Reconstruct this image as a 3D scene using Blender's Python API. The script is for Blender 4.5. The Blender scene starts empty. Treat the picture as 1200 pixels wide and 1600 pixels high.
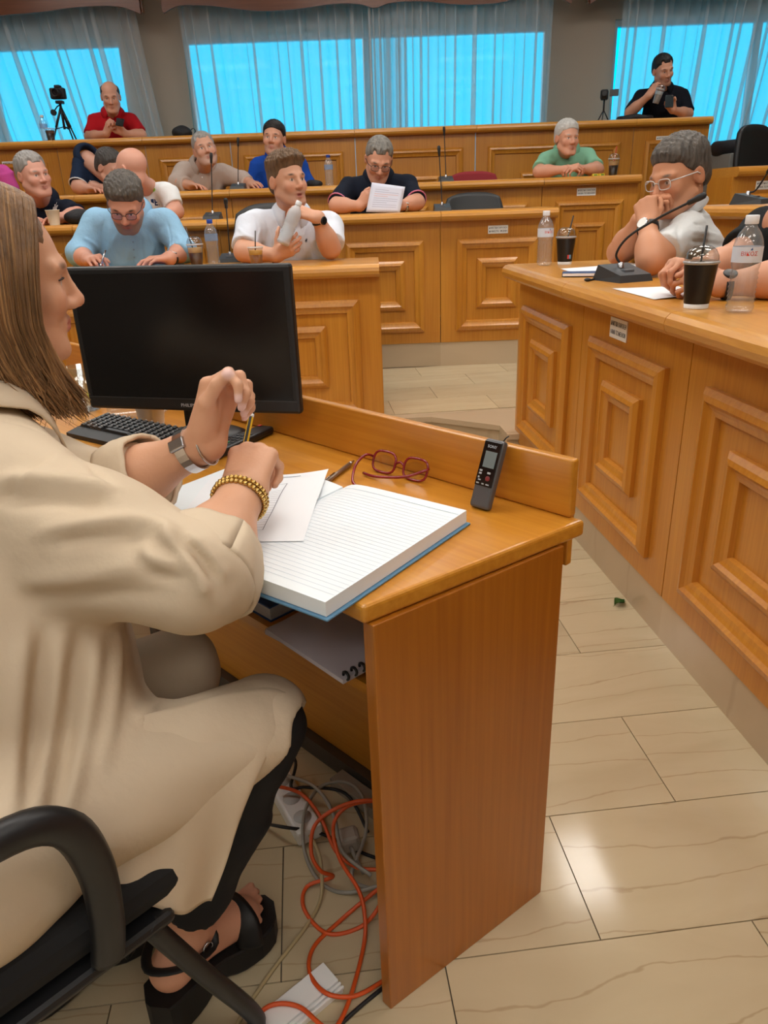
import bpy, math, random
import numpy as np
from mathutils import Vector, Matrix
random.seed(7)
S = bpy.context.scene
COL = S.collection
# ---------------------------------------------------------------- camera
F_PX, PITCH, ROLL, CAM_H = 1150.0, math.radians(22.8), math.radians(-2.1), 1.21
def _cam_axes():
    cp, sp, cr, sr = math.cos(PITCH), math.sin(PITCH), math.cos(ROLL), math.sin(ROLL)
    fwd = Vector((0, cp, -sp)); up0 = Vector((0, sp, cp)); ri0 = Vector((1, 0, 0))
    return cr*ri0 + sr*up0, -sr*ri0 + cr*up0, fwd
RI, UP, FW = _cam_axes()
cd = bpy.data.cameras.new('camera'); cam = bpy.data.objects.new('camera', cd); COL.objects.link(cam)
cd.sensor_fit = 'VERTICAL'; cd.sensor_height = 36.0; cd.sensor_width = 27.0; cd.lens = 36.0*F_PX/1600.0
cd.clip_start = 0.02; cd.clip_end = 100
m = Matrix.Identity(4)
for i, v in enumerate((RI, UP, -FW)):
    for j in range(3): m[j][i] = v[j]
m.translation = Vector((0, 0, CAM_H)); cam.matrix_world = m
S.camera = cam
S.view_settings.view_transform = 'Standard'; S.view_settings.look = 'None'
S.view_settings.gamma = 1.0; S.view_settings.use_curve_mapping = False
S.view_settings.exposure = -0.18
# ---------------------------------------------------------------- sky outside the windows
W = bpy.data.worlds.new('sky'); S.world = W; W.use_nodes = True
wn = W.node_tree.nodes; wn['Background'].inputs[0].default_value = (0.86, 0.95, 1.0, 1); wn['Background'].inputs[1].default_value = 2.0
S.cycles.max_bounces = 8; S.cycles.transparent_max_bounces = 24
S.cycles.diffuse_bounces = 4; S.cycles.glossy_bounces = 3; S.cycles.transmission_bounces = 6
S.cycles.sample_clamp_indirect = 4.0; S.cycles.caustics_reflective = False; S.cycles.caustics_refractive = False
# ceiling lamps of the chamber and two added fill rows: (x, y, half size x, half size y, strength)
LAMPS = [(-2.4, 4.1, .65, .3, 15), (-.25, 4.1, .65, .3, 15), (1.9, 4.1, .65, .3, 15),
         (-2.4, 1.9, .65, .3, 13), (-.25, 1.9, .65, .3, 13), (1.9, 1.9, .65, .3, 13),
         (-2.4, -.4, .65, .3, 9), (-.25, -.4, .65, .3, 9), (1.9, -.4, .65, .3, 9),
         (-2.4, -2.5, .65, .3, 9), (-.25, -2.5, .65, .3, 9), (1.9, -2.5, .65, .3, 9)]  # last row: unseen fill panels added to brighten the shelf under the desk
LAMPS += [(-3.0, 6.5, .6, .25, 9), (0.0, 6.6, .6, .25, 9), (3.0, 6.5, .6, .25, 9)]  # unseen panels added to lift the back wall and curtains
LAMP_COL = (1.0, .965, .91)
CEIL_Z = 3.55

def ray(x, y): return RI*(x-600) + UP*(800-y) + FW*F_PX
def PZ(x, y, z):
    v = ray(x, y); t = (z-CAM_H)/v.z; return Vector((0, 0, CAM_H)) + v*t
def PY(x, y, Y):
    v = ray(x, y); return Vector((0, 0, CAM_H)) + v*(Y/v.y)
def PX(x, y, X):
    v = ray(x, y); return Vector((0, 0, CAM_H)) + v*(X/v.x)
def V(*a): return Vector(a)
# ---------------------------------------------------------------- objects
def lin(c):
    return tuple((v/12.92 if v <= .04045 else ((v+.055)/1.055)**2.4) for v in [x/255 for x in c])
def thing(name, label, cat, loc=(0, 0, 0), rotz=0, group=None):
    o = bpy.data.objects.new(name, None); COL.objects.link(o)
    o.location = loc; o.rotation_euler = (0, 0, rotz); o.empty_display_size = .05
    return tag(o, label, cat, group)
def tag(o, label, cat, group=None):
    o['label'] = label; o['category'] = cat
    if group: o['group'] = group
    return o
def link(name, me, mat=None, parent=None, loc=None, rot=None, label=None):
    o = bpy.data.objects.new(name, me); COL.objects.link(o)
    if mat is not None:
        mats = mat if isinstance(mat, (list, tuple)) else [mat]
        if not me.materials:
            for q in mats: me.materials.append(q)
    if parent is not None: o.parent = parent
    if loc is not None: o.location = loc
    if rot is not None: o.rotation_euler = rot
    if label: o['label'] = label
    return o
def struct(o, label=None, cat=None):
    o['kind'] = 'structure'
    if label: o['label'] = label
    if cat: o['category'] = cat
    return o
def copy_tree(o, parent=None, loc=None, rot=None):
    c = o.copy(); COL.objects.link(c); c.parent = parent
    if loc is not None: c.location = loc
    if rot is not None: c.rotation_euler = rot
    for ch in list(o.children): copy_tree(ch, c)
    return c
def set_world(o, mat4):
    o.matrix_world = mat4
def frame(x, y, z, t):
    m = Matrix.Identity(4)
    for i, v in enumerate((x, y, z)):
        for j in range(3): m[j][i] = v[j]
    m.translation = t; return m
# ---------------------------------------------------------------- mesh building
class MB:
    """collects shapes; me() gives one mesh"""
    def __init__(s): s.v = []; s.f = []; s.sm = []; s.mi = []
    def add(s, vs, fs, smooth=False, mi=0, M=None):
        o = len(s.v)
        s.v += [tuple(M @ Vector(p)) if M is not None else tuple(p) for p in vs]
        for q in fs: s.f.append([i+o for i in q]); s.sm.append(smooth); s.mi.append(mi)
        return s
    def box(s, lo, hi, M=None, mi=0, bev=0.0):
        if bev > 0: return s.rbox(lo, hi, bev, M, mi)
        x0, y0, z0 = lo; x1, y1, z1 = hi
        vs = [(x0,y0,z0),(x1,y0,z0),(x1,y1,z0),(x0,y1,z0),(x0,y0,z1),(x1,y0,z1),(x1,y1,z1),(x0,y1,z1)]
        return s.add(vs, [(0,3,2,1),(4,5,6,7),(0,1,5,4),(1,2,6,5),(2,3,7,6),(3,0,4,7)], False, mi, M)
    def rbox(s, lo, hi, r, M=None, mi=0, n=2):
        # box with its vertical and horizontal edges rounded: stacked rounded rectangles
        x0, y0, z0 = lo; x1, y1, z1 = hi
        r = min(r, (x1-x0)/2*.999, (y1-y0)/2*.999, (z1-z0)/2*.999)
        rings = []
        for k in range(n+1):
            a = math.pi/2*k/n; rings.append((r*(1-math.sin(a)), z0+r*(1-math.cos(a))))
        rings += [(i, z0+z1-z) for i, z in reversed(rings)]
        vs = []; m4 = 4*(n+1)
        for ins, z in rings:
            rr = max(r-ins, 1e-5)
            for cx, cy, a0 in ((x1-r,y1-r,0),(x0+r,y1-r,90),(x0+r,y0+r,180),(x1-r,y0+r,270)):
                for k in range(n+1):
                    a = math.radians(a0+90*k/n); vs.append((cx+rr*math.cos(a), cy+rr*math.sin(a), z))
        fs = []
        for i in range(len(rings)-1):
            for j in range(m4): fs.append((i*m4+j, i*m4+(j+1) % m4, (i+1)*m4+(j+1) % m4, (i+1)*m4+j))
        fs.append(tuple(reversed(range(m4)))); fs.append(tuple(range((len(rings)-1)*m4, len(rings)*m4)))
        return s.add(vs, fs, False, mi, M)
    def prism(s, poly, z0, z1, M=None, mi=0):
        n = len(poly); vs = [(x, y, z0) for x, y in poly] + [(x, y, z1) for x, y in poly]
        fs = [tuple(reversed(range(n))), tuple(range(n, 2*n))] + [(i, (i+1) % n, n+(i+1) % n, n+i) for i in range(n)]
        return s.add(vs, fs, False, mi, M)
    def lathe(s, prof, n=20, M=None, mi=0, smooth=True, cap0=True, cap1=True):
        vs = []; fs = []
        for r, z in prof:
            for k in range(n): a = 2*math.pi*k/n; vs.append((r*math.cos(a), r*math.sin(a), z))
        for i in range(len(prof)-1):
            for k in range(n): fs.append((i*n+k, i*n+(k+1) % n, (i+1)*n+(k+1) % n, (i+1)*n+k))
        s.add(vs, fs, smooth, mi, M)
        if cap0 and prof[0][0] > 1e-6: s.add([vs[k] for k in range(n)], [tuple(reversed(range(n)))], False, mi, M)
        if cap1 and prof[-1][0] > 1e-6: s.add([vs[(len(prof)-1)*n+k] for k in range(n)], [tuple(range(n))], False, mi, M)
        return s
    def tube(s, pts, r, n=8, mi=0, M=None, closed=False, caps=True, flat=1.0):
        pts = [Vector(p) for p in pts]; N = len(pts); rs = r if isinstance(r, (list, tuple)) else [r]*N
        vs = []; fs = []; up = None
        for i, p in enumerate(pts):
            if closed: t = pts[(i+1) % N]-pts[i-1]
            else: t = pts[min(i+1, N-1)]-pts[max(i-1, 0)]
            t.normalize()
            if up is None:
                up = Vector((0, 0, 1)) if abs(t.z) < .95 else Vector((1, 0, 0))
            x = up.cross(t); x.normalize(); y = t.cross(x); up = y
            for k in range(n):
                a = 2*math.pi*k/n; vs.append(p + x*math.cos(a)*rs[i] + y*math.sin(a)*rs[i]*flat)
        for i in range(N if closed else N-1):
            j = (i+1) % N
            for k in range(n): fs.append((i*n+k, i*n+(k+1) % n, j*n+(k+1) % n, j*n+k))
        if caps and not closed: fs += [tuple(reversed(range(n))), tuple(range((N-1)*n, N*n))]
        return s.add(vs, fs, True, mi, M)
    def grid(s, fn, nu, nv, smooth=True, mi=0, M=None):
        vs = [fn(i/nu, j/nv) for i in range(nu+1) for j in range(nv+1)]
        fs = [(i*(nv+1)+j, (i+1)*(nv+1)+j, (i+1)*(nv+1)+j+1, i*(nv+1)+j+1) for i in range(nu) for j in range(nv)]
        return s.add(vs, fs, smooth, mi, M)
    def ball(s, c, r, n=12, mi=0, M=None):
        rx, ry, rz = r if isinstance(r, (tuple, list)) else (r, r, r)
        prof = [(math.sin(math.pi*k/(n//2)), -math.cos(math.pi*k/(n//2))) for k in range(n//2+1)]
        vs = []; fs = []
        for a, z in prof:
            for k in range(n): t = 2*math.pi*k/n; vs.append((c[0]+rx*a*math.cos(t), c[1]+ry*a*math.sin(t), c[2]+rz*z))
        for i in range(len(prof)-1):
            for k in range(n): fs.append((i*n+k, i*n+(k+1) % n, (i+1)*n+(k+1) % n, (i+1)*n+k))
        return s.add(vs, fs, True, mi, M)
    def me(s, name='mesh'):
        me = bpy.data.meshes.new(name); me.from_pydata([tuple(p) for p in s.v], [], s.f)
        me.polygons.foreach_set('use_smooth', s.sm); me.polygons.foreach_set('material_index', s.mi)
        me.update(); return me
    def obj(s, name, mat=None, parent=None, loc=None, rot=None, label=None):
        return link(name, s.me(name), mat, parent, loc, rot, label)
def smooth_path(pts, n=6, closed=False):
    pts = [Vector(p) for p in pts]; out = []; N = len(pts)
    rng = range(N if closed else N-1)
    for i in rng:
        g = (lambda k: pts[k % N]) if closed else (lambda k: pts[min(max(k, 0), N-1)])
        p0, p1, p2, p3 = g(i-1), g(i), g(i+1), g(i+2)
        for k in range(n):
            t = k/n; t2 = t*t; t3 = t2*t
            out.append(.5*((2*p1)+(p2-p0)*t+(2*p0-5*p1+4*p2-p3)*t2+(3*p1-p0-3*p2+p3)*t3))
    if not closed: out.append(pts[-1])
    return out
def text_mesh(txt, size, ext=.0003, align='CENTER', bold=0.0):
    c = bpy.data.curves.new('lettering', 'FONT'); c.body = txt; c.size = size; c.extrude = ext; c.offset = bold
    c.align_x = align; c.align_y = 'CENTER'; c.resolution_u = 2
    o = bpy.data.objects.new('lettering', c); COL.objects.link(o)
    dg = bpy.context.evaluated_depsgraph_get(); me = bpy.data.meshes.new_from_object(o.evaluated_get(dg))
    bpy.data.objects.remove(o); bpy.data.curves.remove(c); return me
# ---------------------------------------------------------------- materials
_M = {}
def mat(name, rgb=(200, 200, 200), rough=.5, metal=0.0, coat=0.0, spec=.5, bump=None, var=None, trans=0.0, alpha=1.0, emit=None, attr=False, sheen=0.0, sss=0.0):
    """bump=(scale, strength, detail)  var=(scale, amount, stretch) colour variation"""
    if name in _M: return _M[name]
    M = bpy.data.materials.new(name); M.use_nodes = True; nt = M.node_tree; b = nt.nodes['Principled BSDF']
    c = lin(rgb) + (1,)
    b.inputs['Base Color'].default_value = c; b.inputs['Roughness'].default_value = rough; b.inputs['Metallic'].default_value = metal
    b.inputs['Coat Weight'].default_value = coat; b.inputs['Coat Roughness'].default_value = .15
    b.inputs['Specular IOR Level'].default_value = spec; b.inputs['Alpha'].default_value = alpha
    b.inputs['Sheen Weight'].default_value = sheen
    if trans: b.inputs['Transmission Weight'].default_value = trans
    if sss:
        b.inputs['Subsurface Weight'].default_value = sss; b.inputs['Subsurface Radius'].default_value = (.012, .005, .003); b.inputs['Subsurface Scale'].default_value = 1.0
    L = nt.links; tc = nt.nodes.new('ShaderNodeTexCoord')
    if attr:
        at = nt.nodes.new('ShaderNodeVertexColor'); at.layer_name = 'Col'; L.new(at.outputs['Color'], b.inputs['Base Color'])
    if var:
        sc, am, st = var
        mp = nt.nodes.new('ShaderNodeMapping'); mp.inputs['Scale'].default_value = st; L.new(tc.outputs['Object'], mp.inputs['Vector'])
        n = nt.nodes.new('ShaderNodeTexNoise'); n.inputs['Scale'].default_value = sc; n.inputs['Detail'].default_value = 5; L.new(mp.outputs[0], n.inputs['Vector'])
        mr = nt.nodes.new('ShaderNodeMapRange'); mr.inputs[1].default_value = .3; mr.inputs[2].default_value = .7; mr.inputs[3].default_value = 1-am; mr.inputs[4].default_value = 1+am
        L.new(n.outputs['Fac'], mr.inputs[0])
        hs = nt.nodes.new('ShaderNodeHueSaturation'); L.new(mr.outputs[0], hs.inputs['Value'])
        if attr: L.new(at.outputs['Color'], hs.inputs['Color'])
        else: hs.inputs['Color'].default_value = c
        L.new(hs.outputs[0], b.inputs['Base Color'])
    if bump:
        sc, stg, st = bump
        mp = nt.nodes.new('ShaderNodeMapping'); mp.inputs['Scale'].default_value = st; L.new(tc.outputs['Object'], mp.inputs['Vector'])
        n = nt.nodes.new('ShaderNodeTexNoise'); n.inputs['Scale'].default_value = sc; n.inputs['Detail'].default_value = 4; L.new(mp.outputs[0], n.inputs['Vector'])
        bp = nt.nodes.new('ShaderNodeBump'); bp.inputs['Strength'].default_value = stg; bp.inputs['Distance'].default_value = .01
        L.new(n.outputs['Fac'], bp.inputs['Height']); L.new(bp.outputs[0], b.inputs['Normal'])
    if emit:
        b.inputs['Emission Color'].default_value = lin(emit[0])+(1,); b.inputs['Emission Strength'].default_value = emit[1]
    _M[name] = M; return M
def wood(name, c1, c2, axis='Z', scale=1.0, rough=.32, coat=.25):
    if name in _M: return _M[name]
    M = bpy.data.materials.new(name); M.use_nodes = True; nt = M.node_tree; L = nt.links; b = nt.nodes['Principled BSDF']
    tc = nt.nodes.new('ShaderNodeTexCoord'); mp = nt.nodes.new('ShaderNodeMapping')
    st = {'Z': (60, 60, 1.6), 'X': (1.6, 60, 60), 'Y': (60, 1.6, 60)}[axis]
    mp.inputs['Scale'].default_value = tuple(v*scale for v in st); L.new(tc.outputs['Object'], mp.inputs['Vector'])
    n1 = nt.nodes.new('ShaderNodeTexNoise'); n1.inputs['Scale'].default_value = 1.6; n1.inputs['Detail'].default_value = 6; n1.inputs['Distortion'].default_value = .25
    L.new(mp.outputs[0], n1.inputs['Vector'])
    mp2 = nt.nodes.new('ShaderNodeMapping'); mp2.inputs['Scale'].default_value = {'Z': (7, 7, .9), 'X': (.9, 7, 7), 'Y': (7, .9, 7)}[axis]; L.new(tc.outputs['Object'], mp2.inputs['Vector'])
    n2 = nt.nodes.new('ShaderNodeTexNoise'); n2.inputs['Scale'].default_value = 1.0; n2.inputs['Detail'].default_value = 3; L.new(mp2.outputs[0], n2.inputs['Vector'])
    mx = nt.nodes.new('ShaderNodeMath'); mx.operation = 'MULTIPLY_ADD'; mx.inputs[1].default_value = .55
    ad = nt.nodes.new('ShaderNodeMath'); ad.operation = 'MULTIPLY'; ad.inputs[1].default_value = .45; L.new(n2.outputs['Fac'], ad.inputs[0])
    L.new(n1.outputs['Fac'], mx.inputs[0]); L.new(ad.outputs[0], mx.inputs[2])
    cr = nt.nodes.new('ShaderNodeValToRGB'); cr.color_ramp.elements[0].position = .34; cr.color_ramp.elements[1].position = .66
    cr.color_ramp.elements[0].color = lin(c2)+(1,); cr.color_ramp.elements[1].color = lin(c1)+(1,)
    L.new(mx.outputs[0], cr.inputs[0]); L.new(cr.outputs[0], b.inputs['Base Color'])
    b.inputs['Roughness'].default_value = rough; b.inputs['Coat Weight'].default_value = coat; b.inputs['Coat Roughness'].default_value = .18
    bp = nt.nodes.new('ShaderNodeBump'); bp.inputs['Strength'].default_value = .04; bp.inputs['Distance'].default_value = .002
    L.new(n1.outputs['Fac'], bp.inputs['Height']); L.new(bp.outputs[0], b.inputs['Normal'])
    _M[name] = M; return M
def clear(name, tint=(255, 255, 255), gloss=.12, rough=.05, body=0.0, body_rgb=(255, 255, 255)):
    """thin clear plastic or glass: see-through with a sheen, optionally a milky share"""
    if name in _M: return _M[name]
    M = bpy.data.materials.new(name); M.use_nodes = True; nt = M.node_tree; L = nt.links
    nt.nodes.remove(nt.nodes['Principled BSDF']); out = nt.nodes['Material Output']
    t = nt.nodes.new('ShaderNodeBsdfTransparent'); t.inputs[0].default_value = lin(tint)+(1,)
    g = nt.nodes.new('ShaderNodeBsdfGlossy'); g.inputs['Roughness'].default_value = rough
    fr = nt.nodes.new('ShaderNodeLayerWeight'); fr.inputs['Blend'].default_value = .5
    pw = nt.nodes.new('ShaderNodeMath'); pw.operation = 'POWER'; pw.inputs[1].default_value = 2.2; L.new(fr.outputs['Facing'], pw.inputs[0])
    ad = nt.nodes.new('ShaderNodeMath'); ad.operation = 'MULTIPLY_ADD'; ad.inputs[1].default_value = .55; ad.inputs[2].default_value = gloss*.4; ad.use_clamp = True; L.new(pw.outputs[0], ad.inputs[0])
    mx = nt.nodes.new('ShaderNodeMixShader'); L.new(ad.outputs[0], mx.inputs[0]); L.new(t.outputs[0], mx.inputs[1]); L.new(g.outputs[0], mx.inputs[2])
    last = mx
    if body > 0:
        d = nt.nodes.new('ShaderNodeBsdfDiffuse'); d.inputs[0].default_value = lin(body_rgb)+(1,)
        m2 = nt.nodes.new('ShaderNodeMixShader'); m2.inputs[0].default_value = body; L.new(mx.outputs[0], m2.inputs[1]); L.new(d.outputs[0], m2.inputs[2]); last = m2
    L.new(last.outputs[0], out.inputs['Surface']); _M[name] = M; return M
WOOD_V = wood('bench oak upright', (204, 140, 50), (182, 114, 32), 'Z')
WOOD_H = wood('bench oak lengthwise', (210, 150, 60), (190, 124, 40), 'X')
WOOD_HY = wood('bench oak lengthwise across', (210, 150, 60), (190, 124, 40), 'Y')
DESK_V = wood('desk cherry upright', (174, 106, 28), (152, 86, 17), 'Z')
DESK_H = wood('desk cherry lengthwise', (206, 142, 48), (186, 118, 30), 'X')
DESK_D = DESK_H
BLACK = mat('black plastic', (22, 22, 24), .45)
BLACKM = mat('black matt', (16, 16, 18), .7)
BLACKG = mat('black gloss', (10, 10, 12), .15)
WHITE = mat('white paper', (236, 238, 242), .8)
WHITEP = mat('white plastic', (232, 232, 230), .4)
STEEL = mat('steel', (190, 190, 195), .25, 1.0)
GREYP = mat('grey plastic', (120, 122, 126), .5)
BOTTLE = clear('clear bottle plastic', (250, 252, 254), .22, .07, .09, (240, 245, 250))
# ================================================================ the room
ROOM = dict(x0=-5.2, x1=5.4, y0=-3.0, y1=8.45)
Y_WALL = 8.45
WALLM = mat('painted wall', (172, 156, 140), .85, bump=(60, .08, (1, 1, 1)))
CEILM = mat('ceiling paint', (225, 218, 205), .9)
GROUT = mat('tile grout', (96, 88, 74), .9)
def marble(name, c1, c2, vein, sc=1.0):
    M = bpy.data.materials.new(name); M.use_nodes = True; nt = M.node_tree; L = nt.links; b = nt.nodes['Principled BSDF']
    tc = nt.nodes.new('ShaderNodeTexCoord'); oi = nt.nodes.new('ShaderNodeObjectInfo')
    ad = nt.nodes.new('ShaderNodeVectorMath'); ad.operation = 'ADD'
    cm = nt.nodes.new('ShaderNodeCombineXYZ'); mm = nt.nodes.new('ShaderNodeMath'); mm.operation = 'MULTIPLY'; mm.inputs[1].default_value = 37.0
    L.new(oi.outputs['Random'], mm.inputs[0]); L.new(mm.outputs[0], cm.inputs[0]); L.new(mm.outputs[0], cm.inputs[1])
    L.new(tc.outputs['Object'], ad.inputs[0]); L.new(cm.outputs[0], ad.inputs[1])
    mp = nt.nodes.new('ShaderNodeMapping'); mp.inputs['Scale'].default_value = (2.2*sc, 6*sc, 4*sc); L.new(ad.outputs[0], mp.inputs['Vector'])
    n = nt.nodes.new('ShaderNodeTexNoise'); n.inputs['Scale'].default_value = 1.3; n.inputs['Detail'].default_value = 7; n.inputs['Distortion'].default_value = .6; L.new(mp.outputs[0], n.inputs['Vector'])
    cr = nt.nodes.new('ShaderNodeValToRGB'); cr.color_ramp.elements[0].color = lin(c2)+(1,); cr.color_ramp.elements[1].color = lin(c1)+(1,)
    cr.color_ramp.elements[0].position = .3; cr.color_ramp.elements[1].position = .65; L.new(n.outputs['Fac'], cr.inputs[0])
    w = nt.nodes.new('ShaderNodeTexWave'); w.bands_direction = 'Y'; w.inputs['Scale'].default_value = .55; w.inputs['Distortion'].default_value = 7; w.inputs['Detail'].default_value = 5; w.inputs['Detail Scale'].default_value = 1.4
    L.new(mp.outputs[0], w.inputs['Vector'])
    c2r = nt.nodes.new('ShaderNodeValToRGB'); c2r.color_ramp.elements[0].position = .0; c2r.color_ramp.elements[0].color = (.5, .5, .5, 1); c2r.color_ramp.elements[1].position = .006; c2r.color_ramp.elements[1].color = (0, 0, 0, 1)
    L.new(w.outputs['Fac'], c2r.inputs[0])
    hs = nt.nodes.new('ShaderNodeMapRange'); hs.inputs[3].default_value = .93; hs.inputs[4].default_value = 1.05; L.new(oi.outputs['Random'], hs.inputs[0])
    hv = nt.nodes.new('ShaderNodeHueSaturation'); L.new(hs.outputs[0], hv.inputs['Value']); L.new(cr.outputs[0], hv.inputs['Color'])
    mx = nt.nodes.new('ShaderNodeMixRGB'); L.new(c2r.outputs[0], mx.inputs[0]); L.new(hv.outputs[0], mx.inputs[1]); mx.inputs[2].default_value = lin(vein)+(1,)
    L.new(mx.outputs[0], b.inputs['Base Color']); b.inputs['Roughness'].default_value = .12; b.inputs['Specular IOR Level'].default_value = .5
    return M
MARB = marble('cream marble', (198, 182, 150), (188, 171, 139), (156, 130, 98))
MARBP = marble('beige plinth marble', (196, 176, 148), (182, 162, 134), (172, 152, 126), .25)

fl = struct(MB().box((ROOM['x0'], ROOM['y0'], -.12), (ROOM['x1'], Y_WALL, -.004)).obj('floor', GROUT))
# marble tiles in running bond, each a slab of its own
TB = math.radians(5.6); TU = V(math.cos(TB), math.sin(TB), 0); TW = V(-math.sin(TB), math.cos(TB), 0)
TL, TH = .56, .2868
tm = MB().box((0.0012, 0.0012, -.004), (TL-.0012, TH-.0012, 0)).me('tile'); tm.materials.append(MARB)
def tiles(parent, wmin, wmax, u0, u1, z, keep):
    for k in range(wmin, wmax):
        w0 = .859 + TH*k; off = .44 if k % 2 == 0 else .16
        n0 = math.floor((u0-off)/TL)
        u = off + n0*TL
        while u < u1:
            c = TU*(u+TL/2) + TW*(w0+TH/2)
            if keep(c):
                o = link('tile', tm, None, parent); o.location = TU*u + TW*w0 + V(0, 0, z); o.rotation_euler = (0, 0, TB)
            u += TL
tiles(fl, -4, 12, -2.6, 3.2, 0, lambda c: -1.9 < c.x < (1.35 if c.y < 3.6 else 3.4) and c.y < 4.0 and c.x > -1.9)
# raised floor before the second row, one marble step up with a nosing slab
PL_Z = .185
e1, e2, e3, e4 = PZ(560, 656, PL_Z), PZ(673, 649, PL_Z), PZ(780, 662, PL_Z), PZ(792, 676, PL_Z)
poly = [(e1.x-.8, e1.y), (e2.x, e2.y), (e3.x, e3.y), (e4.x, e4.y), (4.2, e4.y+.02), (4.2, 5.0), (e1.x-.8, 5.0)]
plat = struct(MB().prism(poly, -.05, PL_Z-.03).obj('floor_raised', MARBP))
grow = [(x, y-.018) for x, y in poly[:5]]+poly[5:]
MB().prism(grow, PL_Z-.03, PL_Z-.004).obj('step_nosing', MARBP, plat)
def in_poly(c, pad=.0):
    # inside the raised area: behind its broken front edge
    fr = poly[:5]
    for (xa, ya), (xb, yb) in zip(fr, fr[1:]):
        for q in (c - TU*(TL/2) - TW*(TH/2), c + TU*(TL/2) - TW*(TH/2)):
            if xa <= q.x <= xb and q.y < ya+(yb-ya)*(q.x-xa)/(xb-xa)-.012: return False
    return c.y < 5.02 and c.x > poly[0][0]+.1
tiles(plat, 9, 15, -.6, 4.2, PL_Z, in_poly)
# seating tiers
CARPET = mat('tier floor', (110, 92, 74), .85)
YB1, YB2, YB3, YB4 = 3.70, 4.93, 5.95, 7.0
ZB1, ZB2, ZB3, ZB4 = .945, 1.148, 1.337, 1.786
FL1, FL2, FL3, FL4 = .185, .36, .55, .99
struct(MB().box((-3.6, YB1+.02, -.05), (.0, YB2-.01, FL1)).obj('floor_tier_first', CARPET))
struct(MB().box((-5.1, YB2+.02, -.05), (1.12, YB3-.01, FL2)).obj('floor_tier_second', CARPET))
struct(MB().box((-5.1, YB3+.02, -.05), (1.98, YB4-.01, FL3)).obj('floor_tier_third', CARPET))
struct(MB().box((-5.1, YB4+.02, -.05), (2.88, Y_WALL-.02, FL4)).obj('floor_tier_fourth', CARPET))
struct(MB().box((.9, -.8, -.05), (2.0, 3.40, .13)).obj('floor_tier_right', CARPET))
# walls
def wall(name, lo, hi): return struct(MB().box(lo, hi).obj(name, WALLM if name != 'wall_front' else mat('pale wall paint', (214, 206, 194), .85)))
wall('wall_left', (ROOM['x0']-.15, ROOM['y0'], 0), (ROOM['x0'], Y_WALL+.2, CEIL_Z))
wall('wall_right', (ROOM['x1'], ROOM['y0'], 0), (ROOM['x1']+.15, Y_WALL+.2, CEIL_Z))
wall('wall_front', (ROOM['x0']-.15, ROOM['y0']-.15, 0), (ROOM['x1']+.15, ROOM['y0'], CEIL_Z))
struct(MB().box((ROOM['x0']-.15, ROOM['y0']-.15, CEIL_Z), (ROOM['x1']+.15, Y_WALL+.2, CEIL_Z+.12)).obj('ceiling', CEILM))
YC, YP = Y_WALL-.18, Y_WALL-.36        # curtain and pelmet planes
ZH = PY(640, 47, Y_WALL+.06).z         # window head
WX = lambda px, py=120: PY(px, py, Y_WALL+.06).x
WIN = [(-5.1, WX(203, 150), .95, ZH), (WX(296, 130), WX(853, 110), .95, ZH), (WX(955, 90), 5.3, .5, PY(1090, 28, Y_WALL+.06).z)]   # x0, x1, z0, z1
wb = MB(); xs = ROOM['x0']
for x0, x1, z0, z1 in WIN:
    wb.box((xs, Y_WALL, 0), (x0, Y_WALL+.16, CEIL_Z)); wb.box((x0, Y_WALL, 0), (x1, Y_WALL+.16, z0)); wb.box((x0, Y_WALL, z1), (x1, Y_WALL+.16, CEIL_Z)); xs = x1
wb.box((xs, Y_WALL, 0), (ROOM['x1'], Y_WALL+.16, CEIL_Z)); struct(wb.obj('wall_back', WALLM))
def tinted():
    M = bpy.data.materials.new('sun control film glass'); M.use_nodes = True; nt = M.node_tree
    nt.nodes.remove(nt.nodes['Principled BSDF']); t = nt.nodes.new('ShaderNodeBsdfTransparent'); t.inputs[0].default_value = (.0, .80, 1.0, 1)
    g = nt.nodes.new('ShaderNodeBsdfGlossy'); g.inputs['Roughness'].default_value = .03
    mx = nt.nodes.new('ShaderNodeMixShader'); mx.inputs[0].default_value = .012
    nt.links.new(t.outputs[0], mx.inputs[1]); nt.links.new(g.outputs[0], mx.inputs[2]); nt.links.new(mx.outputs[0], nt.nodes['Material Output'].inputs['Surface']); return M
FILM = tinted(); FRAMEM = mat('window frame paint', (176, 178, 178), .5)
for i, (x0, x1, z0, z1) in enumerate(WIN):
    w = struct(thing('window_%d' % (i+1), 'wide window with cyan tinted panes behind sheer curtains', 'window', (0, 0, 0)))
    n = 2 if i == 1 else 2; f = MB(); t = .055; ya, yb = Y_WALL+.03, Y_WALL+.10
    f.box((x0, ya, z0), (x1, yb, z0+t)).box((x0, ya, z1-t), (x1, yb, z1))
    for k in range(n+1):
        xc = x0 + (x1-x0)*k/n; f.box((max(x0, xc-t*.6), ya, z0+t), (min(x1, xc+t*.6), yb, z1-t))
    f.obj('window_frame', FRAMEM, w)
    for k in range(n):
        a = x0+(x1-x0)*k/n+.04; b = x0+(x1-x0)*(k+1)/n-.04
        MB().box((a, Y_WALL+.060, z0+t), (b, Y_WALL+.066, z1-t)).obj('pane', FILM, w)
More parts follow.
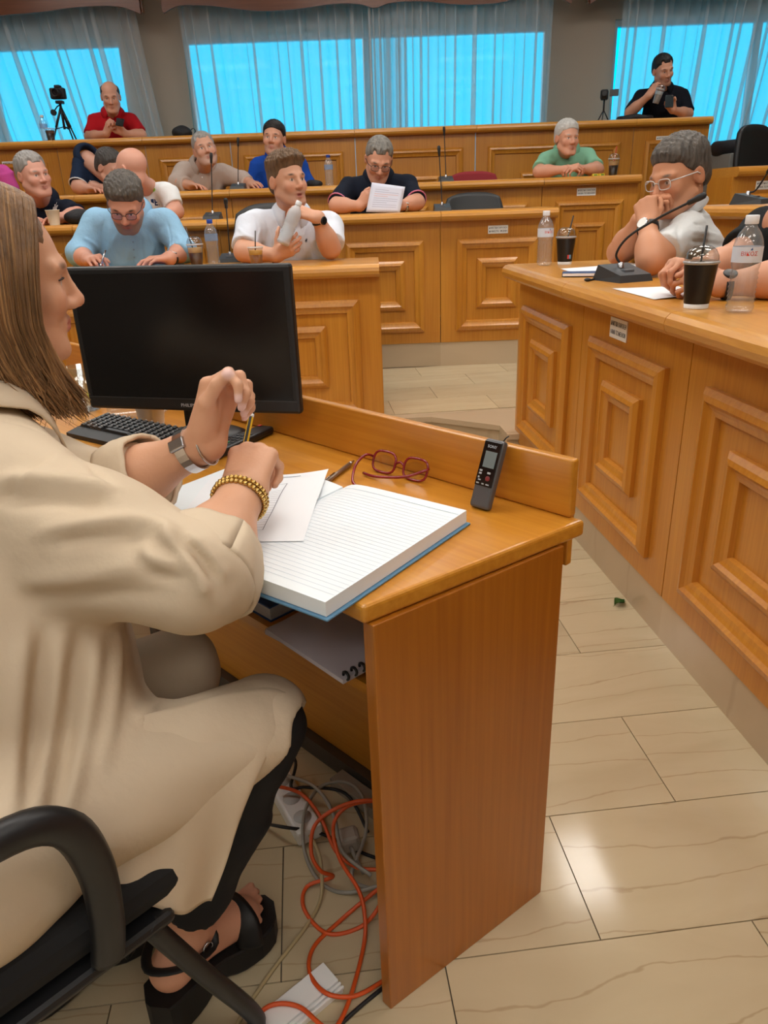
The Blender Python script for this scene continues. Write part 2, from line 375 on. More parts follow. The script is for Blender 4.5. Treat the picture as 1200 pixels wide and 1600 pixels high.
# sheer curtains: one cloth per window, folded for real so that overlapping layers hold back more light
def sheer():
    M = bpy.data.materials.new('sheer voile'); M.use_nodes = True; nt = M.node_tree; L = nt.links
    nt.nodes.remove(nt.nodes['Principled BSDF'])
    t = nt.nodes.new('ShaderNodeBsdfTransparent'); d = nt.nodes.new('ShaderNodeBsdfDiffuse'); d.inputs[0].default_value = lin((226, 224, 222))+(1,)
    tr = nt.nodes.new('ShaderNodeBsdfTranslucent'); tr.inputs[0].default_value = lin((190, 190, 190))+(1,)
    m1 = nt.nodes.new('ShaderNodeMixShader'); m1.inputs[0].default_value = .25; L.new(d.outputs[0], m1.inputs[1]); L.new(tr.outputs[0], m1.inputs[2])
    tc = nt.nodes.new('ShaderNodeTexCoord'); n = nt.nodes.new('ShaderNodeTexNoise'); n.inputs['Scale'].default_value = 3; L.new(tc.outputs['Object'], n.inputs['Vector'])
    mr = nt.nodes.new('ShaderNodeMapRange'); mr.inputs[3].default_value = .38; mr.inputs[4].default_value = .54; L.new(n.outputs['Fac'], mr.inputs[0])
    m2 = nt.nodes.new('ShaderNodeMixShader'); L.new(mr.outputs[0], m2.inputs[0]); L.new(t.outputs[0], m2.inputs[1]); L.new(m1.outputs[0], m2.inputs[2])
    L.new(m2.outputs[0], nt.nodes['Material Output'].inputs['Surface']); return M
VOILE = sheer()
def curtain(label, x0, x1, zt, zb, nfold, slant, seed, y=YC, warp=None):
    N = nfold*16; rows = 10; warp = warp or (lambda u: u)
    ph = [0.0]
    for i in range(N): ph.append(ph[-1] + 2*math.pi*nfold/N*(.55+.9*(.5+.5*math.sin(i*.021*seed+i*.05))))
    amp = [.5+.5*math.sin(i*.037*(seed+2))*math.cos(i*.011*seed+1) for i in range(N+1)]
    per = (x1-x0)/nfold
    def fn(u, v):
        i = int(round(u*N)); z = zt+(zb-zt)*v
        b = per/6.283*(.7+3.4*amp[i]*amp[i]) * (.8+.3*v)
        xx = x0+(x1-x0)*warp(u) + b*math.sin(ph[i]) + slant(u)*(v**1.2)
        yy = y + (.015+.035*amp[i])*math.cos(ph[i])
        return (xx, yy, z)
    o = MB().grid(fn, N, rows).obj('sheer_curtain', VOILE); tag(o, label, 'curtain', 'sheer window curtains'); return o
ZC = PY(600, -20, YC).z
curtain('sheer curtain of the window behind the red-shirted man', -5.0, PY(222, 100, YC).x, ZC, 1.03, 26, lambda u: .40*(1-abs(u-.6)), 3)
curtain('sheer curtain of the middle window, above the man in royal blue', PY(278, 30, YC).x, PY(628, 30, YC).x, ZC, 1.03, 24, lambda u: .12*(1-u)*(1-u)-.02, 5, warp=lambda u: 1-(1-u)**1.35 if u > 0 else 0)
curtain('sheer curtain of the middle window, above the elderly man in mint green', PY(575, 30, YC).x, PY(862, 30, YC).x, ZC, 1.03, 22, lambda u: .03*(1-u)-.03, 7, y=YC-.10, warp=lambda u: u**1.3)
curtain('sheer curtain of the window behind the man in black', PY(975, 30, YC).x, 5.2, ZC, .62, 24, lambda u: -.10-.75*u*u, 4)
# carved pelmets over the curtains
PELM = wood('pelmet walnut', (128, 76, 48), (104, 58, 36), 'X')
def pelmet(label, pix, y=YP):
    p = thing('curtain_pelmet', label, 'pelmet', (0, 0, 0), 0, 'carved pelmets over the windows')
    pts = [PY(a, b, y) for a, b in pix]; pts = smooth_path(pts, 5)
    b = MB(); n = len(pts); zt = CEIL_Z-.06
    vs = [(q.x, y, q.z) for q in pts]+[(q.x, y, zt) for q in pts]+[(q.x, y+.03, q.z) for q in pts]+[(q.x, y+.03, zt) for q in pts]
    fs = []
    for i in range(n-1):
        fs += [(i, i+1, n+i+1, n+i), (2*n+i+1, 2*n+i, 3*n+i, 3*n+i+1), (i+1, i, 2*n+i, 2*n+i+1), (n+i, n+i+1, 3*n+i+1, 3*n+i)]
    b.add(vs, fs); b.obj('fascia', PELM, p)
    for q in (pts[0], pts[-1]):
        MB().box((q.x-.015, y+.03, q.z+.02), (q.x+.015, y+.09, zt)).obj('return_board', PELM, p)
    MB().box((pts[0].x, y+.03, zt-.02), (pts[-1].x, Y_WALL, zt)).obj('top_board', PELM, p)
    return p
pelmet('carved wooden pelmet over the window behind the red-shirted man', [(-190, 30), (-90, 36), (0, 24), (60, 19), (110, 12), (160, 9), (190, 11), (205, 16), (220, 22)])
pelmet('carved wooden pelmet over the broad middle window', [(255, 21), (268, 13), (285, 8), (330, 9), (380, 15), (420, 17), (470, 13), (520, 6), (560, 6), (585, 12), (612, 4), (660, 2), (720, 7), (780, 4), (830, -8), (870, -4), (893, 6)])
pelmet('carved wooden pelmet over the window behind the man in black', [(922, 6), (945, -6), (985, -10), (1060, -4), (1120, -6), (1180, -18), (1250, -22)])
# ceiling lamps and the added fill panels
def lamp_mat(st):
    k = 'lamp %g' % st
    if k in _M: return _M[k]
    M = bpy.data.materials.new(k); M.use_nodes = True; b = M.node_tree.nodes['Principled BSDF']
    b.inputs['Base Color'].default_value = (.9, .9, .9, 1); b.inputs['Emission Color'].default_value = LAMP_COL+(1,); b.inputs['Emission Strength'].default_value = st
    _M[k] = M; return M
LAMP_AT = ['the bald man', 'the reading man', 'the elderly man in mint green', 'the black monitor', 'the voice recorder', 'the right wing benches', 'the floor left of the woman', 'the floor behind the clerk desk', 'the near end of the right-hand bench', 'the left corner behind the woman, added fill for the desk shelf', 'the middle of the rear wall, added fill for the desk shelf', 'the right corner behind the right-hand bench, added fill for the desk shelf', 'the red-shirted man, added to brighten the back wall', 'the middle of the topmost bench, added to brighten the back wall', 'the man in black, added to brighten the back wall']
for i, (x, y, hx, hy, st) in enumerate(LAMPS):
    t = thing('ceiling_light_offscreen', 'flat white-framed ceiling light panel above ' + LAMP_AT[i], 'ceiling light', (x, y, CEIL_Z), 0, 'ceiling light panels')
    b = MB(); w = .03
    b.box((-hx-w, -hy-w, -.04), (hx+w, -hy, -.0005)).box((-hx-w, hy, -.04), (hx+w, hy+w, -.0005)).box((-hx-w, -hy, -.04), (-hx, hy, -.0005)).box((hx, -hy, -.04), (hx+w, hy, -.0005))
    b.obj('lamp_frame', WHITEP, t); MB().box((-hx, -hy, -.03), (hx, hy, -.012)).obj('diffuser_offscreen', lamp_mat(st), t)
# ================================================================ benches
def offset_pts(P, d):
    """mitred offset of polyline P to its outward side (right of travel direction turned to the front)"""
    out = []
    for i, p in enumerate(P):
        ds = []
        if i > 0: ds.append((P[i]-P[i-1]).normalized())
        if i < len(P)-1: ds.append((P[i+1]-P[i]).normalized())
        ns = [V(t.y, -t.x, 0) for t in ds]
        n = sum(ns, V(0, 0, 0)).normalized(); c = max(.3, n.dot(ns[0])); out.append(p + n*(d/c))
    return out
PROF = [(0, 0), (0, .010), (.010, .018), (.020, .021), (.027, .015), (.034, .012), (.043, .010), (.046, 0)]
def moulding(w, h, sc=1.0):
    b = MB(); vs = []; fs = []
    for o, hh in PROF:
        o *= sc; hh *= sc
        vs += [(-w/2+o, -hh, -h/2+o), (w/2-o, -hh, -h/2+o), (w/2-o, -hh, h/2-o), (-w/2+o, -hh, h/2-o)]
    for i in range(len(PROF)-1):
        for k in range(4): fs.append((i*4+k, i*4+(k+1) % 4, (i+1)*4+(k+1) % 4, (i+1)*4+k))
    return b.add(vs, fs)
def bench(label, P, z0, zp, zt, depth, over=.07, plates=(), end_left=True, end_right=True, hwood=None, group=None, frames=True):
    """P: polyline of the wooden front (left to right seen from the front), z0 floor, zp plinth top, zt counter top"""
    hw = hwood or WOOD_H
    P = [V(p[0], p[1], 0) for p in P]
    t = thing('council_bench', label, 'bench', (P[0].x, P[0].y, z0), 0, group); O = V(P[0].x, P[0].y, z0)
    ct = .060
    back = offset_pts(P, -depth); pl = offset_pts(P, -.006); pin = offset_pts(P, -.03); front = offset_pts(P, over); plb = offset_pts(P, -.06)
    for i in range(len(P)-1):
        a, b = P[i], P[i+1]; d = (b-a); Ln = d.length; d.normalize(); n = V(d.y, -d.x, 0)
        # plinth stone
        MB().prism([(q.x-O.x, q.y-O.y) for q in (pl[i], pl[i+1], plb[i+1], plb[i])], 0, zp-z0-.001).obj('plinth', MARBP, t)
        # front panel in its own frame: x along, -y outward
        M = frame(d, -n, V(0, 0, 1), (a+b)/2 + V(0, 0, (zp+zt-ct)/2) - O)
        hp = zt-ct-zp
        pan = MB().box((-Ln/2+.0022, 0, -hp/2), (Ln/2-.0022, .025, hp/2)).obj('front_panel', WOOD_V, t); pan.matrix_local = M
        if frames:
            mw, mh = Ln-.21, hp-.18
            if mw > .2:
                q = moulding(mw, mh, 1.4).obj('outer_moulding', WOOD_V, pan); q.location = (0, -.0002, -.015)
                iw, ih = max(.18, mw*.50), mh*.54
                if mw > .3:
                    q = moulding(iw, ih, 1.3).obj('inner_moulding', WOOD_V, pan); q.location = (0, -.0002, -.005)
        # counter top with a round nosing
        prof = [(1.0, 0)]
        r = ct/2
        for k in range(7):
            an = math.pi*k/6; prof.append(('f', r-r*math.sin(an), -r+r*math.cos(an)+r-ct/2))
        vs = []; sec = []
        fr0, fr1, bk0, bk1 = front[i], front[i+1], back[i], back[i+1]
        g = d*.0012
        def ring(f, k):
            m = (k-f); m.normalize(); out = [k+V(0, 0, zt), k+V(0, 0, zt-ct)]; arc = []
            for j in range(7):
                an = math.pi*j/6; arc.append(f + m*(r-r*math.sin(an)) + V(0, 0, zt-r+r*math.cos(an)))
            return [out[0]] + arc + [out[1]]
        R0 = [p+g-O for p in ring(fr0, bk0)]; R1 = [p-g-O for p in ring(fr1, bk1)]; nn = len(R0)
        b2 = MB(); b2.add(R0+R1, [(j, (j+1) % nn, nn+(j+1) % nn, nn+j) for j in range(nn)] + [tuple(reversed(range(nn))), tuple(range(nn, 2*nn))])
        b2.obj('counter_top', hw, t)
    # end boards
    for yes, i, s in ((end_left, 0, 1), (end_right, len(P)-1, -1)):
        if not yes: continue
        a = P[i]; d = (P[1]-P[0]).normalized() if i == 0 else (P[-1]-P[-2]).normalized(); n = V(d.y, -d.x, 0)
        c = [a, a-n*(depth-.06), a-n*(depth-.06)+d*s*.028, a+d*s*.028]
        c = [q - n*.026 if k in (0, 3) else q for k, q in enumerate(c)]
        MB().prism([(q.x-O.x, q.y-O.y) for q in (c if s < 0 else list(reversed(c)))], 0, zt-ct-z0).obj('end_board', WOOD_V, t)
    for (i, u, dz, w, h, lines) in plates:
        a, b = P[i], P[i+1]; d = (b-a).normalized(); n = V(d.y, -d.x, 0)
        M = frame(d, -n, V(0, 0, 1), a+(b-a)*u + V(0, 0, zt-ct-dz) - O)
        p = MB().box((-w/2, -.003, -h/2), (w/2, -.0002, h/2)).obj('name_plate', mat('plate plastic', (240, 240, 236), .45), t); p.matrix_local = M
        for k, ln in enumerate(lines):
            tm_ = text_mesh(ln, h*.30, .0002, bold=.0001)
            q = link('lettering', tm_, mat('ink', (40, 40, 46), .8), p); wd = max(v.co.x for v in tm_.vertices)*2
            q.scale = (min(1, w*.9/wd),)*1 + (1, 1); q.rotation_euler = (math.pi/2, 0, 0); q.location = (0, -.0033, h*.2-k*h*.42)
    return t
L1, L2 = 'ΔΗΜΟΤΙΚΗ ΠΑΡΑΤΑΞΗ', 'ΛΑΜΙΑ ΤΟ ΜΕΛΛΟΝ'
L3 = 'ΔΗΜΟΤΗ  ΦΩΝΗ'
XR = lambda px, py, Y: PY(px, py, Y).x
bench('front council bench behind the black monitor', [(-3.3, YB1), (-2.5, YB1), (-1.68, YB1), (-.86, YB1), (.02, YB1)], 0, .14, ZB1, .40)
x2 = [XR(-160, 380, YB2), XR(120, 362, YB2), XR(345, 380, YB2), XR(513, 380, YB2), XR(688, 400, YB2), XR(866, 400, YB2)]
bench('second row bench where the man reads a sheet of paper', [(x, YB2) for x in x2], PL_Z, PL_Z+.157, ZB2, .34, plates=[(4, .50, .058, .125, .048, (L1, L3))])
x3 = [XR(-120, 300, YB3), XR(120, 305, YB3), XR(361, 305, YB3), XR(530, 300, YB3), XR(690, 300, YB3), XR(847, 300, YB3), XR(997, 300, YB3)]
bench('third row bench where the man in mint green leans', [(x, YB3) for x in x3], FL2, FL2+.02, ZB3, .34, plates=[(5, .46, .045, .14, .052, (L1, L2))])
x4 = [XR(-110, 240, YB4), XR(90, 240, YB4), XR(228, 240, YB4), XR(360, 230, YB4), XR(555, 230, YB4), XR(743, 220, YB4), XR(990, 210, YB4), XR(1108, 205, YB4)]
bench('topmost back bench below the curtained windows', [(x, YB4) for x in x4], FL3, FL3+.02, ZB4, .34, plates=[(6, .42, .10, .15, .05, (L1, L3)), (0, .62, .11, .15, .05, (L1, L2))])
# the right wing
bench('right-hand bench with black coffee cups on its counter', [(.645, 3.42), (.715, 2.60), (.790, 1.85), (.868, 1.10), (.93, .30), (.97, -.6)], 0, .135, .94, .42, over=.085, end_left=True, end_right=False,
      plates=[(1, .40, .055, .125, .062, (L1, L2))], hwood=WOOD_HY)
# ================================================================ soft bodies: smooth blends of tapered limbs, meshed by surface nets
def _A(p): return np.array([p[0], p[1], p[2]], dtype=np.float32)
class Soft:
    def __init__(s, pad=0.0): s.ops = []; s.pad = pad
    def _add(s, fn, lo, hi, k, mode): s.ops.append((fn, np.minimum(lo, hi)-k-.004-s.pad, np.maximum(lo, hi)+k+.004+s.pad, k, mode)); return s
    def cap(s, a, b, ra, rb=None, k=.02, mode='u'):
        a = _A(a); b = _A(b); rb = ra if rb is None else rb; d = b-a; L2 = float(d@d)+1e-9; R = max(ra, rb)
        def fn(X, Y, Z):
            px, py, pz = X-a[0], Y-a[1], Z-a[2]; t = np.clip((px*d[0]+py*d[1]+pz*d[2])/L2, 0, 1)
            return np.sqrt((px-t*d[0])**2+(py-t*d[1])**2+(pz-t*d[2])**2) - (ra+(rb-ra)*t)
        return s._add(fn, np.minimum(a, b)-R, np.maximum(a, b)+R, k, mode)
    def cone(s, a, b, ra, rb, k=.02, mode='u'):
        """cut cone with flat ends"""
        a = _A(a); b = _A(b); d = b-a; L = float(np.sqrt(d@d)); d = d/L; R = max(ra, rb)
        def fn(X, Y, Z):
            px, py, pz = X-a[0], Y-a[1], Z-a[2]; t = px*d[0]+py*d[1]+pz*d[2]
            rad = np.sqrt(np.maximum(px*px+py*py+pz*pz-t*t, 1e-12)) - (ra+(rb-ra)*np.clip(t/L, 0, 1))
            return np.maximum(rad, np.maximum(-t, t-L))
        return s._add(fn, np.minimum(a, b)-R, np.maximum(a, b)+R, k, mode)
    def ell(s, c, r, R=None, k=.02, mode='u'):
        c = _A(c); r = np.array(r, dtype=np.float32)
        M = np.eye(3, dtype=np.float32) if R is None else np.array([[R[i][j] for j in range(3)] for i in range(3)], dtype=np.float32)
        ext = np.sqrt(((M*r[None, :])**2).sum(1))
        def fn(X, Y, Z):
            px, py, pz = X-c[0], Y-c[1], Z-c[2]
            q = [(M[0, j]*px+M[1, j]*py+M[2, j]*pz) for j in range(3)]
            k0 = np.sqrt((q[0]/r[0])**2+(q[1]/r[1])**2+(q[2]/r[2])**2); k1 = np.sqrt((q[0]/r[0]**2)**2+(q[1]/r[1]**2)**2+(q[2]/r[2]**2)**2)
            return k0*(k0-1)/np.maximum(k1, 1e-5)
        return s._add(fn, c-ext, c+ext, k, mode)
    def plane(s, p, n, k=.004):
        """cut away everything on the side n points to"""
        p = _A(p); n = _A(Vector(n).normalized())
        s.ops.append((lambda X, Y, Z: (X-p[0])*n[0]+(Y-p[1])*n[1]+(Z-p[2])*n[2], None, None, k, 'i')); return s
    def plane_in(s, z, lo, hi, k=.006):
        """press flat what lies below height z, inside a box"""
        s.ops.append((lambda X, Y, Z: (z-Z)+0*X+0*Y, _A(lo), _A(hi), k, 'i')); return s
    def disp(s, fn, lo=None, hi=None):
        s.ops.append((fn, None if lo is None else _A(lo), None if hi is None else _A(hi), 0, 'd')); return s
    def mesh(s, h):
        us = [o for o in s.ops if o[4] == 'u']
        lo = np.min([o[1]+o[3] for o in us], axis=0)-2*h; hi = np.max([o[2]-o[3] for o in us], axis=0)+2*h
        n = np.ceil((hi-lo)/h).astype(int)+1
        ax = [(lo[i]+h*np.arange(n[i])).astype(np.float32) for i in range(3)]
        D = np.full(n, .5, dtype=np.float32)
        for fn, l, u, k, mode in s.ops:
            if l is None: sl = [slice(0, n[i]) for i in range(3)]
            else:
                sl = [slice(max(0, int((l[i]-lo[i])/h)), min(n[i], int((u[i]-lo[i])/h)+2)) for i in range(3)]
                if any(q.start >= q.stop for q in sl): continue
            X = ax[0][sl[0]][:, None, None]; Y = ax[1][sl[1]][None, :, None]; Z = ax[2][sl[2]][None, None, :]
            d = fn(X, Y, Z); A = D[sl[0], sl[1], sl[2]]
            if mode == 'u':
                hh = np.clip(.5+.5*(d-A)/k, 0, 1); A[...] = d*(1-hh)+A*hh-k*hh*(1-hh)
            elif mode == 's':
                d = -d; hh = np.clip(.5-.5*(d-A)/k, 0, 1); A[...] = d*(1-hh)+A*hh+k*hh*(1-hh)
            elif mode == 'i':
                hh = np.clip(.5-.5*(d-A)/k, 0, 1); A[...] = d*(1-hh)+A*hh+k*hh*(1-hh)
            else: A[...] = A + d
        return surfnet(D, lo, h)
def surfnet(D, lo, h):
    n = D.shape; ins = D < 0; cn = (n[0]-1, n[1]-1, n[2]-1); NC = cn[0]*cn[1]*cn[2]
    cell_ids = []; cell_pos = []; quads = []
    def cid(i, j, k): return (i*cn[1]+j)*cn[2]+k
    for axis in range(3):
        a = [slice(None)]*3; b = [slice(None)]*3; a[axis] = slice(0, -1); b[axis] = slice(1, None)
        m = ins[tuple(a)] != ins[tuple(b)]; I = np.argwhere(m)
        if len(I) == 0: continue
        d0 = D[tuple(a)][m]; d1 = D[tuple(b)][m]; t = d0/(d0-d1); pos = I.astype(np.float32); pos[:, axis] += t
        u, w = [(1, 2), (2, 0), (0, 1)][axis]; four = []; ok = np.ones(len(I), bool)
        for du, dw in ((-1, -1), (0, -1), (0, 0), (-1, 0)):
            J = I.copy(); J[:, u] += du; J[:, w] += dw
            good = (J[:, u] >= 0) & (J[:, w] >= 0) & (J[:, u] < cn[u]) & (J[:, w] < cn[w]); ok &= good
            c = np.where(good, cid(J[:, 0], J[:, 1], J[:, 2]), -1); four.append(c)
            cell_ids.append(c[good]); cell_pos.append(pos[good])
        q = np.stack(four, 1)[ok]; flip = d0[ok] > 0; q[flip] = q[flip][:, ::-1]; quads.append(q)
    if not quads: return np.zeros((0, 3)), np.zeros((0, 4), int)
    ids = np.concatenate(cell_ids); P = np.concatenate(cell_pos); uq, inv = np.unique(ids, return_inverse=True)
    cnt = np.bincount(inv).astype(np.float32); Vv = np.stack([np.bincount(inv, weights=P[:, c])/cnt for c in range(3)], 1)
    Q = np.searchsorted(uq, np.concatenate(quads))
    return Vv*h + lo[None, :], Q
def relax(Vv, Q, it=2):
    """light smoothing of a surface-net mesh"""
    if len(Vv) == 0: return Vv
    e = np.concatenate([Q[:, [0, 1]], Q[:, [1, 2]], Q[:, [2, 3]], Q[:, [3, 0]]]); i = np.concatenate([e[:, 0], e[:, 1]]); j = np.concatenate([e[:, 1], e[:, 0]])
    c = np.bincount(i, minlength=len(Vv)).astype(float); c[c == 0] = 1
    for _ in range(it):
        for lam in (.5, -.5):
            m = np.stack([np.bincount(i, weights=Vv[j, k], minlength=len(Vv)) for k in range(3)], 1)/c[:, None]; Vv = Vv + lam*(m-Vv)
    return Vv
def np_mesh(name, Vv, Q, col=None):
    me = bpy.data.meshes.new(name); me.vertices.add(len(Vv)); me.vertices.foreach_set('co', np.ascontiguousarray(Vv, dtype=np.float32).ravel())
    me.loops.add(len(Q)*4); me.loops.foreach_set('vertex_index', np.ascontiguousarray(Q, dtype=np.int32).ravel())
    me.polygons.add(len(Q)); me.polygons.foreach_set('loop_start', np.arange(0, len(Q)*4, 4, dtype=np.int32)); me.polygons.foreach_set('loop_total', np.full(len(Q), 4, dtype=np.int32))
    me.polygons.foreach_set('use_smooth', np.ones(len(Q), bool)); me.update(calc_edges=True); me.validate()
    if col is not None:
        at = me.color_attributes.new('Col', 'FLOAT_COLOR', 'POINT'); at.data.foreach_set('color', np.ascontiguousarray(np.concatenate([col, np.ones((len(col), 1))], 1), dtype=np.float32).ravel())
    return me
# ================================================================ people
SKINM = mat('skin', (200, 150, 120), .5, attr=True, spec=.35, sss=.0, bump=(220, .05, (1, 1, 1)))
def hat(v): return Vector(v).normalized()
def basis(fwd, up=(0, 0, 1)):
    """columns right, forward, up"""
    f = hat(fwd); r = f.cross(Vector(up)); r.normalize(); u = r.cross(f); return Matrix((r, f, u)).transposed()
def head_rot(yaw, pitch=0, roll=0):
    """yaw 0 looks to the camera side (-y), positive turns to +x; pitch positive looks down"""
    y = math.radians(yaw); base = Matrix.Rotation(y, 3, 'Z') @ Matrix.Rotation(math.pi, 3, 'Z')
    return base @ Matrix.Rotation(-math.radians(pitch), 3, 'X') @ Matrix.Rotation(math.radians(roll), 3, 'Y')
def press(v, q, lines):
    """draw folds into a cloth mesh: ridges and valleys along lines seen on it, (pixel path, height, width)"""
    from mathutils.bvhtree import BVHTree as BT
    tri = np.concatenate([q[:, [0, 1, 2]], q[:, [0, 2, 3]]]); fn_ = np.cross(v[tri[:, 1]]-v[tri[:, 0]], v[tri[:, 2]]-v[tri[:, 0]]); nr = np.zeros_like(v)
    for k in range(3): np.add.at(nr, tri[:, k], fn_)
    nr /= np.linalg.norm(nr, axis=1)[:, None]+1e-12
    T = BT.FromPolygons([tuple(p) for p in v], [tuple(int(i) for i in f) for f in q]); disp = np.zeros(len(v))
    for pix, amp, w in lines:
        P = smooth_path([V(x, y, 0) for x, y in pix], 5); hits = []
        for p_ in P:
            h_ = T.ray_cast(V(0, 0, CAM_H), ray(p_.x, p_.y).normalized())
            if h_[0] is not None and (not hits or (h_[0]-hits[-1]).length < .12): hits.append(h_[0])
        if len(hits) < 2: continue
        best = np.full(len(v), 1e9); tt = np.zeros(len(v)); H_ = np.array([tuple(h_) for h_ in hits]); nS = len(H_)-1
        for i in range(nS):
            d_ = H_[i+1]-H_[i]; L2 = float(d_ @ d_)+1e-12; t_ = np.clip(((v-H_[i]) @ d_)/L2, 0, 1); ds = ((v-H_[i]-t_[:, None]*d_)**2).sum(1); m_ = ds < best; best[m_] = ds[m_]; tt[m_] = (i+t_[m_])/nS
        disp += amp*np.exp(-best/(w*w))*np.clip(np.sin(np.pi*np.clip(tt*.86+.07, 0, 1))*1.6, 0, 1)
    return v + nr*disp[:, None]
class Head:
    def __init__(s, c, R, sc=1.0, female=False, fat=0.0, mouth=0.0, brow=1.0):
        s.c = Vector(c); s.R = R; s.sc = sc; s.female = female; s.fat = fat; s.mouth = mouth; s.brow = brow
    def p(s, x, y, z): return s.c + s.R @ (Vector((x, y, z))*s.sc)
    def build(s, B):
        q = s.sc; p = s.p; R = s.R; f = s.fat
        def E(c, r, k, mode='u', rot=None): B.ell(p(*c), [v*q for v in r], R if rot is None else R @ rot, k*q, mode)
        def C(a, b, ra, rb, k, mode='u'): B.cap(p(*a), p(*b), ra*q, rb*q, k*q, mode)
        E((0, -.016, .036), (.076, .097, .084), .01)
        E((0, .022, -.022), (.062+f*.6, .071, .088), .03)
        E((0, .038, -.076), (.046+f, .044, .034), .03)
        C((-.016, .078, -.102), (.016, .078, -.102), .013, .013, .022)
        for sx in (-1, 1):
            C((sx*.058, -.005, -.055), (sx*.030, .060, -.096), .014+f*.5, .015+f*.4, .03)      # jaw line
            E((sx*.040, .066, -.026), (.022+f*.4, .018, .022), .022)                             # cheek
            C((sx*.014, .084, .022), (sx*.046, .070, .020), .0105, .009, .014)                    # brow ridge
            E((sx*.032, .098, .000), (.019, .017, .0115), .012, 's')                              # eye socket
            E((sx*.031, .0715, .0005), (.0135, .0125, .0115), .002)                               # eyeball
            C((sx*.017, .0835, .0075), (sx*.045, .0765, .0065), .0032, .003, .004)                # upper lid
            C((sx*.018, .0825, -.008), (sx*.044, .0765, -.0075), .0028, .0026, .005)              # lower lid
            E((sx*.0125, .0985, -.034), (.0085, .0095, .0075), .008)                              # nostril wing
            E((sx*.079, -.012, -.004), (.0075, .019, .031), .006, rot=Matrix.Rotation(-.18, 3, 'X') @ Matrix.Rotation(sx*.35, 3, 'Z'))
            E((sx*.087, -.006, -.002), (.006, .010, .018), .005, 's', rot=Matrix.Rotation(-.18, 3, 'X'))
        C((0, .089, .012), (0, .107, -.024), .0075, .0105, .012)                                  # nose
        E((0, .110, -.029), (.0105, .0095, .009), .008)
        o = s.mouth
        C((-.023, .0825, -.0600), (0, .0915, -.0580), .0042, .0058, .006); C((.023, .0825, -.0600), (0, .0915, -.0580), .0042, .0058, .006)
        C((-.021, .0820, -.0680-o), (0, .0900, -.0695-o), .0042, .0060, .006); C((.021, .0820, -.0680-o), (0, .0900, -.0695-o), .0042, .0060, .006)
        C((-.019, .0900, -.0640-o*.5), (.019, .0900, -.0640-o*.5), .0012+o*.3, .0012+o*.3, .003, 's')
    def color(s, P, skin, lip=(178, 112, 100), eye=(70, 48, 34), brow=(60, 46, 38), beard=None, bamt=0.0, nose_red=.25):
        Ri = np.array(s.R.transposed()); L = ((P-np.array(s.c)[None, :]) @ Ri.T)/s.sc; x, y, z = L[:, 0], L[:, 1], L[:, 2]; ax = np.abs(x)
        base = np.array(lin(skin)); C = np.tile(base, (len(P), 1))
        def mix(c, m): 
            m = np.clip(m, 0, 1)[:, None]; C[:] = C*(1-m)+np.array(lin(c))[None, :]*m
        def blob(cx, cy, cz, rx, ry, rz, soft=.5):
            d = np.sqrt(((ax-cx)/rx)**2+((y-cy)/ry)**2+((z-cz)/rz)**2); return np.clip((1-d)/soft, 0, 1)
        red = tuple(np.array(skin)*np.array([1.0, .80, .76])); mix(red, nose_red*(blob(0, .108, -.028, .022, .03, .022)+.8*blob(.042, .075, -.028, .03, .04, .026)+.8*blob(.082, -.012, -.004, .03, .03, .036)))
        if beard is not None:
            m = ((y > -.02) & (z < -.035)).astype(float)*np.clip((-.032-z)/.02, 0, 1)*np.clip((y+.01)/.03, 0, 1)*np.clip((z+.122)/.01, 0, 1)
            up = 1-blob(0, .09, -.022, .03, .05, .022, .3); cheek = 1-blob(.036, .075, -.03, .024, .05, .030, .4)
            mix(beard, bamt*m*up*cheek)
        mix(lip, .85*blob(0, .09, -.060, .030, .03, .0060, .6)); mix(lip, .85*blob(0, .09, -.0690-s.mouth, .028, .03, .0070, .6))
        if s.mouth > 0: mix((140, 62, 58), blob(0, .085, -.064-s.mouth*.5, .018, .02, .004+s.mouth*.5, .4))
        if s.brow > 0: mix(brow, s.brow*np.clip(blob(.032, .075, .0235-.0, .019, .03, .0062, .5), 0, 1))
        mix((226, 220, 214), 1.0*blob(.031, .084, .0005, .0125, .012, .0062, .35))
        mix(eye, blob(.0305, .086, .0005, .0062, .014, .0062, .3))
        mix((40, 28, 26), .8*blob(.031, .086, .0068, .0145, .016, .0026, .6))
        return C
def finger(B, base, d, n, t, lens, curl, r, k=.006, splay=0.0):
    a = 0; p = Vector(base); rr = [r, r*.93, r*.85, r*.75]
    dd = (d + t*splay).normalized()
    for i, (l, c) in enumerate(zip(lens, curl)):
        a += math.radians(c); q = p + (dd*math.cos(a) - n*math.sin(a))*l
        B.cap(p, q, rr[i], rr[i+1], k if i else k*1.6); p = q
    return p
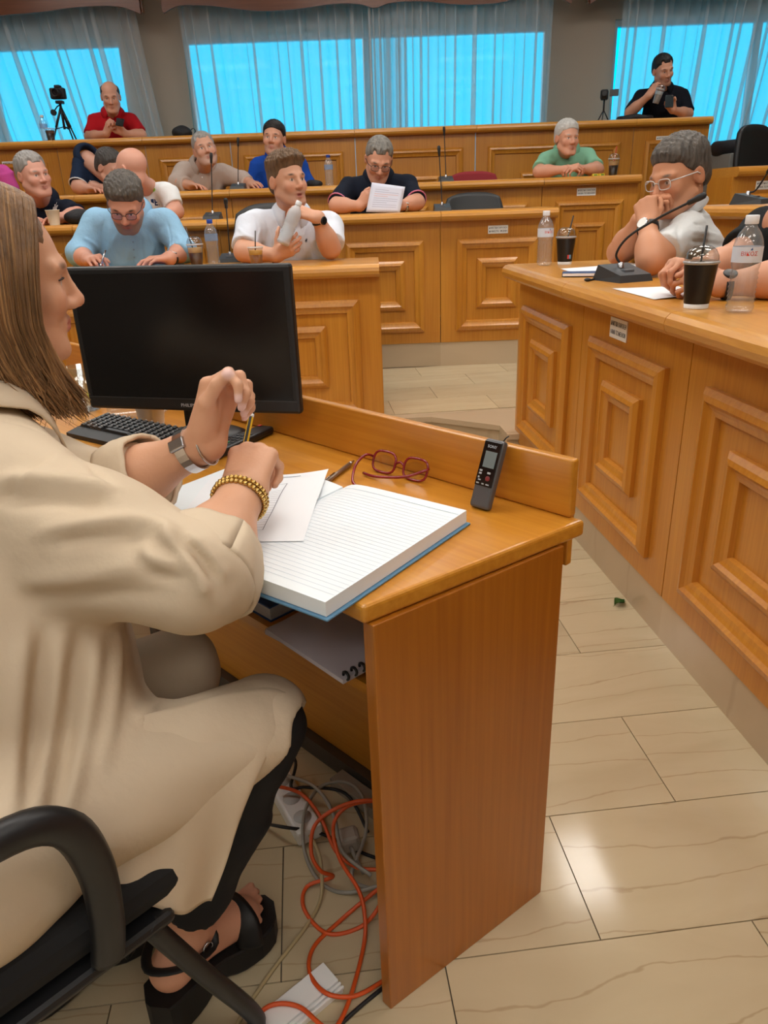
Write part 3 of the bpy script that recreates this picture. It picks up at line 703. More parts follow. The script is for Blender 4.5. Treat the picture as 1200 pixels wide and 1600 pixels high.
def hand(B, Wp, d, n, right=True, curl=(35, 45, 30), sc=1.0, thumb=(.75, .55, -.25), thumb2=(.95, .15, -.35), splay=.08, curls=None, fr=.0086):
    """d finger direction, n back-of-hand normal; returns the finger tips"""
    d = hat(d); n = Vector(n); n = (n-d*n.dot(d)).normalized(); t = d.cross(n)*(-1 if right else 1); tips = []
    Wp = Vector(Wp)
    offs = [(.031, .088, 0), (.011, .092, .003), (-.010, .088, .002), (-.029, .079, -.003)]
    lens = [(.043, .026, .021), (.047, .029, .022), (.044, .027, .021), (.034, .020, .019)]
    K = [Wp + (t*a + d*b + n*c)*sc for a, b, c in offs]
    for i, (a, b, c) in enumerate(offs):
        B.cap(Wp + (t*a*.62 + d*.012)*sc, K[i], .0165*sc, .0115*sc, .014*sc)
    B.ell(Wp + (t*.022+d*.038-n*.010)*sc, (.016*sc, .030*sc, .016*sc), Matrix((t, d, n)).transposed(), .014*sc)
    for i in range(4):
        cu = curls[i] if curls else [c*(1+.08*i) for c in curl]
        tips.append(finger(B, K[i], d, n, t, [l*sc for l in lens[i]], cu, fr*sc*(1, 1.02, .98, .86)[i], .005*sc, splay*(1.2, .3, -.5, -1.4)[i]))
    T0 = Wp + (t*.024 + d*.022 - n*.006)*sc; v1 = hat(d*thumb[0]+t*thumb[1]+n*thumb[2]); v2 = hat(d*thumb2[0]+t*thumb2[1]+n*thumb2[2])
    T1 = T0+v1*.044*sc; T2 = T1+v2*.032*sc; v3 = hat(v2*1.0 - n*.25 - t*.15); T3 = T2+v3*.024*sc
    B.cap(T0, T1, .0150*sc, .0112*sc, .012*sc); B.cap(T1, T2, .0108*sc, .0098*sc, .006*sc); B.cap(T2, T3, .0098*sc, .0078*sc, .004*sc); tips.append(T3)
    return tips
def merge(parts):
    vs = []; qs = []; o = 0
    for v, q in parts: vs.append(v); qs.append(q+o); o += len(v)
    return np.concatenate(vs), np.concatenate(qs)
def hair_mat(name, rgb, var=.35, rough=.55): return mat(name, rgb, rough, var=(60, var, (1, 1, .25)), bump=(110, .6, (1, 1, .22)), spec=.4)
def fuzz(amp, f, seed=0.0):
    def fn(X, Y, Z):
        return amp*(np.sin(f*X+2.1*np.sin(f*.37*Z+seed)+seed)*np.cos(f*.9*Y+1.7*np.sin(f*.31*X))+.6*np.sin(f*1.9*Z+f*1.3*X+seed)*np.sin(f*1.7*Y))
    return fn
def hair_cap(H, style, mate, person, h=.0042, seed=0.0, thick=1.0):
    """short hair: a layer over the skull that thins out towards the hairline"""
    B = Soft(.034); q = H.sc; p = H.p
    side, top = {'short': (.007, .013), 'full': (.009, .020), 'crop': (.003, .004), 'bald': (.005, .004), 'receding': (.006, .010), 'quiff': (.0025, .020), 'thin': (.005, .007)}[style]
    side *= thick; top *= thick
    B.ell(p(0, -.017, .0365), [.0785*q, .0995*q, .0865*q], H.R, .01)
    B.ell(p(0, .022, -.022), [(.0640+H.fat*.6)*q, .0730*q, .0900*q], H.R, .03*q)
    B.ell(p(0, -.050, -.020), [.0640*q, .0530*q, .055*q], H.R, .03)
    off = {'short': 0, 'full': .003, 'crop': -.004, 'bald': -.012, 'receding': -.006, 'quiff': .006, 'thin': -.006}[style]
    P0 = np.array(p(0, .074+off, .066)); nv = np.array(H.R @ Vector((0, .60, -.80))); upv = np.array(H.R @ Vector((0, 0, 1))); fv = np.array(H.R @ Vector((0, 1, 0))); rv = np.array(H.R @ Vector((1, 0, 0))); c0 = np.array(H.c)
    def grow(X, Y, Z):
        d = -((X-P0[0])*nv[0]+(Y-P0[1])*nv[1]+(Z-P0[2])*nv[2])/q           # depth inside the hair side
        zl = ((X-c0[0])*upv[0]+(Y-c0[1])*upv[1]+(Z-c0[2])*upv[2])/q; yl = ((X-c0[0])*fv[0]+(Y-c0[1])*fv[1]+(Z-c0[2])*fv[2])/q; xl = ((X-c0[0])*rv[0]+(Y-c0[1])*rv[1]+(Z-c0[2])*rv[2])/q
        s1 = np.clip((d+.012)/.036, 0, 1); w = np.clip((zl-.045)/.05, 0, 1); th = side+(top-side)*w
        if style == 'quiff': th = th*(1+.7*np.clip((yl-.0)/.06, 0, 1)*w)
        if style == 'receding': s1 = s1
        strand = 1+.16*np.sin(230*(X-c0[0])+2*np.sin(60*(Z-c0[2]))+seed)*np.sin(190*(Y-c0[1])+70*(Z-c0[2]))+.10*np.sin(420*(X-c0[0])+300*(Y-c0[1]))
        return -(q*th*s1*strand*(.6+.4*s1)).astype(np.float32)
    B.disp(grow)
    B.plane(p(0, .074+off, .066), H.R @ Vector((0, .60, -.80)), .003*q)
    B.ell(p(0, .125, -.022), [.062*q, .082*q, .074*q], H.R, .006*q, 's')          # face opening
    for sx in (-1, 1): B.ell(p(sx*.070, .078, .030), [.030*q, .044*q, .040*q], H.R, .008*q, 's')         # temples
    for sx in (-1, 1): B.ell(p(sx*.088, -.004, -.014), [.022*q, .020*q, .033*q], H.R, .006*q, 's')   # around the ears
    if style == 'receding':
        for sx in (-1, 1): B.ell(p(sx*.046, .078, .080), [.020*q, .030*q, .024*q], H.R, .010*q, 's')
    if style == 'bald': B.ell(p(0, .012, .098), [.075*q, .110*q, .072*q], H.R, .008*q, 's')
    v, f = B.mesh(h*q)
    o = link('hair', np_mesh('hair', v, f), mate, person); return o
def glasses(H, mate, person, style='rect', lens_rgb=(235, 235, 240), drop=0.0):
    g = MB(); p = H.p; ez = .0-drop; ey = .101
    for sx in (-1, 1):
        pts = []
        for k in range(16):
            a = 2*math.pi*k/16; cx = .0235*abs(math.cos(a))**.6*math.copysign(1, math.cos(a)); cz = .0165*abs(math.sin(a))**.6*math.copysign(1, math.sin(a))
            pts.append(p(sx*.032+cx, ey-.006*abs(cx+sx*.01)/.03, ez+cz))
        g.tube(pts, .0017*H.sc, 6, closed=True)
        g.tube([p(sx*.0555, ey-.010, ez+.007), p(sx*.074, .06, ez+.008), p(sx*.082, .0, ez+.008), p(sx*.082, -.022, ez-.006)], .0021*H.sc, 6)
    g.tube(smooth_path([p(-.009, ey, ez+.004), p(0, ey+.002, ez+.007), p(.009, ey, ez+.004)], 3), .0016*H.sc, 6)
    o = g.obj('glasses', mate, person)
    for sx in (-1, 1):
        vs = [p(sx*.032+.0215*math.cos(2*math.pi*k/14), ey-.001, ez+.0145*math.sin(2*math.pi*k/14)) for k in range(14)]
        MB().add(vs, [tuple(range(14))]).obj('lens', clear('spectacle lens', lens_rgb, .1), o)
    return o
def collar(person, N, axis, fwd, mate, rad=.066, hgt=.038, spread=.038, open_a=24, drop=.045, stripe=None, name='collar'):
    """turned-down collar round the neck"""
    a = hat(axis); f = Vector(fwd); f = (f-a*f.dot(a)).normalized(); r = f.cross(a)
    def ring(u, rr, z): 
        an = math.radians(open_a+(360-2*open_a)*u); return Vector(N) + (f*math.cos(an)*1.05 + r*math.sin(an))*rr + a*z
    prof = lambda u: [(rad-.003, -.02), (rad, hgt*.9), (rad+.005, hgt), (rad+spread*.55, hgt*.35-.3*drop*ends(u)), (rad+spread, -.008-drop*ends(u))]
    ends = lambda u: max(0, 1-min(u, 1-u)/.16)**1.3
    nu = 30; b = MB(); vs = []; fs = []
    for i in range(nu+1):
        u = i/nu
        tilt = 1-2*abs(u-.5)      # higher at the nape
        for rr, z in prof(u): vs.append(ring(u, rr, z + .016*tilt))
    m = 5
    for i in range(nu):
        for j in range(m-1): fs.append((i*m+j, (i+1)*m+j, (i+1)*m+j+1, i*m+j+1))
    b.add(vs, fs, True); o = b.obj(name, mate, person); md = o.modifiers.new('thick', 'SOLIDIFY'); md.thickness = .0035; md.offset = 1
    if stripe is not None:
        s2 = MB(); s2.tube([vs[i*m+4]+a*.001 for i in range(nu+1)], .0028, 5); s2.obj('collar_trim', stripe, person)
    return o
def lerp(a, b, t): return Vector(a)*(1-t)+Vector(b)*t
def watch(person, Wr, d, n, strap, face, r=.034, label='wristwatch', fr=.017):
    d = hat(d); n = Vector(n); n = (n-d*n.dot(d)).normalized(); t = d.cross(n); b = MB()
    pts = [Vector(Wr)+(n*math.cos(a)*r*.86+t*math.sin(a)*r) for a in [2*math.pi*k/18 for k in range(18)]]
    vs = []; 
    for q in pts:
        o = (q-Vector(Wr)).normalized()
        vs += [q-d*.009, q-d*.009+o*.003, q+d*.009+o*.003, q+d*.009]
    fs = [(i*4+j, ((i+1) % 18)*4+j, ((i+1) % 18)*4+(j+1) % 4, i*4+(j+1) % 4) for i in range(18) for j in range(4)]
    w = b.add(vs, fs, True).obj(label, strap, person)
    M = frame(t, d, n, Vector(Wr)+n*r*.86)
    MB().lathe([(fr, -.002), (fr, .006), (fr*.9, .0085), (fr*.82, .0085)], 20, M).obj('watch_case', STEEL if face is not BLACKG else BLACK, w)
    MB().lathe([(fr*.85, .0086), (.0001, .0087)], 20, M).obj('watch_dial', face, w); return w

def person(label, head, shL, shR, elL, elR, wrL, wrR, pelvis, skin=(205, 156, 126), shirt=None, sleeve=.75, style='polo', hstyle='short', hair=None,
           handL=None, handR=None, hcol={}, fat=.0, belly=1.0, trousers=None, stripe=None, hh=.0046, hs=.008, neck=None, seat_fwd=None, cuff=None, arm=1.0, knees=None, lean=None, hthick=1.0, vneck=.0, shape_extra=None, fold=1.0, creases=(), rest=None, fl=None):
    """one seated figure; joints in world space. hands: (d, n, kwargs) or None. Returns the body object"""
    shL, shR, elL, elR, wrL, wrR, pelvis = [Vector(q) for q in (shL, shR, elL, elR, wrL, wrR, pelvis)]
    if fl is not None: pelvis.z = fl+.515
    if rest is not None:
        for e_ in (elL, elR): e_.z = max(e_.z, rest+(.050 if sleeve <= 1 else .062)*arm)
        for w_ in (wrL, wrR): w_.z = max(w_.z, rest+.036*arm)
    mid = (shL+shR)/2; up = (mid-pelvis).normalized(); r = (shR-shL); wid = r.length; r.normalize(); fwd = up.cross(r).normalized(); R = Matrix((r, fwd, r.cross(fwd))).transposed()
    N = neck or mid + up*.045 - fwd*.01
    N = Vector(N)
    # ---- skin: head, neck and chest
    B = Soft(); head.build(B)
    nk = head.p(0, -.030, -.055); B.cap(nk, N, .052*head.sc+fat*.6, .058+fat*.5, .03); B.cap(N, mid-up*.05+fwd*.02, .058+fat*.4, .06, .03)
    B.cap(head.p(0, .0, -.085), N+fwd*.015, .030+fat*.5, .042, .03)
    B.ell(mid-up*.075+fwd*.012, (wid*.40, .082, .085), R, .03)
    v1, q1 = B.mesh(hh); v1 = relax(v1, q1, 1); c1 = head.color(v1, skin, **hcol); parts = [(v1, q1)]; cols = [c1]
    # ---- arms with hands
    for sh, el, wr, hd, right in ((shL, elL, wrL, handL, False), (shR, elR, wrR, handR, True)):
        A = Soft(); A.cap(sh, el, .048*arm, .041*arm, .03); A.cap(el, lerp(el, wr, .35), .040*arm, .040*arm, .03); A.cap(lerp(el, wr, .3), wr, .041*arm, .0265*arm, .03)
        A.ell(wr, (.028*arm,)*3, None, .02)
        if hd: hand(A, wr, hd[0], hd[1], right, **(hd[2] if len(hd) > 2 else {}))
        else:
            dh = (wr-el).normalized(); dh.z *= .3; hand(A, wr, dh, V(0, 0, 1)+r*(-.35 if right else .35), right, curl=(8, 16, 12))
        if rest is not None: A.plane((0, 0, rest-.0008), (0, 0, -1), .006)
        v, q = A.mesh(.0046 if hh < .006 else hh*.9); parts.append((v, q)); cb = np.tile(np.array(lin(skin)), (len(v), 1))
        tip = np.clip((np.linalg.norm(v-np.array(wr)[None, :], axis=1)-.1)/.07, 0, 1)*np.clip(((v-np.array(wr)[None, :]) @ np.array((wr-el).normalized()))/.05, 0, 1)
        red = np.array(lin(tuple(np.array(skin)*np.array([1.0, .86, .82])))); cb = cb*(1-.5*tip[:, None])+red[None, :]*.5*tip[:, None]; cols.append(cb)
    v, q = merge(parts); body = link('person', np_mesh('person', v, q, np.concatenate(cols)), SKINM); tag(body, label, 'person')
    # ---- shirt
    if shirt is not None:
        T = Soft(.01); bw = wid*.5
        T.cap(shL, shR, .058, .058, .04)
        for sh_ in (shL, shR): T.cap(N-up*.022, lerp(N-up*.01, sh_, .8), .046, .056, .04); T.cap(N-up*.050, mid-up*.03, .060+fat*.4, .08, .05)
        T.ell(mid-up*.15+fwd*.012, (bw*1.0+fat*.5, .118+fat, .21), R, .06)
        T.ell(lerp(pelvis, mid, .34)+fwd*.02*belly, (.158*belly+fat, .128*belly, .2), R, .06)
        T.ell(pelvis, (.17*belly, .13*belly, .11), R, .05)
        for sh, el, wr in ((shL, elL, wrL), (shR, elR, wrR)):
            if sleeve <= 1:
                e = lerp(sh, el, sleeve); T.cone(sh, e, .060*arm, .061*arm, .035)
            else:
                T.cap(sh, el, .064*arm, .056*arm, .04); e = lerp(el, wr, sleeve-1); T.cone(lerp(sh, el, .97), e, .056*arm, .048*arm, .03)
        if vneck > 0: T.cap(N+fwd*.07+up*.03, N+fwd*.10-up*vneck, .035, .008, .015, 's')
        hdir = (head.p(0, -.02, -.03)-N).normalized(); T.cap(N-hdir*.006, N+hdir*.12, .054+fat*.4, .068, .012, 's')                 # neck hole
        if shape_extra: shape_extra(T, mid, up, fwd, r)
        rv_, uv_, fv_ = [np.array(z) for z in (r, up, fwd)]; m0 = np.array(mid); fs_ = fold
        def folds(X, Y, Z):
            a = (X-m0[0])*rv_[0]+(Y-m0[1])*rv_[1]+(Z-m0[2])*rv_[2]; u = (X-m0[0])*uv_[0]+(Y-m0[1])*uv_[1]+(Z-m0[2])*uv_[2]; f = (X-m0[0])*fv_[0]+(Y-m0[1])*fv_[1]+(Z-m0[2])*fv_[2]
            s1 = np.sin(30*a+18*u*np.sign(a)+3*np.sin(12*u+5*f)+7*m0[0]); s2 = np.sin(46*u-22*np.abs(a)+2.5*np.sin(14*a+8*f)+5*m0[0]); s3 = np.sin(70*(f*.7+u*.5)+3*np.sin(20*a))
            return (fs_*(.0048*np.abs(s1)**1.5*np.sign(s1)*(.5+.5*np.sin(9*u+6*a)) + .0042*np.abs(s2)**1.3*np.sign(s2)*(.5-.5*np.sin(8*u+7*a)) + .0016*s3)).astype(np.float32)
        T.disp(folds)
        v, q = T.mesh(hs); v = relax(v, q, 1)
        if creases: v = press(v, q, creases)
        link('shirt', np_mesh('shirt', v, q), shirt, body)
        if style in ('polo', 'shirt'):
            ax = hat(head.p(0, -.03, -.06)-(N-up*.06))
            collar(body, N+up*.024, (ax+up).normalized(), fwd, cuff or shirt, rad=.063+fat*.5, stripe=stripe, drop=.05 if style == 'shirt' else .035, open_a=26 if style == 'shirt' else 20)
            if sleeve <= 1 and stripe is not None:
                for sh, el in ((shL, elL), (shR, elR)):
                    e = lerp(sh, el, sleeve-.012); dd = hat(el-sh); xx = dd.orthogonal().normalized(); yy = dd.cross(xx); bb = MB()
                    bb.tube([e+(xx*math.cos(a)+yy*math.sin(a))*.0625*arm for a in [2*math.pi*k/20 for k in range(20)]], .0045, 6, closed=True); bb.obj('sleeve_trim', stripe, body)
    # ---- trousers
    if trousers is not None:
        G = Soft(); sf = Vector(seat_fwd) if seat_fwd is not None else Vector((fwd.x, fwd.y, 0)).normalized(); sr = Vector((sf.y, -sf.x, 0))
        G.ell(pelvis-V(0, 0, .04), (.17, .15, .10), R, .05)
        for s in (-1, 1):
            hp = pelvis + sr*s*.09 - V(0, 0, .04); kn = hp + sf*.36 + sr*s*.05 + V(0, 0, .0); an = V(kn.x, kn.y, (fl+.085) if fl is not None else kn.z-.40) + sf*.0
            if knees: kn, an = [Vector(z) for z in knees[0 if s < 0 else 1]]
            G.cap(hp, kn, .085, .065, .04); G.cap(kn, an, .060, .045, .03); G.cap(an, an+sf*.10-V(0, 0, .045), .045, .036, .02)
        v, q = G.mesh(.016); link('trousers', np_mesh('trousers', v, q), trousers, body)
    if hair is not None: hair_cap(head, hstyle, hair, body, thick=hthick)
    body['_neck'] = 0; del body['_neck']
    return body
# ================================================================ the people
SH = lambda nm, c, **k: mat('cloth '+nm, c, .9, bump=(24, .55, (1, 1, 1)), spec=.2, **k)
DARKT = mat('dark trousers', (34, 36, 44), .9)
H_DARK = hair_mat('hair dark brown', (46, 36, 30)); H_GREY = hair_mat('hair grey', (122, 118, 112)); H_SALT = hair_mat('hair salt and pepper', (84, 78, 72), .5)
H_WHITE = hair_mat('hair white', (196, 194, 190), .15); H_BROWN = hair_mat('hair brown', (96, 72, 52)); H_BLACK = hair_mat('hair black', (24, 20, 20)); H_SHORTG = hair_mat('hair cropped grey', (150, 146, 142), .2)
# --- man in the pale blue shirt, front bench
hd = Head(PY(196, 318, 3.98), head_rot(6, 36, -4), 1.04, fat=.006)
blue_man = person('bearded man in a pale blue shirt writing with a pen', hd, PY(258, 350, 4.22), PY(152, 350, 4.2), PY(290, 404, 4.12), PY(124, 404, 4.1), PY(264, 404, 3.93), PY(140, 407, 3.93), PY(206, 470, 4.36)+V(0, 0, -.16),
    rest=ZB1, skin=(206, 150, 128), fl=FL1, shirt=SH('pale blue', (142, 184, 214)), sleeve=1.45, style='shirt', hstyle='full', hair=H_SALT, fat=.012, belly=1.15, arm=1.12,
    handL=(V(-.75, -.62, .05), V(-.1, -.1, 1), dict(curl=(18, 24, 16))), handR=(V(.55, -.8, .15), V(-.35, 0, .95), dict(curl=(40, 42, 25))), trousers=DARKT,
    hs=.0065, fold=.7, creases=[([(206, 372), (209, 392), (212, 414)], .004, .006), ([(163, 344), (158, 365), (160, 392)], -.005, .006), ([(168, 350), (172, 372), (168, 395)], .005, .010), ([(260, 344), (266, 366), (266, 392)], -.005, .006), ([(182, 366), (176, 385), (182, 404)], .006, .010), ([(232, 366), (240, 385), (234, 404)], .006, .010), ([(192, 372), (196, 390), (192, 408)], -.005, .008), ([(222, 372), (222, 392), (226, 408)], -.005, .008), ([(130, 372), (145, 380), (155, 392)], .007, .010), ([(276, 366), (284, 380), (290, 395)], .007, .010), ([(270, 376), (276, 390), (284, 402)], -.006, .008)],
    hcol=dict(beard=(120, 108, 100), bamt=.85, brow=(60, 50, 46)))
glasses(hd, mat('spectacle frame dark', (50, 40, 44), .4), blue_man)
watch(blue_man, lerp(PY(290, 404, 4.12), PY(264, 404, 3.93), .86), PY(264, 404, 3.93)-PY(290, 404, 4.12), V(.3, -.5, .8), BLACK, mat('pale dial', (200, 205, 205), .3))
# --- young man in the white shirt, front bench
hd = Head(PY(449, 283, 4.05), head_rot(40, -2, 2), 1.04, mouth=.006)
white_man = person('young man in a white shirt holding a frosted bottle', hd, PY(516, 352, 4.18), PY(392, 350, 4.12), PY(517, 398, 3.98), PY(382, 400, 3.98), PY(497, 341, 3.90), PY(431, 401, 3.86), PY(452, 480, 4.4)+V(0, 0, -.12),
    rest=ZB1, skin=(208, 156, 128), fl=FL1, shirt=SH('white', (222, 228, 240)), sleeve=.82, style='shirt', hstyle='quiff', hair=hair_mat('hair light brown', (104, 80, 58)), belly=1.12, arm=1.16, vneck=.07,
    handL=(V(-.80, -.25, .35), V(.25, -.55, .8), dict(curl=(30, 40, 25), thumb=(.6, .3, -.7), thumb2=(.8, 0, -.6))), handR=(V(.72, -.25, .30), V(-.1, -.95, -.3), dict(curl=(25, 45, 35), thumb=(.4, .8, -.3), thumb2=(.5, .7, -.4))), trousers=DARKT,
    hs=.0065, fold=.8, creases=[([(398, 338), (404, 356), (398, 376)], -.006, .006), ([(404, 334), (414, 352), (412, 378)], .006, .009), ([(420, 350), (424, 372), (420, 398)], .006, .010), ([(428, 346), (434, 368), (432, 390)], -.005, .008), ([(478, 352), (474, 372), (478, 400)], .007, .010), ([(488, 350), (484, 376), (490, 402)], -.006, .008), ([(498, 356), (496, 380), (500, 402)], .006, .009), ([(372, 356), (382, 366), (396, 372)], .006, .008), ([(374, 370), (386, 378), (398, 380)], -.005, .007), ([(462, 345), (459, 370), (462, 405)], -.004, .006)],
    hcol=dict(beard=(140, 110, 98), bamt=.28, brow=(52, 38, 30), eye=(60, 44, 34)))
watch(white_man, lerp(PY(517, 398, 3.98), PY(497, 341, 3.90), .95), PY(497, 341, 3.90)-PY(517, 398, 3.98), V(.7, -.7, .1), BLACKM, BLACKG, r=.036, fr=.02)
MB().tube([PY(427, 401, 3.88)+V(0, .036*math.cos(a), .036*math.sin(a)) for a in [2*math.pi*k/16 for k in range(16)]], .0045, 6, closed=True).obj('cord_bracelet', BLACK, white_man)
# --- man in the navy polo with a sheet of paper, second row
hd = Head(PY(592, 250, 5.22), head_rot(4, 30, -6), 1.04, fat=.004)
read_man = person('man in a navy polo with pink collar stripes reading a sheet of paper', hd, PY(636, 290, 5.42), PY(547, 293, 5.42), PY(652, 325, 5.24), PY(526, 325, 5.22), PY(626, 322, 5.12), PY(562, 322, 5.12), PY(590, 370, 5.62)+V(0, 0, -.18),
    rest=ZB2, skin=(206, 152, 126), fl=FL2, shirt=SH('navy', (24, 30, 44)), sleeve=.9, style='polo', hstyle='receding', hair=H_GREY, stripe=mat('pink trim', (206, 120, 150), .8), fat=.008, belly=1.15, arm=1.1,
    handL=(V(-.85, -.3, .3), V(.1, -.9, .3), dict(curl=(15, 25, 15))), handR=(V(.6, -.3, .55), V(-.2, -.9, .3), dict(curl=(60, 70, 40))), trousers=DARKT, hcol=dict(brow=(90, 84, 80), beard=(190, 150, 134), bamt=.3))
glasses(hd, mat('spectacle frame brown', (44, 32, 30), .4), read_man, drop=.004)
watch(read_man, lerp(PY(652, 325, 5.24), PY(626, 322, 5.12), .8), PY(626, 322, 5.12)-PY(652, 325, 5.24), V(.1, -.7, .6), STEEL, mat('steel dial', (210, 212, 214), .3), r=.034)
# --- elderly man in the mint polo, third row
hd = Head(PY(886, 216, 6.18), head_rot(14, 4, 0), 1.0)
mint_man = person('white-haired man in a mint green polo leaning on the third row', hd, PY(918, 246, 6.38), PY(853, 250, 6.36), PY(934, 266, 6.2), PY(842, 270, 6.2), PY(905, 264, 6.08), PY(884, 265, 6.08), PY(888, 320, 6.55)+V(0, 0, -.05),
    rest=ZB3, skin=(212, 156, 130), fl=FL3, shirt=SH('mint', (134, 190, 160)), sleeve=.78, style='polo', hstyle='short', hair=H_WHITE, belly=1.05,
    handL=(V(-.85, -.4, .1), V(.1, -.4, .9), dict(curl=(50, 50, 30))), handR=(V(.85, -.4, .2), V(-.1, -.4, .9), dict(curl=(40, 50, 30))), trousers=DARKT, hcol=dict(brow=(180, 172, 166)))
# --- man in the beige shirt, third row
hd = Head(PY(320, 234, 6.18), head_rot(18, -6, 10), 1.02, fat=.006)
beige_man = person('grey-cropped man in a beige shirt lounging behind the third row', hd, PY(350, 273, 6.42), PY(287, 270, 6.34), PY(380, 290, 6.34), PY(277, 298, 6.25), PY(392, 294, 6.20), PY(300, 306, 6.12), PY(325, 335, 6.62)+V(0, 0, -.1),
    rest=ZB3, skin=(204, 154, 130), fl=FL3, shirt=SH('beige', (182, 166, 156)), sleeve=1.7, style='shirt', hstyle='receding', hair=H_SHORTG, fat=.012, belly=1.3, arm=1.15, trousers=DARKT,
    hcol=dict(brow=(90, 82, 78), beard=(176, 150, 138), bamt=.5), hthick=.7)
# --- man in the royal blue polo, third row
hd = Head(PY(428, 217, 6.25), head_rot(-6, -3, -4), 1.0)
royal_man = person('dark-haired man in a royal blue polo behind the young man', hd, PY(466, 256, 6.44), PY(403, 258, 6.44), PY(486, 296, 6.44), PY(394, 296, 6.44), PY(470, 310, 6.36)-V(0, 0, .08), PY(412, 310, 6.36)-V(0, 0, .08), PY(436, 335, 6.6)+V(0, 0, -.05),
    skin=(206, 152, 126), fl=FL3, shirt=SH('royal blue', (26, 74, 168)), sleeve=.85, style='polo', hstyle='short', hair=H_BLACK, trousers=DARKT, hcol=dict(brow=(34, 28, 26), beard=(120, 96, 88), bamt=.35))
# --- man in the navy polo with a white emblem, second row
hd = Head(PY(52, 273, 5.12), head_rot(52, 4, 6), 1.06, fat=.01)
emblem_man = person('grey-haired man in a navy polo with a white emblem looking aside', hd, PY(108, 330, 5.36), PY(24, 322, 5.42), PY(126, 356, 5.26), PY(14, 356, 5.3), PY(96, 358, 5.10), PY(50, 362, 5.12), PY(74, 410, 5.62)+V(0, 0, -.14),
    rest=ZB2, skin=(212, 156, 136), fl=FL2, shirt=SH('dark navy', (22, 28, 44)), sleeve=.9, style='polo', hstyle='receding', hair=H_SHORTG, fat=.012, belly=1.2, arm=1.1, trousers=DARKT, hcol=dict(brow=(150, 140, 136)))
# --- bald man in the white T-shirt, second row, seen in profile
hd = Head(PY(205, 266, 5.16), head_rot(-112, 8, 0), 1.04)
bald_man = person('bald man in a printed white T-shirt turned to his neighbour', hd, PY(262, 302, 5.34), PY(200, 308, 5.42), PY(276, 334, 5.28), PY(196, 345, 5.3), PY(262, 345, 5.12), PY(214, 350, 5.12), PY(232, 400, 5.62)+V(0, 0, -.14),
    rest=ZB2, skin=(214, 158, 136), fl=FL2, shirt=SH('T-shirt white', (232, 236, 238)), sleeve=.72, style='tee', hstyle='crop', hair=None, trousers=DARKT, arm=1.1, hcol=dict(beard=(170, 140, 126), bamt=.4))
# --- man in the dark polo with white trim, third row, half hidden
hd = Head(PY(172, 263, 6.10), head_rot(64, 22, 0), 1.04)
trim_man = person('man in a dark navy polo with white sleeve trim leaning over', hd, PY(150, 262, 6.36), PY(128, 258, 6.3), PY(140, 296, 6.26), PY(122, 292, 6.16), PY(166, 303, 6.1), PY(140, 300, 6.08), PY(150, 335, 6.56)+V(0, 0, -.1),
    rest=ZB3, skin=(206, 154, 132), fl=FL3, shirt=SH('ink blue', (26, 40, 64)), sleeve=.9, style='polo', hstyle='short', hair=hair_mat('hair dark grey', (70, 66, 64)), stripe=mat('white trim', (220, 224, 228), .8), trousers=DARKT, arm=1.1)
# --- person in pink, third row, at the frame's edge
hd = Head(PY(-34, 238, 6.2), head_rot(20, 0, 0), 1.0)
pink_man = person('person in a bright pink shirt behind the grey-haired man', hd, PY(6, 272, 6.40), PY(-62, 272, 6.4), PY(18, 302, 6.42), PY(-76, 302, 6.42), PY(-10, 312, 6.36)-V(0, 0, .08), PY(-50, 312, 6.36)-V(0, 0, .08), PY(-30, 335, 6.6)+V(0, 0, -.05),
    fl=FL3, shirt=SH('pink', (206, 84, 162)), sleeve=.9, style='tee', hstyle='short', hair=H_DARK, trousers=DARKT, arm=1.15)
# --- man in red with a phone, back row
hd = Head(PY(173, 152, 7.33), head_rot(14, 16, 0), .98)
red_man = person('balding man in a red polo looking at his phone', hd, PY(204, 189, 7.50), PY(149, 189, 7.50), PY(222, 214, 7.42), PY(140, 214, 7.42), PY(195, 209, 7.30), PY(166, 209, 7.28), PY(178, 262, 7.72)+V(0, 0, -.12),
    rest=ZB4, skin=(206, 152, 128), fl=FL4, shirt=SH('red', (178, 24, 34)), sleeve=.85, style='polo', hstyle='bald', hair=hair_mat('hair fringe dark', (60, 52, 48)), trousers=DARKT,
    handL=(V(-.55, -.3, .75), V(.2, .85, .3), dict(curl=(35, 40, 20))), handR=(V(.5, -.4, .6), V(-.2, -.9, .3), dict(curl=(55, 55, 30))), hcol=dict(brow=(80, 64, 56)))
# --- man in black drinking, back row right
hd = Head(PY(1036, 110, 7.33), head_rot(12, 16, 10), .98)
drink_man = person('man in a black polo drinking iced coffee and holding a phone', hd, PY(1064, 148, 7.50), PY(1003, 152, 7.48), PY(1075, 178, 7.40), PY(984, 176, 7.36), PY(1051, 172, 7.26), PY(1013, 150, 7.24), PY(1034, 224, 7.72)+V(0, 0, -.05),
    rest=ZB4, skin=(204, 150, 124), fl=FL4, shirt=SH('black', (18, 20, 30)), sleeve=.9, style='polo', hstyle='receding', hair=H_BLACK, trousers=DARKT,
    handL=(V(-.35, -.25, .75), V(.1, .9, .2), dict(curl=(35, 45, 25))), handR=(V(.55, -.2, .75), V(-.5, -.55, .5), dict(curl=(45, 50, 25))), hcol=dict(brow=(40, 30, 28), beard=(110, 84, 74), bamt=.4))
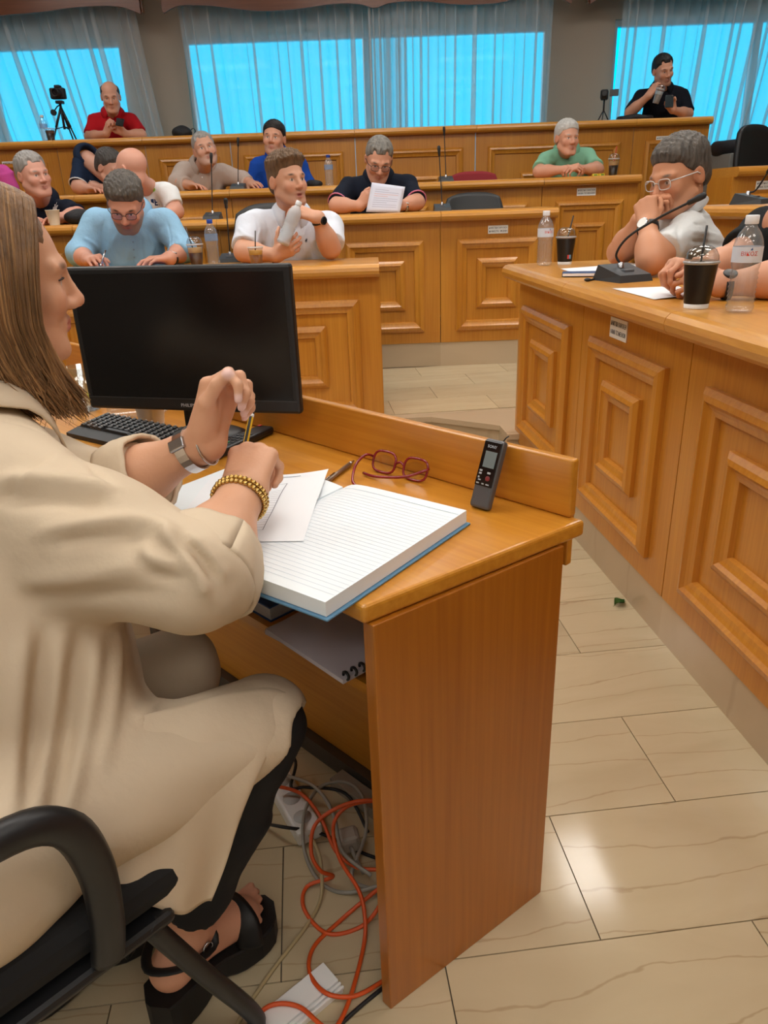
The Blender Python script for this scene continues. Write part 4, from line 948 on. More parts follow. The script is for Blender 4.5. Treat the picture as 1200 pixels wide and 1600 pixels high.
# --- grey-haired man in the white polo, right bench, hands clasped before his mouth
hd = Head(PY(1060, 277, 2.96), head_rot(-64, 14, 4), 1.08)
cEL, cWL = PY(1016, 417, 2.66), PY(1012, 352, 2.78)
clasp_man = person('grey-haired man in a white polo resting his mouth on clasped hands', hd, PY(1078, 366, 2.86), PY(1060, 350, 3.18), cEL, PY(968, 396, 3.12), cWL, PY(1000, 345, 2.93), PY(1140, 512, 3.05)+V(.03, 0, -.10),
    rest=.94, skin=(200, 142, 108), fl=.13, shirt=SH('polo white', (208, 210, 210)), sleeve=.70, style='polo', hstyle='full', hair=H_SALT, belly=1.0, arm=1.08, hs=.007, hthick=.8,
    handL=(V(-.05, .45, .85), V(-.5, -.8, .3), dict(curl=(62, 55, 30), thumb=(.7, .4, -.5))), handR=(V(.35, -.55, .75), V(-.9, .3, .3), dict(curl=(50, 70, 40))), trousers=DARKT, hcol=dict(brow=(110, 100, 94), beard=(180, 140, 116), bamt=.3), seat_fwd=(-1, -.1, 0),
    creases=[([(1095, 335), (1120, 340), (1150, 352)], .006, .007), ([(1085, 350), (1115, 352), (1148, 362)], -.006, .007), ([(1080, 362), (1110, 365), (1145, 374)], .006, .007), ([(1078, 376), (1110, 380), (1142, 384)], -.006, .007), ([(1085, 392), (1110, 396), (1135, 396)], .006, .007), ([(1052, 340), (1048, 360), (1058, 385)], .006, .008), ([(1062, 345), (1060, 365), (1068, 388)], -.006, .007)])
gl = glasses(hd, mat('spectacle frame white', (206, 206, 204), .35), clasp_man)
watch(clasp_man, lerp(cEL, cWL, .93), cWL-cEL, V(-.72, -.7, .1), BLACK, mat('white dial', (236, 236, 232), .3), r=.036, fr=.021)
# --- man in black at the frame's edge, arms on the right bench
hd = Head(PY(1278, 288, 2.30), head_rot(-70, 10, 0), 1.03)
dark_man = person('man in a black T-shirt with folded hands beside the tall water bottle', hd, PY(1275, 378, 2.22), PY(1200, 360, 2.46), PY(1245, 448, 1.98), PY(1140, 410, 2.36), PY(1128, 447, 2.02), PY(1092, 424, 2.14), PY(1330, 560, 2.40)+V(.04, 0, -.14),
    rest=.94, skin=(204, 148, 118), fl=.13, shirt=SH('black tee', (30, 32, 34)), sleeve=.66, style='tee', hstyle='short', hair=H_DARK, arm=1.1,
    handL=(V(-.92, .3, .22), V(.0, -.75, .65), dict(curl=(40, 50, 25), thumb=(.5, .2, .8), thumb2=(.8, -.3, .5))), handR=(V(-.95, -.25, .30), V(.25, .2, .9), dict(curl=(50, 60, 35))), trousers=DARKT, seat_fwd=(-1, -.1, 0))
watch(dark_man, lerp(PY(1245, 448, 1.98), PY(1128, 447, 2.02), .93), PY(1128, 447, 2.02)-PY(1245, 448, 1.98), V(-.1, -.4, .9), BLACKM, BLACKG, r=.037, fr=.019)
# ================================================================ the clerk's desk
D2 = V(-.70, .714, 0); NN = V(.714, .70, 0); DZ = .752
def SN(s, n, z=0.0): return D2*s + NN*n + V(0, 0, z)
def snx(p): return (p.x*D2.x+p.y*D2.y, p.x*NN.x+p.y*NN.y)
A, Bc = (.585, .532), (.520, .941); S_END = 2.35
desk = thing('clerk_desk', 'cherry-wood clerk desk with an upstand board and an open shelf', 'desk', SN(1.2, .7, 0))
O = SN(1.2, .7, 0)
def dprism(pts, z0, z1, name, m, parent=desk, bev=0):
    """points in desk (s, n) coordinates; mesh axes follow the desk so that the grain runs along it"""
    ps = [(-(s-1.2), (n-.7)) for s, n in pts]
    o = MB().prism(ps, z0, z1).obj(name, m, parent); o.rotation_euler = (0, 0, math.atan2(-D2.y, -D2.x))
    if bev:
        md = o.modifiers.new('edge', 'BEVEL'); md.width = bev; md.segments = 3; md.limit_method = 'ANGLE'
    return o
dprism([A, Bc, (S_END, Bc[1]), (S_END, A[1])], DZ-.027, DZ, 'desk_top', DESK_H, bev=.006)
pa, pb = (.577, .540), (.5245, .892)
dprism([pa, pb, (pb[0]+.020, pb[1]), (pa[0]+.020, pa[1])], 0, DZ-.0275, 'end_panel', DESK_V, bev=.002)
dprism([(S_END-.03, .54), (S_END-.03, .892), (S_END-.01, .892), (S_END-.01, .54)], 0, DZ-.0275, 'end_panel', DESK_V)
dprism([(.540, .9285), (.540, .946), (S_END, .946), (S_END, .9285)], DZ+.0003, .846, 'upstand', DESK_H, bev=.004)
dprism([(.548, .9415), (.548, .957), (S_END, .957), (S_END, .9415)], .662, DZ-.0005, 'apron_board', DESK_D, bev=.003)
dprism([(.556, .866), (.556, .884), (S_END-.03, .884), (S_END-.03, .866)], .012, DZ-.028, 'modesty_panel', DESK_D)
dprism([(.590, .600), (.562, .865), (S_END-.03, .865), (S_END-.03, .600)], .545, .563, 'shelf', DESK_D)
dprism([(.640, .842), (.640, .8655), (1.9, .8655), (1.9, .842)], .0, .045, 'kick_rail', mat('aluminium rail', (90, 86, 84), .4, .6))
# --- open ledger lying over the desk's edge
led = thing('ledger_book', 'large open ruled ledger with a blue cover on the desk', 'book', SN(.835, .445, DZ))
bu = (Vector((D2.x, D2.y, 0))*.989 - NN*.15).normalized(); bv = V(0, 0, 1).cross(bu)*-1
if bv.dot(NN) < 0: bv = -bv
LM4 = frame(-bu, bv, V(0, 0, 1), SN(.835, .445, DZ+.0005)); led.matrix_world = LM4     # local x to the right page, y up the page
PAGE = mat('ruled page', (232, 238, 242), .75); BLUEC = mat('blue book cover', (96, 142, 176), .5)
RW, LW_, HT = .242, .262, .330
MB().box((-LW_-.004, -.004, 0), (RW+.005, HT+.004, .0032), bev=.0012).obj('cover', BLUEC, led)
def ztop_r(x): 
    t = max(0, min(1, x/RW)); return .009 + .018*(1-math.exp(-t*16)) - .003*t
def ztop_l(x):
    t = max(0, min(1, x/LW_)); return .010 + .010*math.exp(-((t-.18)/.2)**2) - .002*t
def block(w, zf, sx, name):
    n = 18; b = MB(); top = []; 
    xs_ = [w*(k/n)**1.4 for k in range(n+1)]
    vs = [(sx*x, y, zf(x)) for x in xs_ for y in (0, HT)]; o = 2*(n+1)
    vs += [(sx*x, y, .0042) for x in xs_ for y in (0, HT)]
    fs = []
    for k in range(n):
        fs += [(2*k, 2*k+2, 2*k+3, 2*k+1), (o+2*k+1, o+2*k+3, o+2*k+2, o+2*k), (o+2*k, o+2*k+2, 2*k+2, 2*k), (2*k+1, 2*k+3, o+2*k+3, o+2*k+1)]
    fs += [(2*n, o+2*n, o+2*n+1, 2*n+1), (1, o+1, o, 0)]
    if sx < 0: fs = [tuple(reversed(f)) for f in fs]
    return b.add(vs, fs).obj(name, PAGE, led)
EDGE = mat('page edges', (206, 206, 208), .85, bump=(900, .5, (.02, .02, 1)))
block(RW, ztop_r, 1, 'right_pages'); block(LW_, ztop_l, -1, 'left_pages')
# page rulings printed on the right page
INKB = mat('ruling ink', (188, 200, 212), .8); rl = MB()
for k in range(29):
    y = .018 + k*.0098
    for a in range(16):
        x0, x1 = RW*(.035+.96*a/16), RW*(.035+.96*(a+1)/16)
        rl.add([(x0, y, ztop_r(x0)+.0004), (x1, y, ztop_r(x1)+.0004), (x1, y+.0007, ztop_r(x1)+.0004), (x0, y+.0007, ztop_r(x0)+.0004)], [(0, 1, 2, 3)])
for a in range(16):
    x0, x1 = RW*(.035+.96*a/16), RW*(.035+.96*(a+1)/16); y = HT-.022
    rl.add([(x0, y, ztop_r(x0)+.0005), (x1, y, ztop_r(x1)+.0005), (x1, y+.0010, ztop_r(x1)+.0005), (x0, y+.0010, ztop_r(x0)+.0005)], [(0, 1, 2, 3)], mi=1)
rl.obj('printed_ruling', [INKB, mat('ruling head ink', (150, 172, 186), .8)], led)
wr = MB()
for k in range(9):
    wr.add([(-LW_+.02+.02*k, -.006, .0042), (-LW_+.045+.02*k, -.004, .0042), (-LW_+.045+.02*k, .02, .006), (-LW_+.02+.02*k, .02, .0075)], [(0, 1, 2, 3)])
# --- loose printed sheet on the ledger
TRp, BRp = PZ(513, 726, .782), PZ(474, 845, .780)
shx = thing('loose_sheet', 'loose printed sheet with a table under her writing hand', 'paper')
ev = (TRp-BRp); hv = ev.length; ev.normalize(); eu = V(0, 0, 1).cross(ev); eu.z = 0; eu.normalize()
wS = .215
def sheet_pt(u, v):
    p = BRp + ev*hv*v + eu*wS*u; p.z = .7995 - .004*u - .003*math.sin(u*3)*v + .0008*v; return p
# keep the sheet above the pages it lies on
iL = LM4.inverted()
def sheet_z(p):
    q = iL @ p; x = q.x
    base = (ztop_r(x) if x > 0 else ztop_l(-x)); return base
def sheet_fn(u, v):
    p = BRp + ev*hv*v + eu*wS*u; q = iL @ p; x = q.x
    zr = ztop_r(max(x, .03)) if x > -.03 else None
    t = min(1, max(0, (-x+.02)/.10)); z = (1-t)*.0272 + t*(ztop_l(min(max(-x, 0), LW_))+.0025)
    z = max(z, (ztop_r(x) if x > 0 else ztop_l(-x)) + .0012)
    p.z = DZ+.0005+z; return p
so = MB().grid(sheet_fn, 14, 8).obj('paper_sheet', WHITE, shx); 
pr = MB()
def pline(u0, v0, u1, v1, w=.0008):
    N = 6
    for k in range(N):
        a = sheet_fn(u0+(u1-u0)*k/N, v0+(v1-v0)*k/N)+V(0, 0, .0009); b = sheet_fn(u0+(u1-u0)*(k+1)/N, v0+(v1-v0)*(k+1)/N)+V(0, 0, .0009); d = (b-a).normalized(); s = V(-d.y, d.x, 0)*w/2
        pr.add([a-s, b-s, b+s, a+s], [(0, 1, 2, 3)])
for k in range(18): pline(.30, .12+.032*k, .66, .12+.032*k, .0006)
pline(.30, .12, .30, .80, .001); pline(.52, .12, .52, .80, .0008); pline(.66, .12, .66, .80, .001); pline(.30, .80, .66, .80, .001); pline(.22, .93, .45, .945, .0025); pline(.5, .93, .62, .935, .0015)
pr.obj('printed_table', mat('print ink', (120, 120, 130), .8), shx)
# --- pen behind the ledger
pa_, pb_ = PZ(553, 720, DZ+.006), PZ(520, 745, DZ+.006); dpn = (pb_-pa_).normalized(); pb_ = pa_+dpn*.13
pen = thing('ballpoint_pen', 'slim metal ballpoint pen behind the ledger', 'pen')
MB().tube([pa_+dpn*.02, pb_], .0042, 10).obj('barrel', mat('gunmetal', (150, 132, 116), .35, .7), pen); MB().tube([pa_, pa_+dpn*.02], [.0015, .0042], 10).obj('pen_tip', STEEL, pen)
MB().tube([pb_-dpn*.045+V(0, 0, .0055), pb_+V(0, 0, .0055)], .0012, 6).obj('clip', STEEL, pen)
# --- red spectacles
rs = thing('red_spectacles', 'red-framed reading glasses standing on the desk by the upstand', 'glasses')
REDF = mat('red acetate', (130, 20, 34), .25, coat=.5)
ga, gb = SN(.945, .885, DZ), SN(.800, .897, DZ); gx = (gb-ga).normalized(); gy = V(0, 0, 1).cross(gx); gz = V(0, 0, 1)
gtilt = (gz*.93 + NN*.36).normalized()
G0 = (ga+gb)/2; fr_ = MB()
for sx in (-1, 1):
    pts = []
    for k in range(20):
        a = 2*math.pi*k/20; cx = .026*abs(math.cos(a))**.65*math.copysign(1, math.cos(a)); cz = .0195*abs(math.sin(a))**.65*math.copysign(1, math.sin(a))
        pts.append(G0 + gx*(sx*.036+cx) + gtilt*(cz+.0225))
    fr_.tube(pts, .0024, 6, closed=True)
    MB().add([G0 + gx*(sx*.036) + gx*.024*math.cos(2*math.pi*k/16) + gtilt*(.0205+.0155*math.sin(2*math.pi*k/16)) for k in range(16)], [tuple(range(16))]).obj('lens', clear('spectacle lens', (240, 235, 236), .15), rs)
fr_.tube([G0-gx*.010+gtilt*.024, G0+gtilt*.029, G0+gx*.010+gtilt*.024], .0024, 6); fr_.obj('rims', REDF, rs)
for sx in (-1, 1):
    h0 = G0+gx*sx*.0635+gtilt*.028
    if sx < 0: path = [h0, h0-NN*.02+V(0, 0, .008), h0-NN*.045+gx*.0+V(0, 0, -.004), h0-NN*.085+gx*.03-V(0, 0, .018), h0-NN*.095+gx*.055-V(0, 0, .022)]
    else: path = [h0, h0-NN*.012, h0-NN*.03-gx*.03-V(0, 0, .012), h0-NN*.04-gx*.085-V(0, 0, .020), h0-NN*.035-gx*.12-V(0, 0, .0215)]
    for q in path: q.z = max(q.z, DZ+.003)
    MB().tube(smooth_path(path, 5), .0026, 6, flat=1.0).obj('temple', REDF, rs)
# --- voice recorder leaning on the upstand
vr = thing('voice_recorder', 'grey and black voice recorder leaning against the upstand', 'recorder')
b0 = SN(.668, .868, DZ); topc = SN(.664, .9268, DZ)
hgt = .112; lean = math.sqrt(max(hgt**2-(.0415)**2, 0)); zx = (NN*.0415 + V(0, 0, lean)).normalized(); xx = -D2; yy = zx.cross(xx)
VM = frame(xx, yy, zx, SN(.668, .872, DZ+.001)); vr.matrix_world = VM
MB().rbox((-.0185, -.009, 0), (.0185, .006, .112), .005, n=3).obj('case', mat('recorder grey', (92, 92, 94), .4, .3), vr)
MB().rbox((-.0165, -.0103, .036), (.0165, -.0085, .108), .0008).obj('face_plate', BLACKG, vr)
MB().box((-.0095, -.0108, .066), (.0125, -.0103, .092)).obj('display', mat('lcd', (112, 122, 122), .35), vr)
fb = MB()
for x, z, w, h in ((-.010, .060, .005, .003), (-.010, .0555, .005, .003), (.006, .058, .006, .003), (-.0115, .049, .003, .003), (-.009, .045, .005, .002), (-.011, .0395, .005, .002), (-.001, .0395, .004, .002), (.008, .0395, .006, .002)): fb.box((x-w/2, -.0109, z-h/2), (x+w/2, -.0102, z+h/2))
fb.obj('buttons', mat('button grey', (170, 172, 174), .4), vr); MB().lathe([(.0042, 0), (.0042, .001), (.003, .0016)], 14, Matrix.Translation((.006, -.0102, .049)) @ Matrix.Rotation(math.pi/2, 4, 'X')).obj('record_button', mat('record red', (120, 40, 44), .4), vr)
tq = link('lettering', text_mesh('SONY', .0066, .0001), mat('silver print', (190, 196, 205), .4), vr); tq.rotation_euler = (math.pi/2, 0, 0); tq.location = (0, -.0104, .0995)
MB().tube([(.010, 0, .111), (.014, 0, .118), (.017, .002, .122)], .0011, 6).obj('wire_loop', BLACK, vr)
# --- monitor
mon = thing('computer_monitor', 'black flat computer monitor on the clerk desk', 'monitor')
mr_, ml_ = PY(461, 530, 1.405), PY(120, 530, 1.52)
mx_ = (V(mr_.x, mr_.y, 0)-V(ml_.x, ml_.y, 0)); MW = mx_.length; mx_.normalize(); myv = V(-mx_.y, mx_.x, 0)
zb_, zt_ = .832, 1.114
tl = 0.0; zz = (V(0, 0, 1)*math.cos(tl) + myv*math.sin(-tl)); yy2 = zz.cross(mx_)
MM = frame(mx_, yy2, zz, (V(mr_.x, mr_.y, 0)+V(ml_.x, ml_.y, 0))/2 + V(0, 0, zb_)); mon.matrix_world = MM
hh_ = zt_-zb_
MB().rbox((-MW/2, 0, 0), (MW/2, .022, hh_), .006, n=2).obj('bezel', BLACK, mon)
MB().rbox((-MW/2+.06, .02, .04), (MW/2-.06, .05, hh_-.05), .012).obj('back_shell', BLACKM, mon)
MB().box((-MW/2+.013, -.0006, .028), (MW/2-.013, .0008, hh_-.013)).obj('screen', mat('dark screen', (12, 11, 13), .22, spec=.5), mon)
MB().box((-MW/2+.006, -.0010, .0250), (MW/2-.006, .0004, .0262)).obj('chin_line', mat('chin trim', (60, 60, 62), .3), mon)
tq = link('lettering', text_mesh('PHILIPS', .0100, .0001), mat('logo silver', (180, 182, 186), .35), mon); tq.rotation_euler = (math.pi/2, 0, 0); tq.location = (-.006, -.0006, .0125)
neck_ = MB().rbox((-.050, .050, -.074), (.010, .088, .08), .008); neck_.obj('stand_neck', BLACK, mon)
bs = MB().lathe([(.085, 0), (.085, .006), (.07, .012), (.02, .016)], 28, Matrix.Translation((-.02, .10, zb_*-1+DZ+.0005)) @ Matrix.Diagonal((1.0, .68, 1, 1))); bs.obj('stand_base', BLACK, mon)
# --- keyboard with its keys
kb = thing('computer_keyboard', 'black desktop keyboard in front of the monitor', 'keyboard')
ka, kc = SN(1.625, .612, DZ), SN(1.30, .672, DZ); kx = (kc-ka).normalized(); ky = V(-kx.y, kx.x, 0)
KM = frame(kx, ky, V(0, 0, 1), ka); kb.matrix_world = KM
KL, KD = .385, .108
MB().add([(0, 0, .0), (KL, 0, 0), (KL, KD, 0), (0, KD, 0), (0, 0, .010), (KL, 0, .010), (KL, KD, .026), (0, KD, .026), (0, .032, .0165), (KL, .032, .0165)],
         [(0, 3, 2, 1), (0, 1, 5, 4), (4, 5, 9, 8), (8, 9, 6, 7), (1, 2, 6, 9, 5), (3, 0, 4, 8, 7), (2, 3, 7, 6)]).obj('tray', mat('keyboard black', (24, 25, 27), .5), kb)
kmesh = MB().add([(0, 0, 0), (.0165, 0, 0), (.0165, .0165, 0), (0, .0165, 0), (.0022, .002, .006), (.0143, .002, .006), (.0143, .0145, .006), (.0022, .0145, .006)], [(0, 1, 5, 4), (1, 2, 6, 5), (2, 3, 7, 6), (3, 0, 4, 7), (4, 5, 6, 7)]).me('key')
kmesh.materials.append(mat('key black', (30, 31, 33), .4)); lg = mat('key legend', (190, 190, 190), .6)
kl = MB(); slope = (.026-.0165)/(KD-.032)
for r in range(6):
    y = .033+r*.0122; z = .0166+slope*(y-.032)
    c = 0
    while c < 19:
        x = .008+c*.0192
        if c in (15,) or (r in (2,) and 15 <= c <= 17): c += 1; continue
        wide = 1.0
        if r == 0 and 4 <= c <= 8:
            wide = 5.9
        k_ = link('key', kmesh, None, kb); k_.location = (x, y, z); k_.rotation_euler = (math.atan(slope), 0, 0); k_.scale = (wide, .68, 1)
        if wide == 1.0: kl.box((x+.0055, y+.0085, z+.0066), (x+.0085, y+.0115, z+.0070+slope*.012))
        c += 5 if wide > 1 else 1
kl.obj('key_legends', lg, kb)['kind'] = 'stuff'
MB().tube(smooth_path([V(KL*.62, KD, .012), V(KL*.62, KD+.03, .006), V(KL*.68, KD+.05, .004), V(KL*.66, KD+.07, .004)], 6), .002, 6).obj('cable', BLACK, kb)
# --- remote control
rc = thing('remote_control', 'black television remote control beside the keyboard', 'remote control')
ra_, rb_ = PZ(340, 718, DZ), PZ(418, 681, DZ); rx = (rb_-ra_).normalized(); ry = V(-rx.y, rx.x, 0); rc.matrix_world = frame(rx, ry, V(0, 0, 1), ra_+V(0, 0, .0005))
rl_ = (rb_-ra_).length+.02
MB().rbox((-.02, -.006, 0), (rl_, .036, .017), .006, n=2).obj('case', BLACK, rc)
bt = MB().rbox((0, 0, 0), (.0075, .0065, .002), .001).me('button'); bt.materials.append(mat('rc button', (62, 64, 68), .5))
for i in range(9):
    for j in range(3):
        if i == 8 and j != 0: continue
        o = link('button', bt, None, rc); o.location = (-.008+i*.0155, .001+j*.011, .0168)
for col_, j in (((180, 40, 44), 8),): MB().rbox((rl_-.016, .020, .0166), (rl_-.008, .028, .0192), .001).obj('power_button', mat('rc red', (200, 70, 60), .4), rc)
MB().rbox((.05, .012, .0166), (.0575, .0185, .0190), .001).obj('green_button', mat('rc green', (50, 150, 80), .4), rc)
# --- things on the desk behind the monitor
gl = thing('drinking_glass', 'clear drinking glass with a lemon slice beside the monitor', 'glass', PZ(138, 640, DZ)+V(0, 0, .0005))
MB().lathe([(.030, 0), (.031, .004), (.036, .11), (.0345, .11), (.029, .006), (.0, .006)], 24).obj('tumbler', clear('drinking glass', (238, 244, 246), .3), gl)
MB().lathe([(.016, 0), (.016, .004), (.0001, .004)], 16, Matrix.Translation((.012, .0, .03)) @ Matrix.Rotation(1.2, 4, 'Y')).obj('lemon_slice', mat('lemon', (226, 196, 40), .5), gl)
cp = thing('paper_cup', 'small white paper cup behind the keyboard', 'cup', PZ(238, 662, DZ)+V(0, 0, .0005))
MB().lathe([(.028, 0), (.036, .068), (.0375, .069), (.0375, .071), (.035, .071), (.027, .004), (0, .004)], 24).obj('cup_wall', WHITEP, cp)
lying = thing('lying_bottle', 'clear plastic bottle lying behind the keyboard', 'bottle'); lying.matrix_world = Matrix.Translation(PZ(166, 636, DZ+.0325)) @ Matrix.Rotation(math.radians(20), 4, 'Z') @ Matrix.Rotation(math.pi/2, 4, 'Y')
MB().lathe([(.0, 0), (.028, .001), (.031, .008), (.031, .10), (.029, .13), (.012, .165), (.011, .18)], 20).obj('bottle_wall', BOTTLE, lying); MB().lathe([(.0135, .178), (.0135, .193), (0, .193)], 16).obj('screw_cap', WHITEP, lying)
# --- shelf contents
bk = thing('blue_book', 'thick dark blue book lying on the desk shelf', 'book', SN(1.035, .70, .5632), math.atan2(-D2.y, -D2.x))
MB().box((-.125, -.085, .002), (.125, .09, .026)).obj('page_block', EDGE, bk); MB().box((-.128, -.088, 0), (.128, .092, .002)).box((-.128, -.088, .026), (.128, .092, .0285)).box((-.128, .092, 0), (.128, .095, .0285)).obj('cover', mat('dark blue cover', (36, 76, 140), .5), bk)
for i, (s_, n_, z_, rot) in enumerate(((.770, .690, .563, .06), (.738, .665, .5808, -.05))):
    nb = thing('spiral_notebook', ('lower grey' if i == 0 else 'upper grey')+' spiral-bound notebook on the desk shelf', 'notebook', SN(s_, n_, z_+.0004), math.atan2(-D2.y, -D2.x)+rot)
    MB().box((-.12, -.10, 0), (.075, .10, .0072)).obj('pages', mat('grey paper', (196, 190, 198), .8), nb)
    for k in range(13):
        y = -.092+k*.0152; MB().tube([(.072+.0062*math.cos(a), y, .0092+.0062*math.sin(a)) if True else 0 for a in [2*math.pi*q/10 for q in range(10)]], .0022, 5, closed=True).obj('ring', BLACK, nb)
# ================================================================ cables under the desk
ORANGE = mat('orange cable', (214, 84, 30), .45); GREYC = mat('grey cable', (150, 146, 136), .5); BEIGEC = mat('beige cable', (176, 158, 118), .5)
def cable(label, pts, m, r=.0038, cat='cable'):
    P = smooth_path(pts, 7); o = MB().tube(P, r, 7).obj('cable', m); tag(o, label, cat); return o
Z = lambda x, y, z=.0042: PZ(x, y, z)
cable('bright orange network cable looping under the desk', [Z(380, 1612), Z(420, 1572, .021), Z(465, 1572, .021), Z(500, 1600, .021), Z(520, 1610, .021), Z(545, 1565, .012), Z(568, 1480), Z(570, 1430, .03), Z(560, 1390, .05), Z(530, 1340, .07), Z(521, 1290, .09), Z(540, 1262, .11), Z(575, 1252, .11), Z(600, 1255, .1)], ORANGE)
cable('second orange network cable crossing in figure eights', [Z(600, 1532), Z(555, 1556, .012), Z(510, 1552, .021), Z(484, 1520, .012), Z(490, 1480), Z(530, 1440), Z(575, 1402, .02), Z(600, 1385, .03), Z(590, 1420, .03), Z(560, 1450), Z(510, 1458), Z(475, 1420), Z(480, 1385), Z(520, 1370, .02), Z(500, 1360, .05), Z(486, 1330, .08), Z(495, 1285, .11), Z(545, 1255, .13), Z(600, 1250, .13)], ORANGE)
cable('third orange cable running behind the table leg panel', [Z(430, 1228, .06), Z(470, 1240, .05), Z(500, 1275, .05), Z(525, 1330, .03), Z(560, 1356, .03), Z(600, 1358, .03)], ORANGE)
cable('beige cable running straight along the floor', [Z(365, 1612), Z(385, 1575), Z(430, 1510), Z(480, 1445), Z(502, 1400), Z(500, 1340, .03), Z(484, 1305, .045)], BEIGEC)
cable('grey cable coiled in a wide loop', [Z(600, 1382, .02), Z(540, 1395), Z(500, 1378), Z(476, 1330, .035), Z(476, 1270, .045), Z(500, 1230, .045), Z(540, 1222, .05), Z(566, 1245, .05), Z(572, 1300, .04), Z(550, 1372, .02), Z(600, 1392)], GREYC)
cable('second grey cable draped over the coil', [Z(440, 1210, .05), Z(490, 1228, .07), Z(520, 1270, .07), Z(535, 1330, .05), Z(580, 1368, .03)], GREYC)
cable('thin black cable hanging behind the desk', [Z(440, 1165, .10), Z(462, 1190, .05), Z(455, 1230, .044), Z(480, 1230, .046), Z(540, 1240, .03), Z(575, 1300, .02)], BLACK, .0036)
cable('black cable on the floor beside her leg', [Z(405, 1285), Z(440, 1292, .044), Z(500, 1302, .012), Z(560, 1330), Z(600, 1345)], BLACK, .0036)
cable('short black cable by the desk panel foot', [Z(520, 1612), Z(560, 1575), Z(600, 1542)], BLACK, .0036)
tr_ = thing('cable_trunking', 'white plastic cable trunking with two grooves on the floor', 'trunking')
ta, tb2 = PZ(400, 1640, 0), PZ(525, 1535, 0); tx = (tb2-ta).normalized(); ty = V(-tx.y, tx.x, 0); tr_.matrix_world = frame(tx, ty, V(0, 0, 1), ta); tl_ = (tb2-ta).length
MB().box((-.04, -.022, .0003), (tl_-.002, .032, .011)).obj('channel', WHITEP, tr_)
for ya, yb in ((-.024, -.0195), (-.0165, -.0115), (-.0085, .034)): MB().rbox((-.04, ya, .0095), (tl_, yb, .016), .0012).obj('lid_strip', WHITEP, tr_)
ps = thing('power_strip', 'white power strip among the tangled cables', 'power strip'); ps.matrix_world = frame(hat(V(.45, -.85, 0)), hat(V(.85, .45, 0)), V(0, 0, 1), PZ(455, 1262, 0))
MB().rbox((-.09, -.028, .0003), (.11, .028, .035), .006).obj('housing', WHITEP, ps)
for k in range(3): MB().lathe([(.019, .0351), (.019, .0354), (.0, .0354)], 16, Matrix.Translation((-.05+.06*k, 0, 0))).obj('socket', mat('socket grey', (190, 190, 188), .5), ps)
pg = thing('power_plug', 'grey power plug hanging in the tangled cables', 'plug'); pg.matrix_world = frame(hat(V(.8, .2, .1)), hat(V(-.2, .9, 0)), V(0, 0, 1), PZ(545, 1312, .025))
MB().rbox((-.022, -.020, -.02), (.022, .022, .018), .009).obj('plug_body', mat('plug beige', (160, 150, 138), .5), pg); MB().tube([(0, -.02, 0), (.004, -.05, 0), (.012, -.08, -.01)], .004, 6).obj('plug_cord', GREYC, pg)
bd = tag(dprism([(.70, .80), (.70, .838), (1.02, .838), (1.02, .80)], .0005, .028, 'loose_board', mat('grey board', (150, 140, 128), .7), None), 'pale loose board lying at the foot of the modesty panel', 'board'); bd.location = O
# --- leaf on the floor
lf = thing('fallen_leaf', 'small green leaf lying on the marble floor', 'leaf', PZ(968, 944, .002), .5)
MB().grid(lambda u, v: ((u-.5)*.046, (v-.5)*.034*math.sin(math.pi*min(max(u, .02), .98))**.8, .012*abs(v-.5)*2+.004*math.sin(u*5)+.002), 10, 6).obj('leaf_blade', mat('leaf green', (52, 92, 34), .5), lf); MB().tube([(-.028, 0, .001), (-.016, 0, .002), (.016, 0, .002)], .0006, 5).obj('stalk', mat('leaf stalk', (90, 120, 60), .6), lf)
# desk children were built in world axes: shift their origin to the desk
# ================================================================ the woman at the desk
BEIGE = mat('beige coat cloth', (208, 189, 163), .75, spec=.3, bump=(26, .22, (1, 1, 1)))
LEGG = mat('black leggings', (14, 14, 18), .8)
WF = V(.70, .714, 0); WL = V(-.714, .70, 0)          # her forward and her left
wSKIN = (214, 162, 130)
shR = PY(26, 778, .88); shL = shR + WL*.33 + V(0, 0, .01) + WF*.03
elR = PY(306, 908, .785); wrR = PZ(379, 772, .842)
wrL = PZ(320, 692, .90); elL = PY(165, 772, 1.06)
pelv = V(-.57, .70, .53)
mid = (shL+shR)/2; up = (mid-pelv).normalized(); rr = (shR-shL).normalized(); fw = up.cross(rr).normalized(); RW3 = Matrix((rr, fw, rr.cross(fw))).transposed()
_hr = head_rot(122, 6, 2); hdc = PY(131, 470, 1.16) - _hr @ (Vector((0, .119, -.030))*.98)
wh = Head(hdc, _hr, .98, female=True, fat=-.002, brow=.8)
N = lerp(mid, hdc, .28) + up*.01
parts = []; cols = []
B = Soft(); wh.build(B); B.cap(wh.p(0, -.03, -.055), N, .046, .05, .03); B.cap(N, mid-up*.04, .05, .06, .03); B.ell(mid-up*.08+fw*.01, (.13, .075, .08), RW3, .03)
v, q = B.mesh(.0038); v = relax(v, q, 1); parts.append((v, q)); cols.append(wh.color(v, wSKIN, lip=(186, 104, 98), brow=(110, 84, 66), eye=(70, 54, 40)))
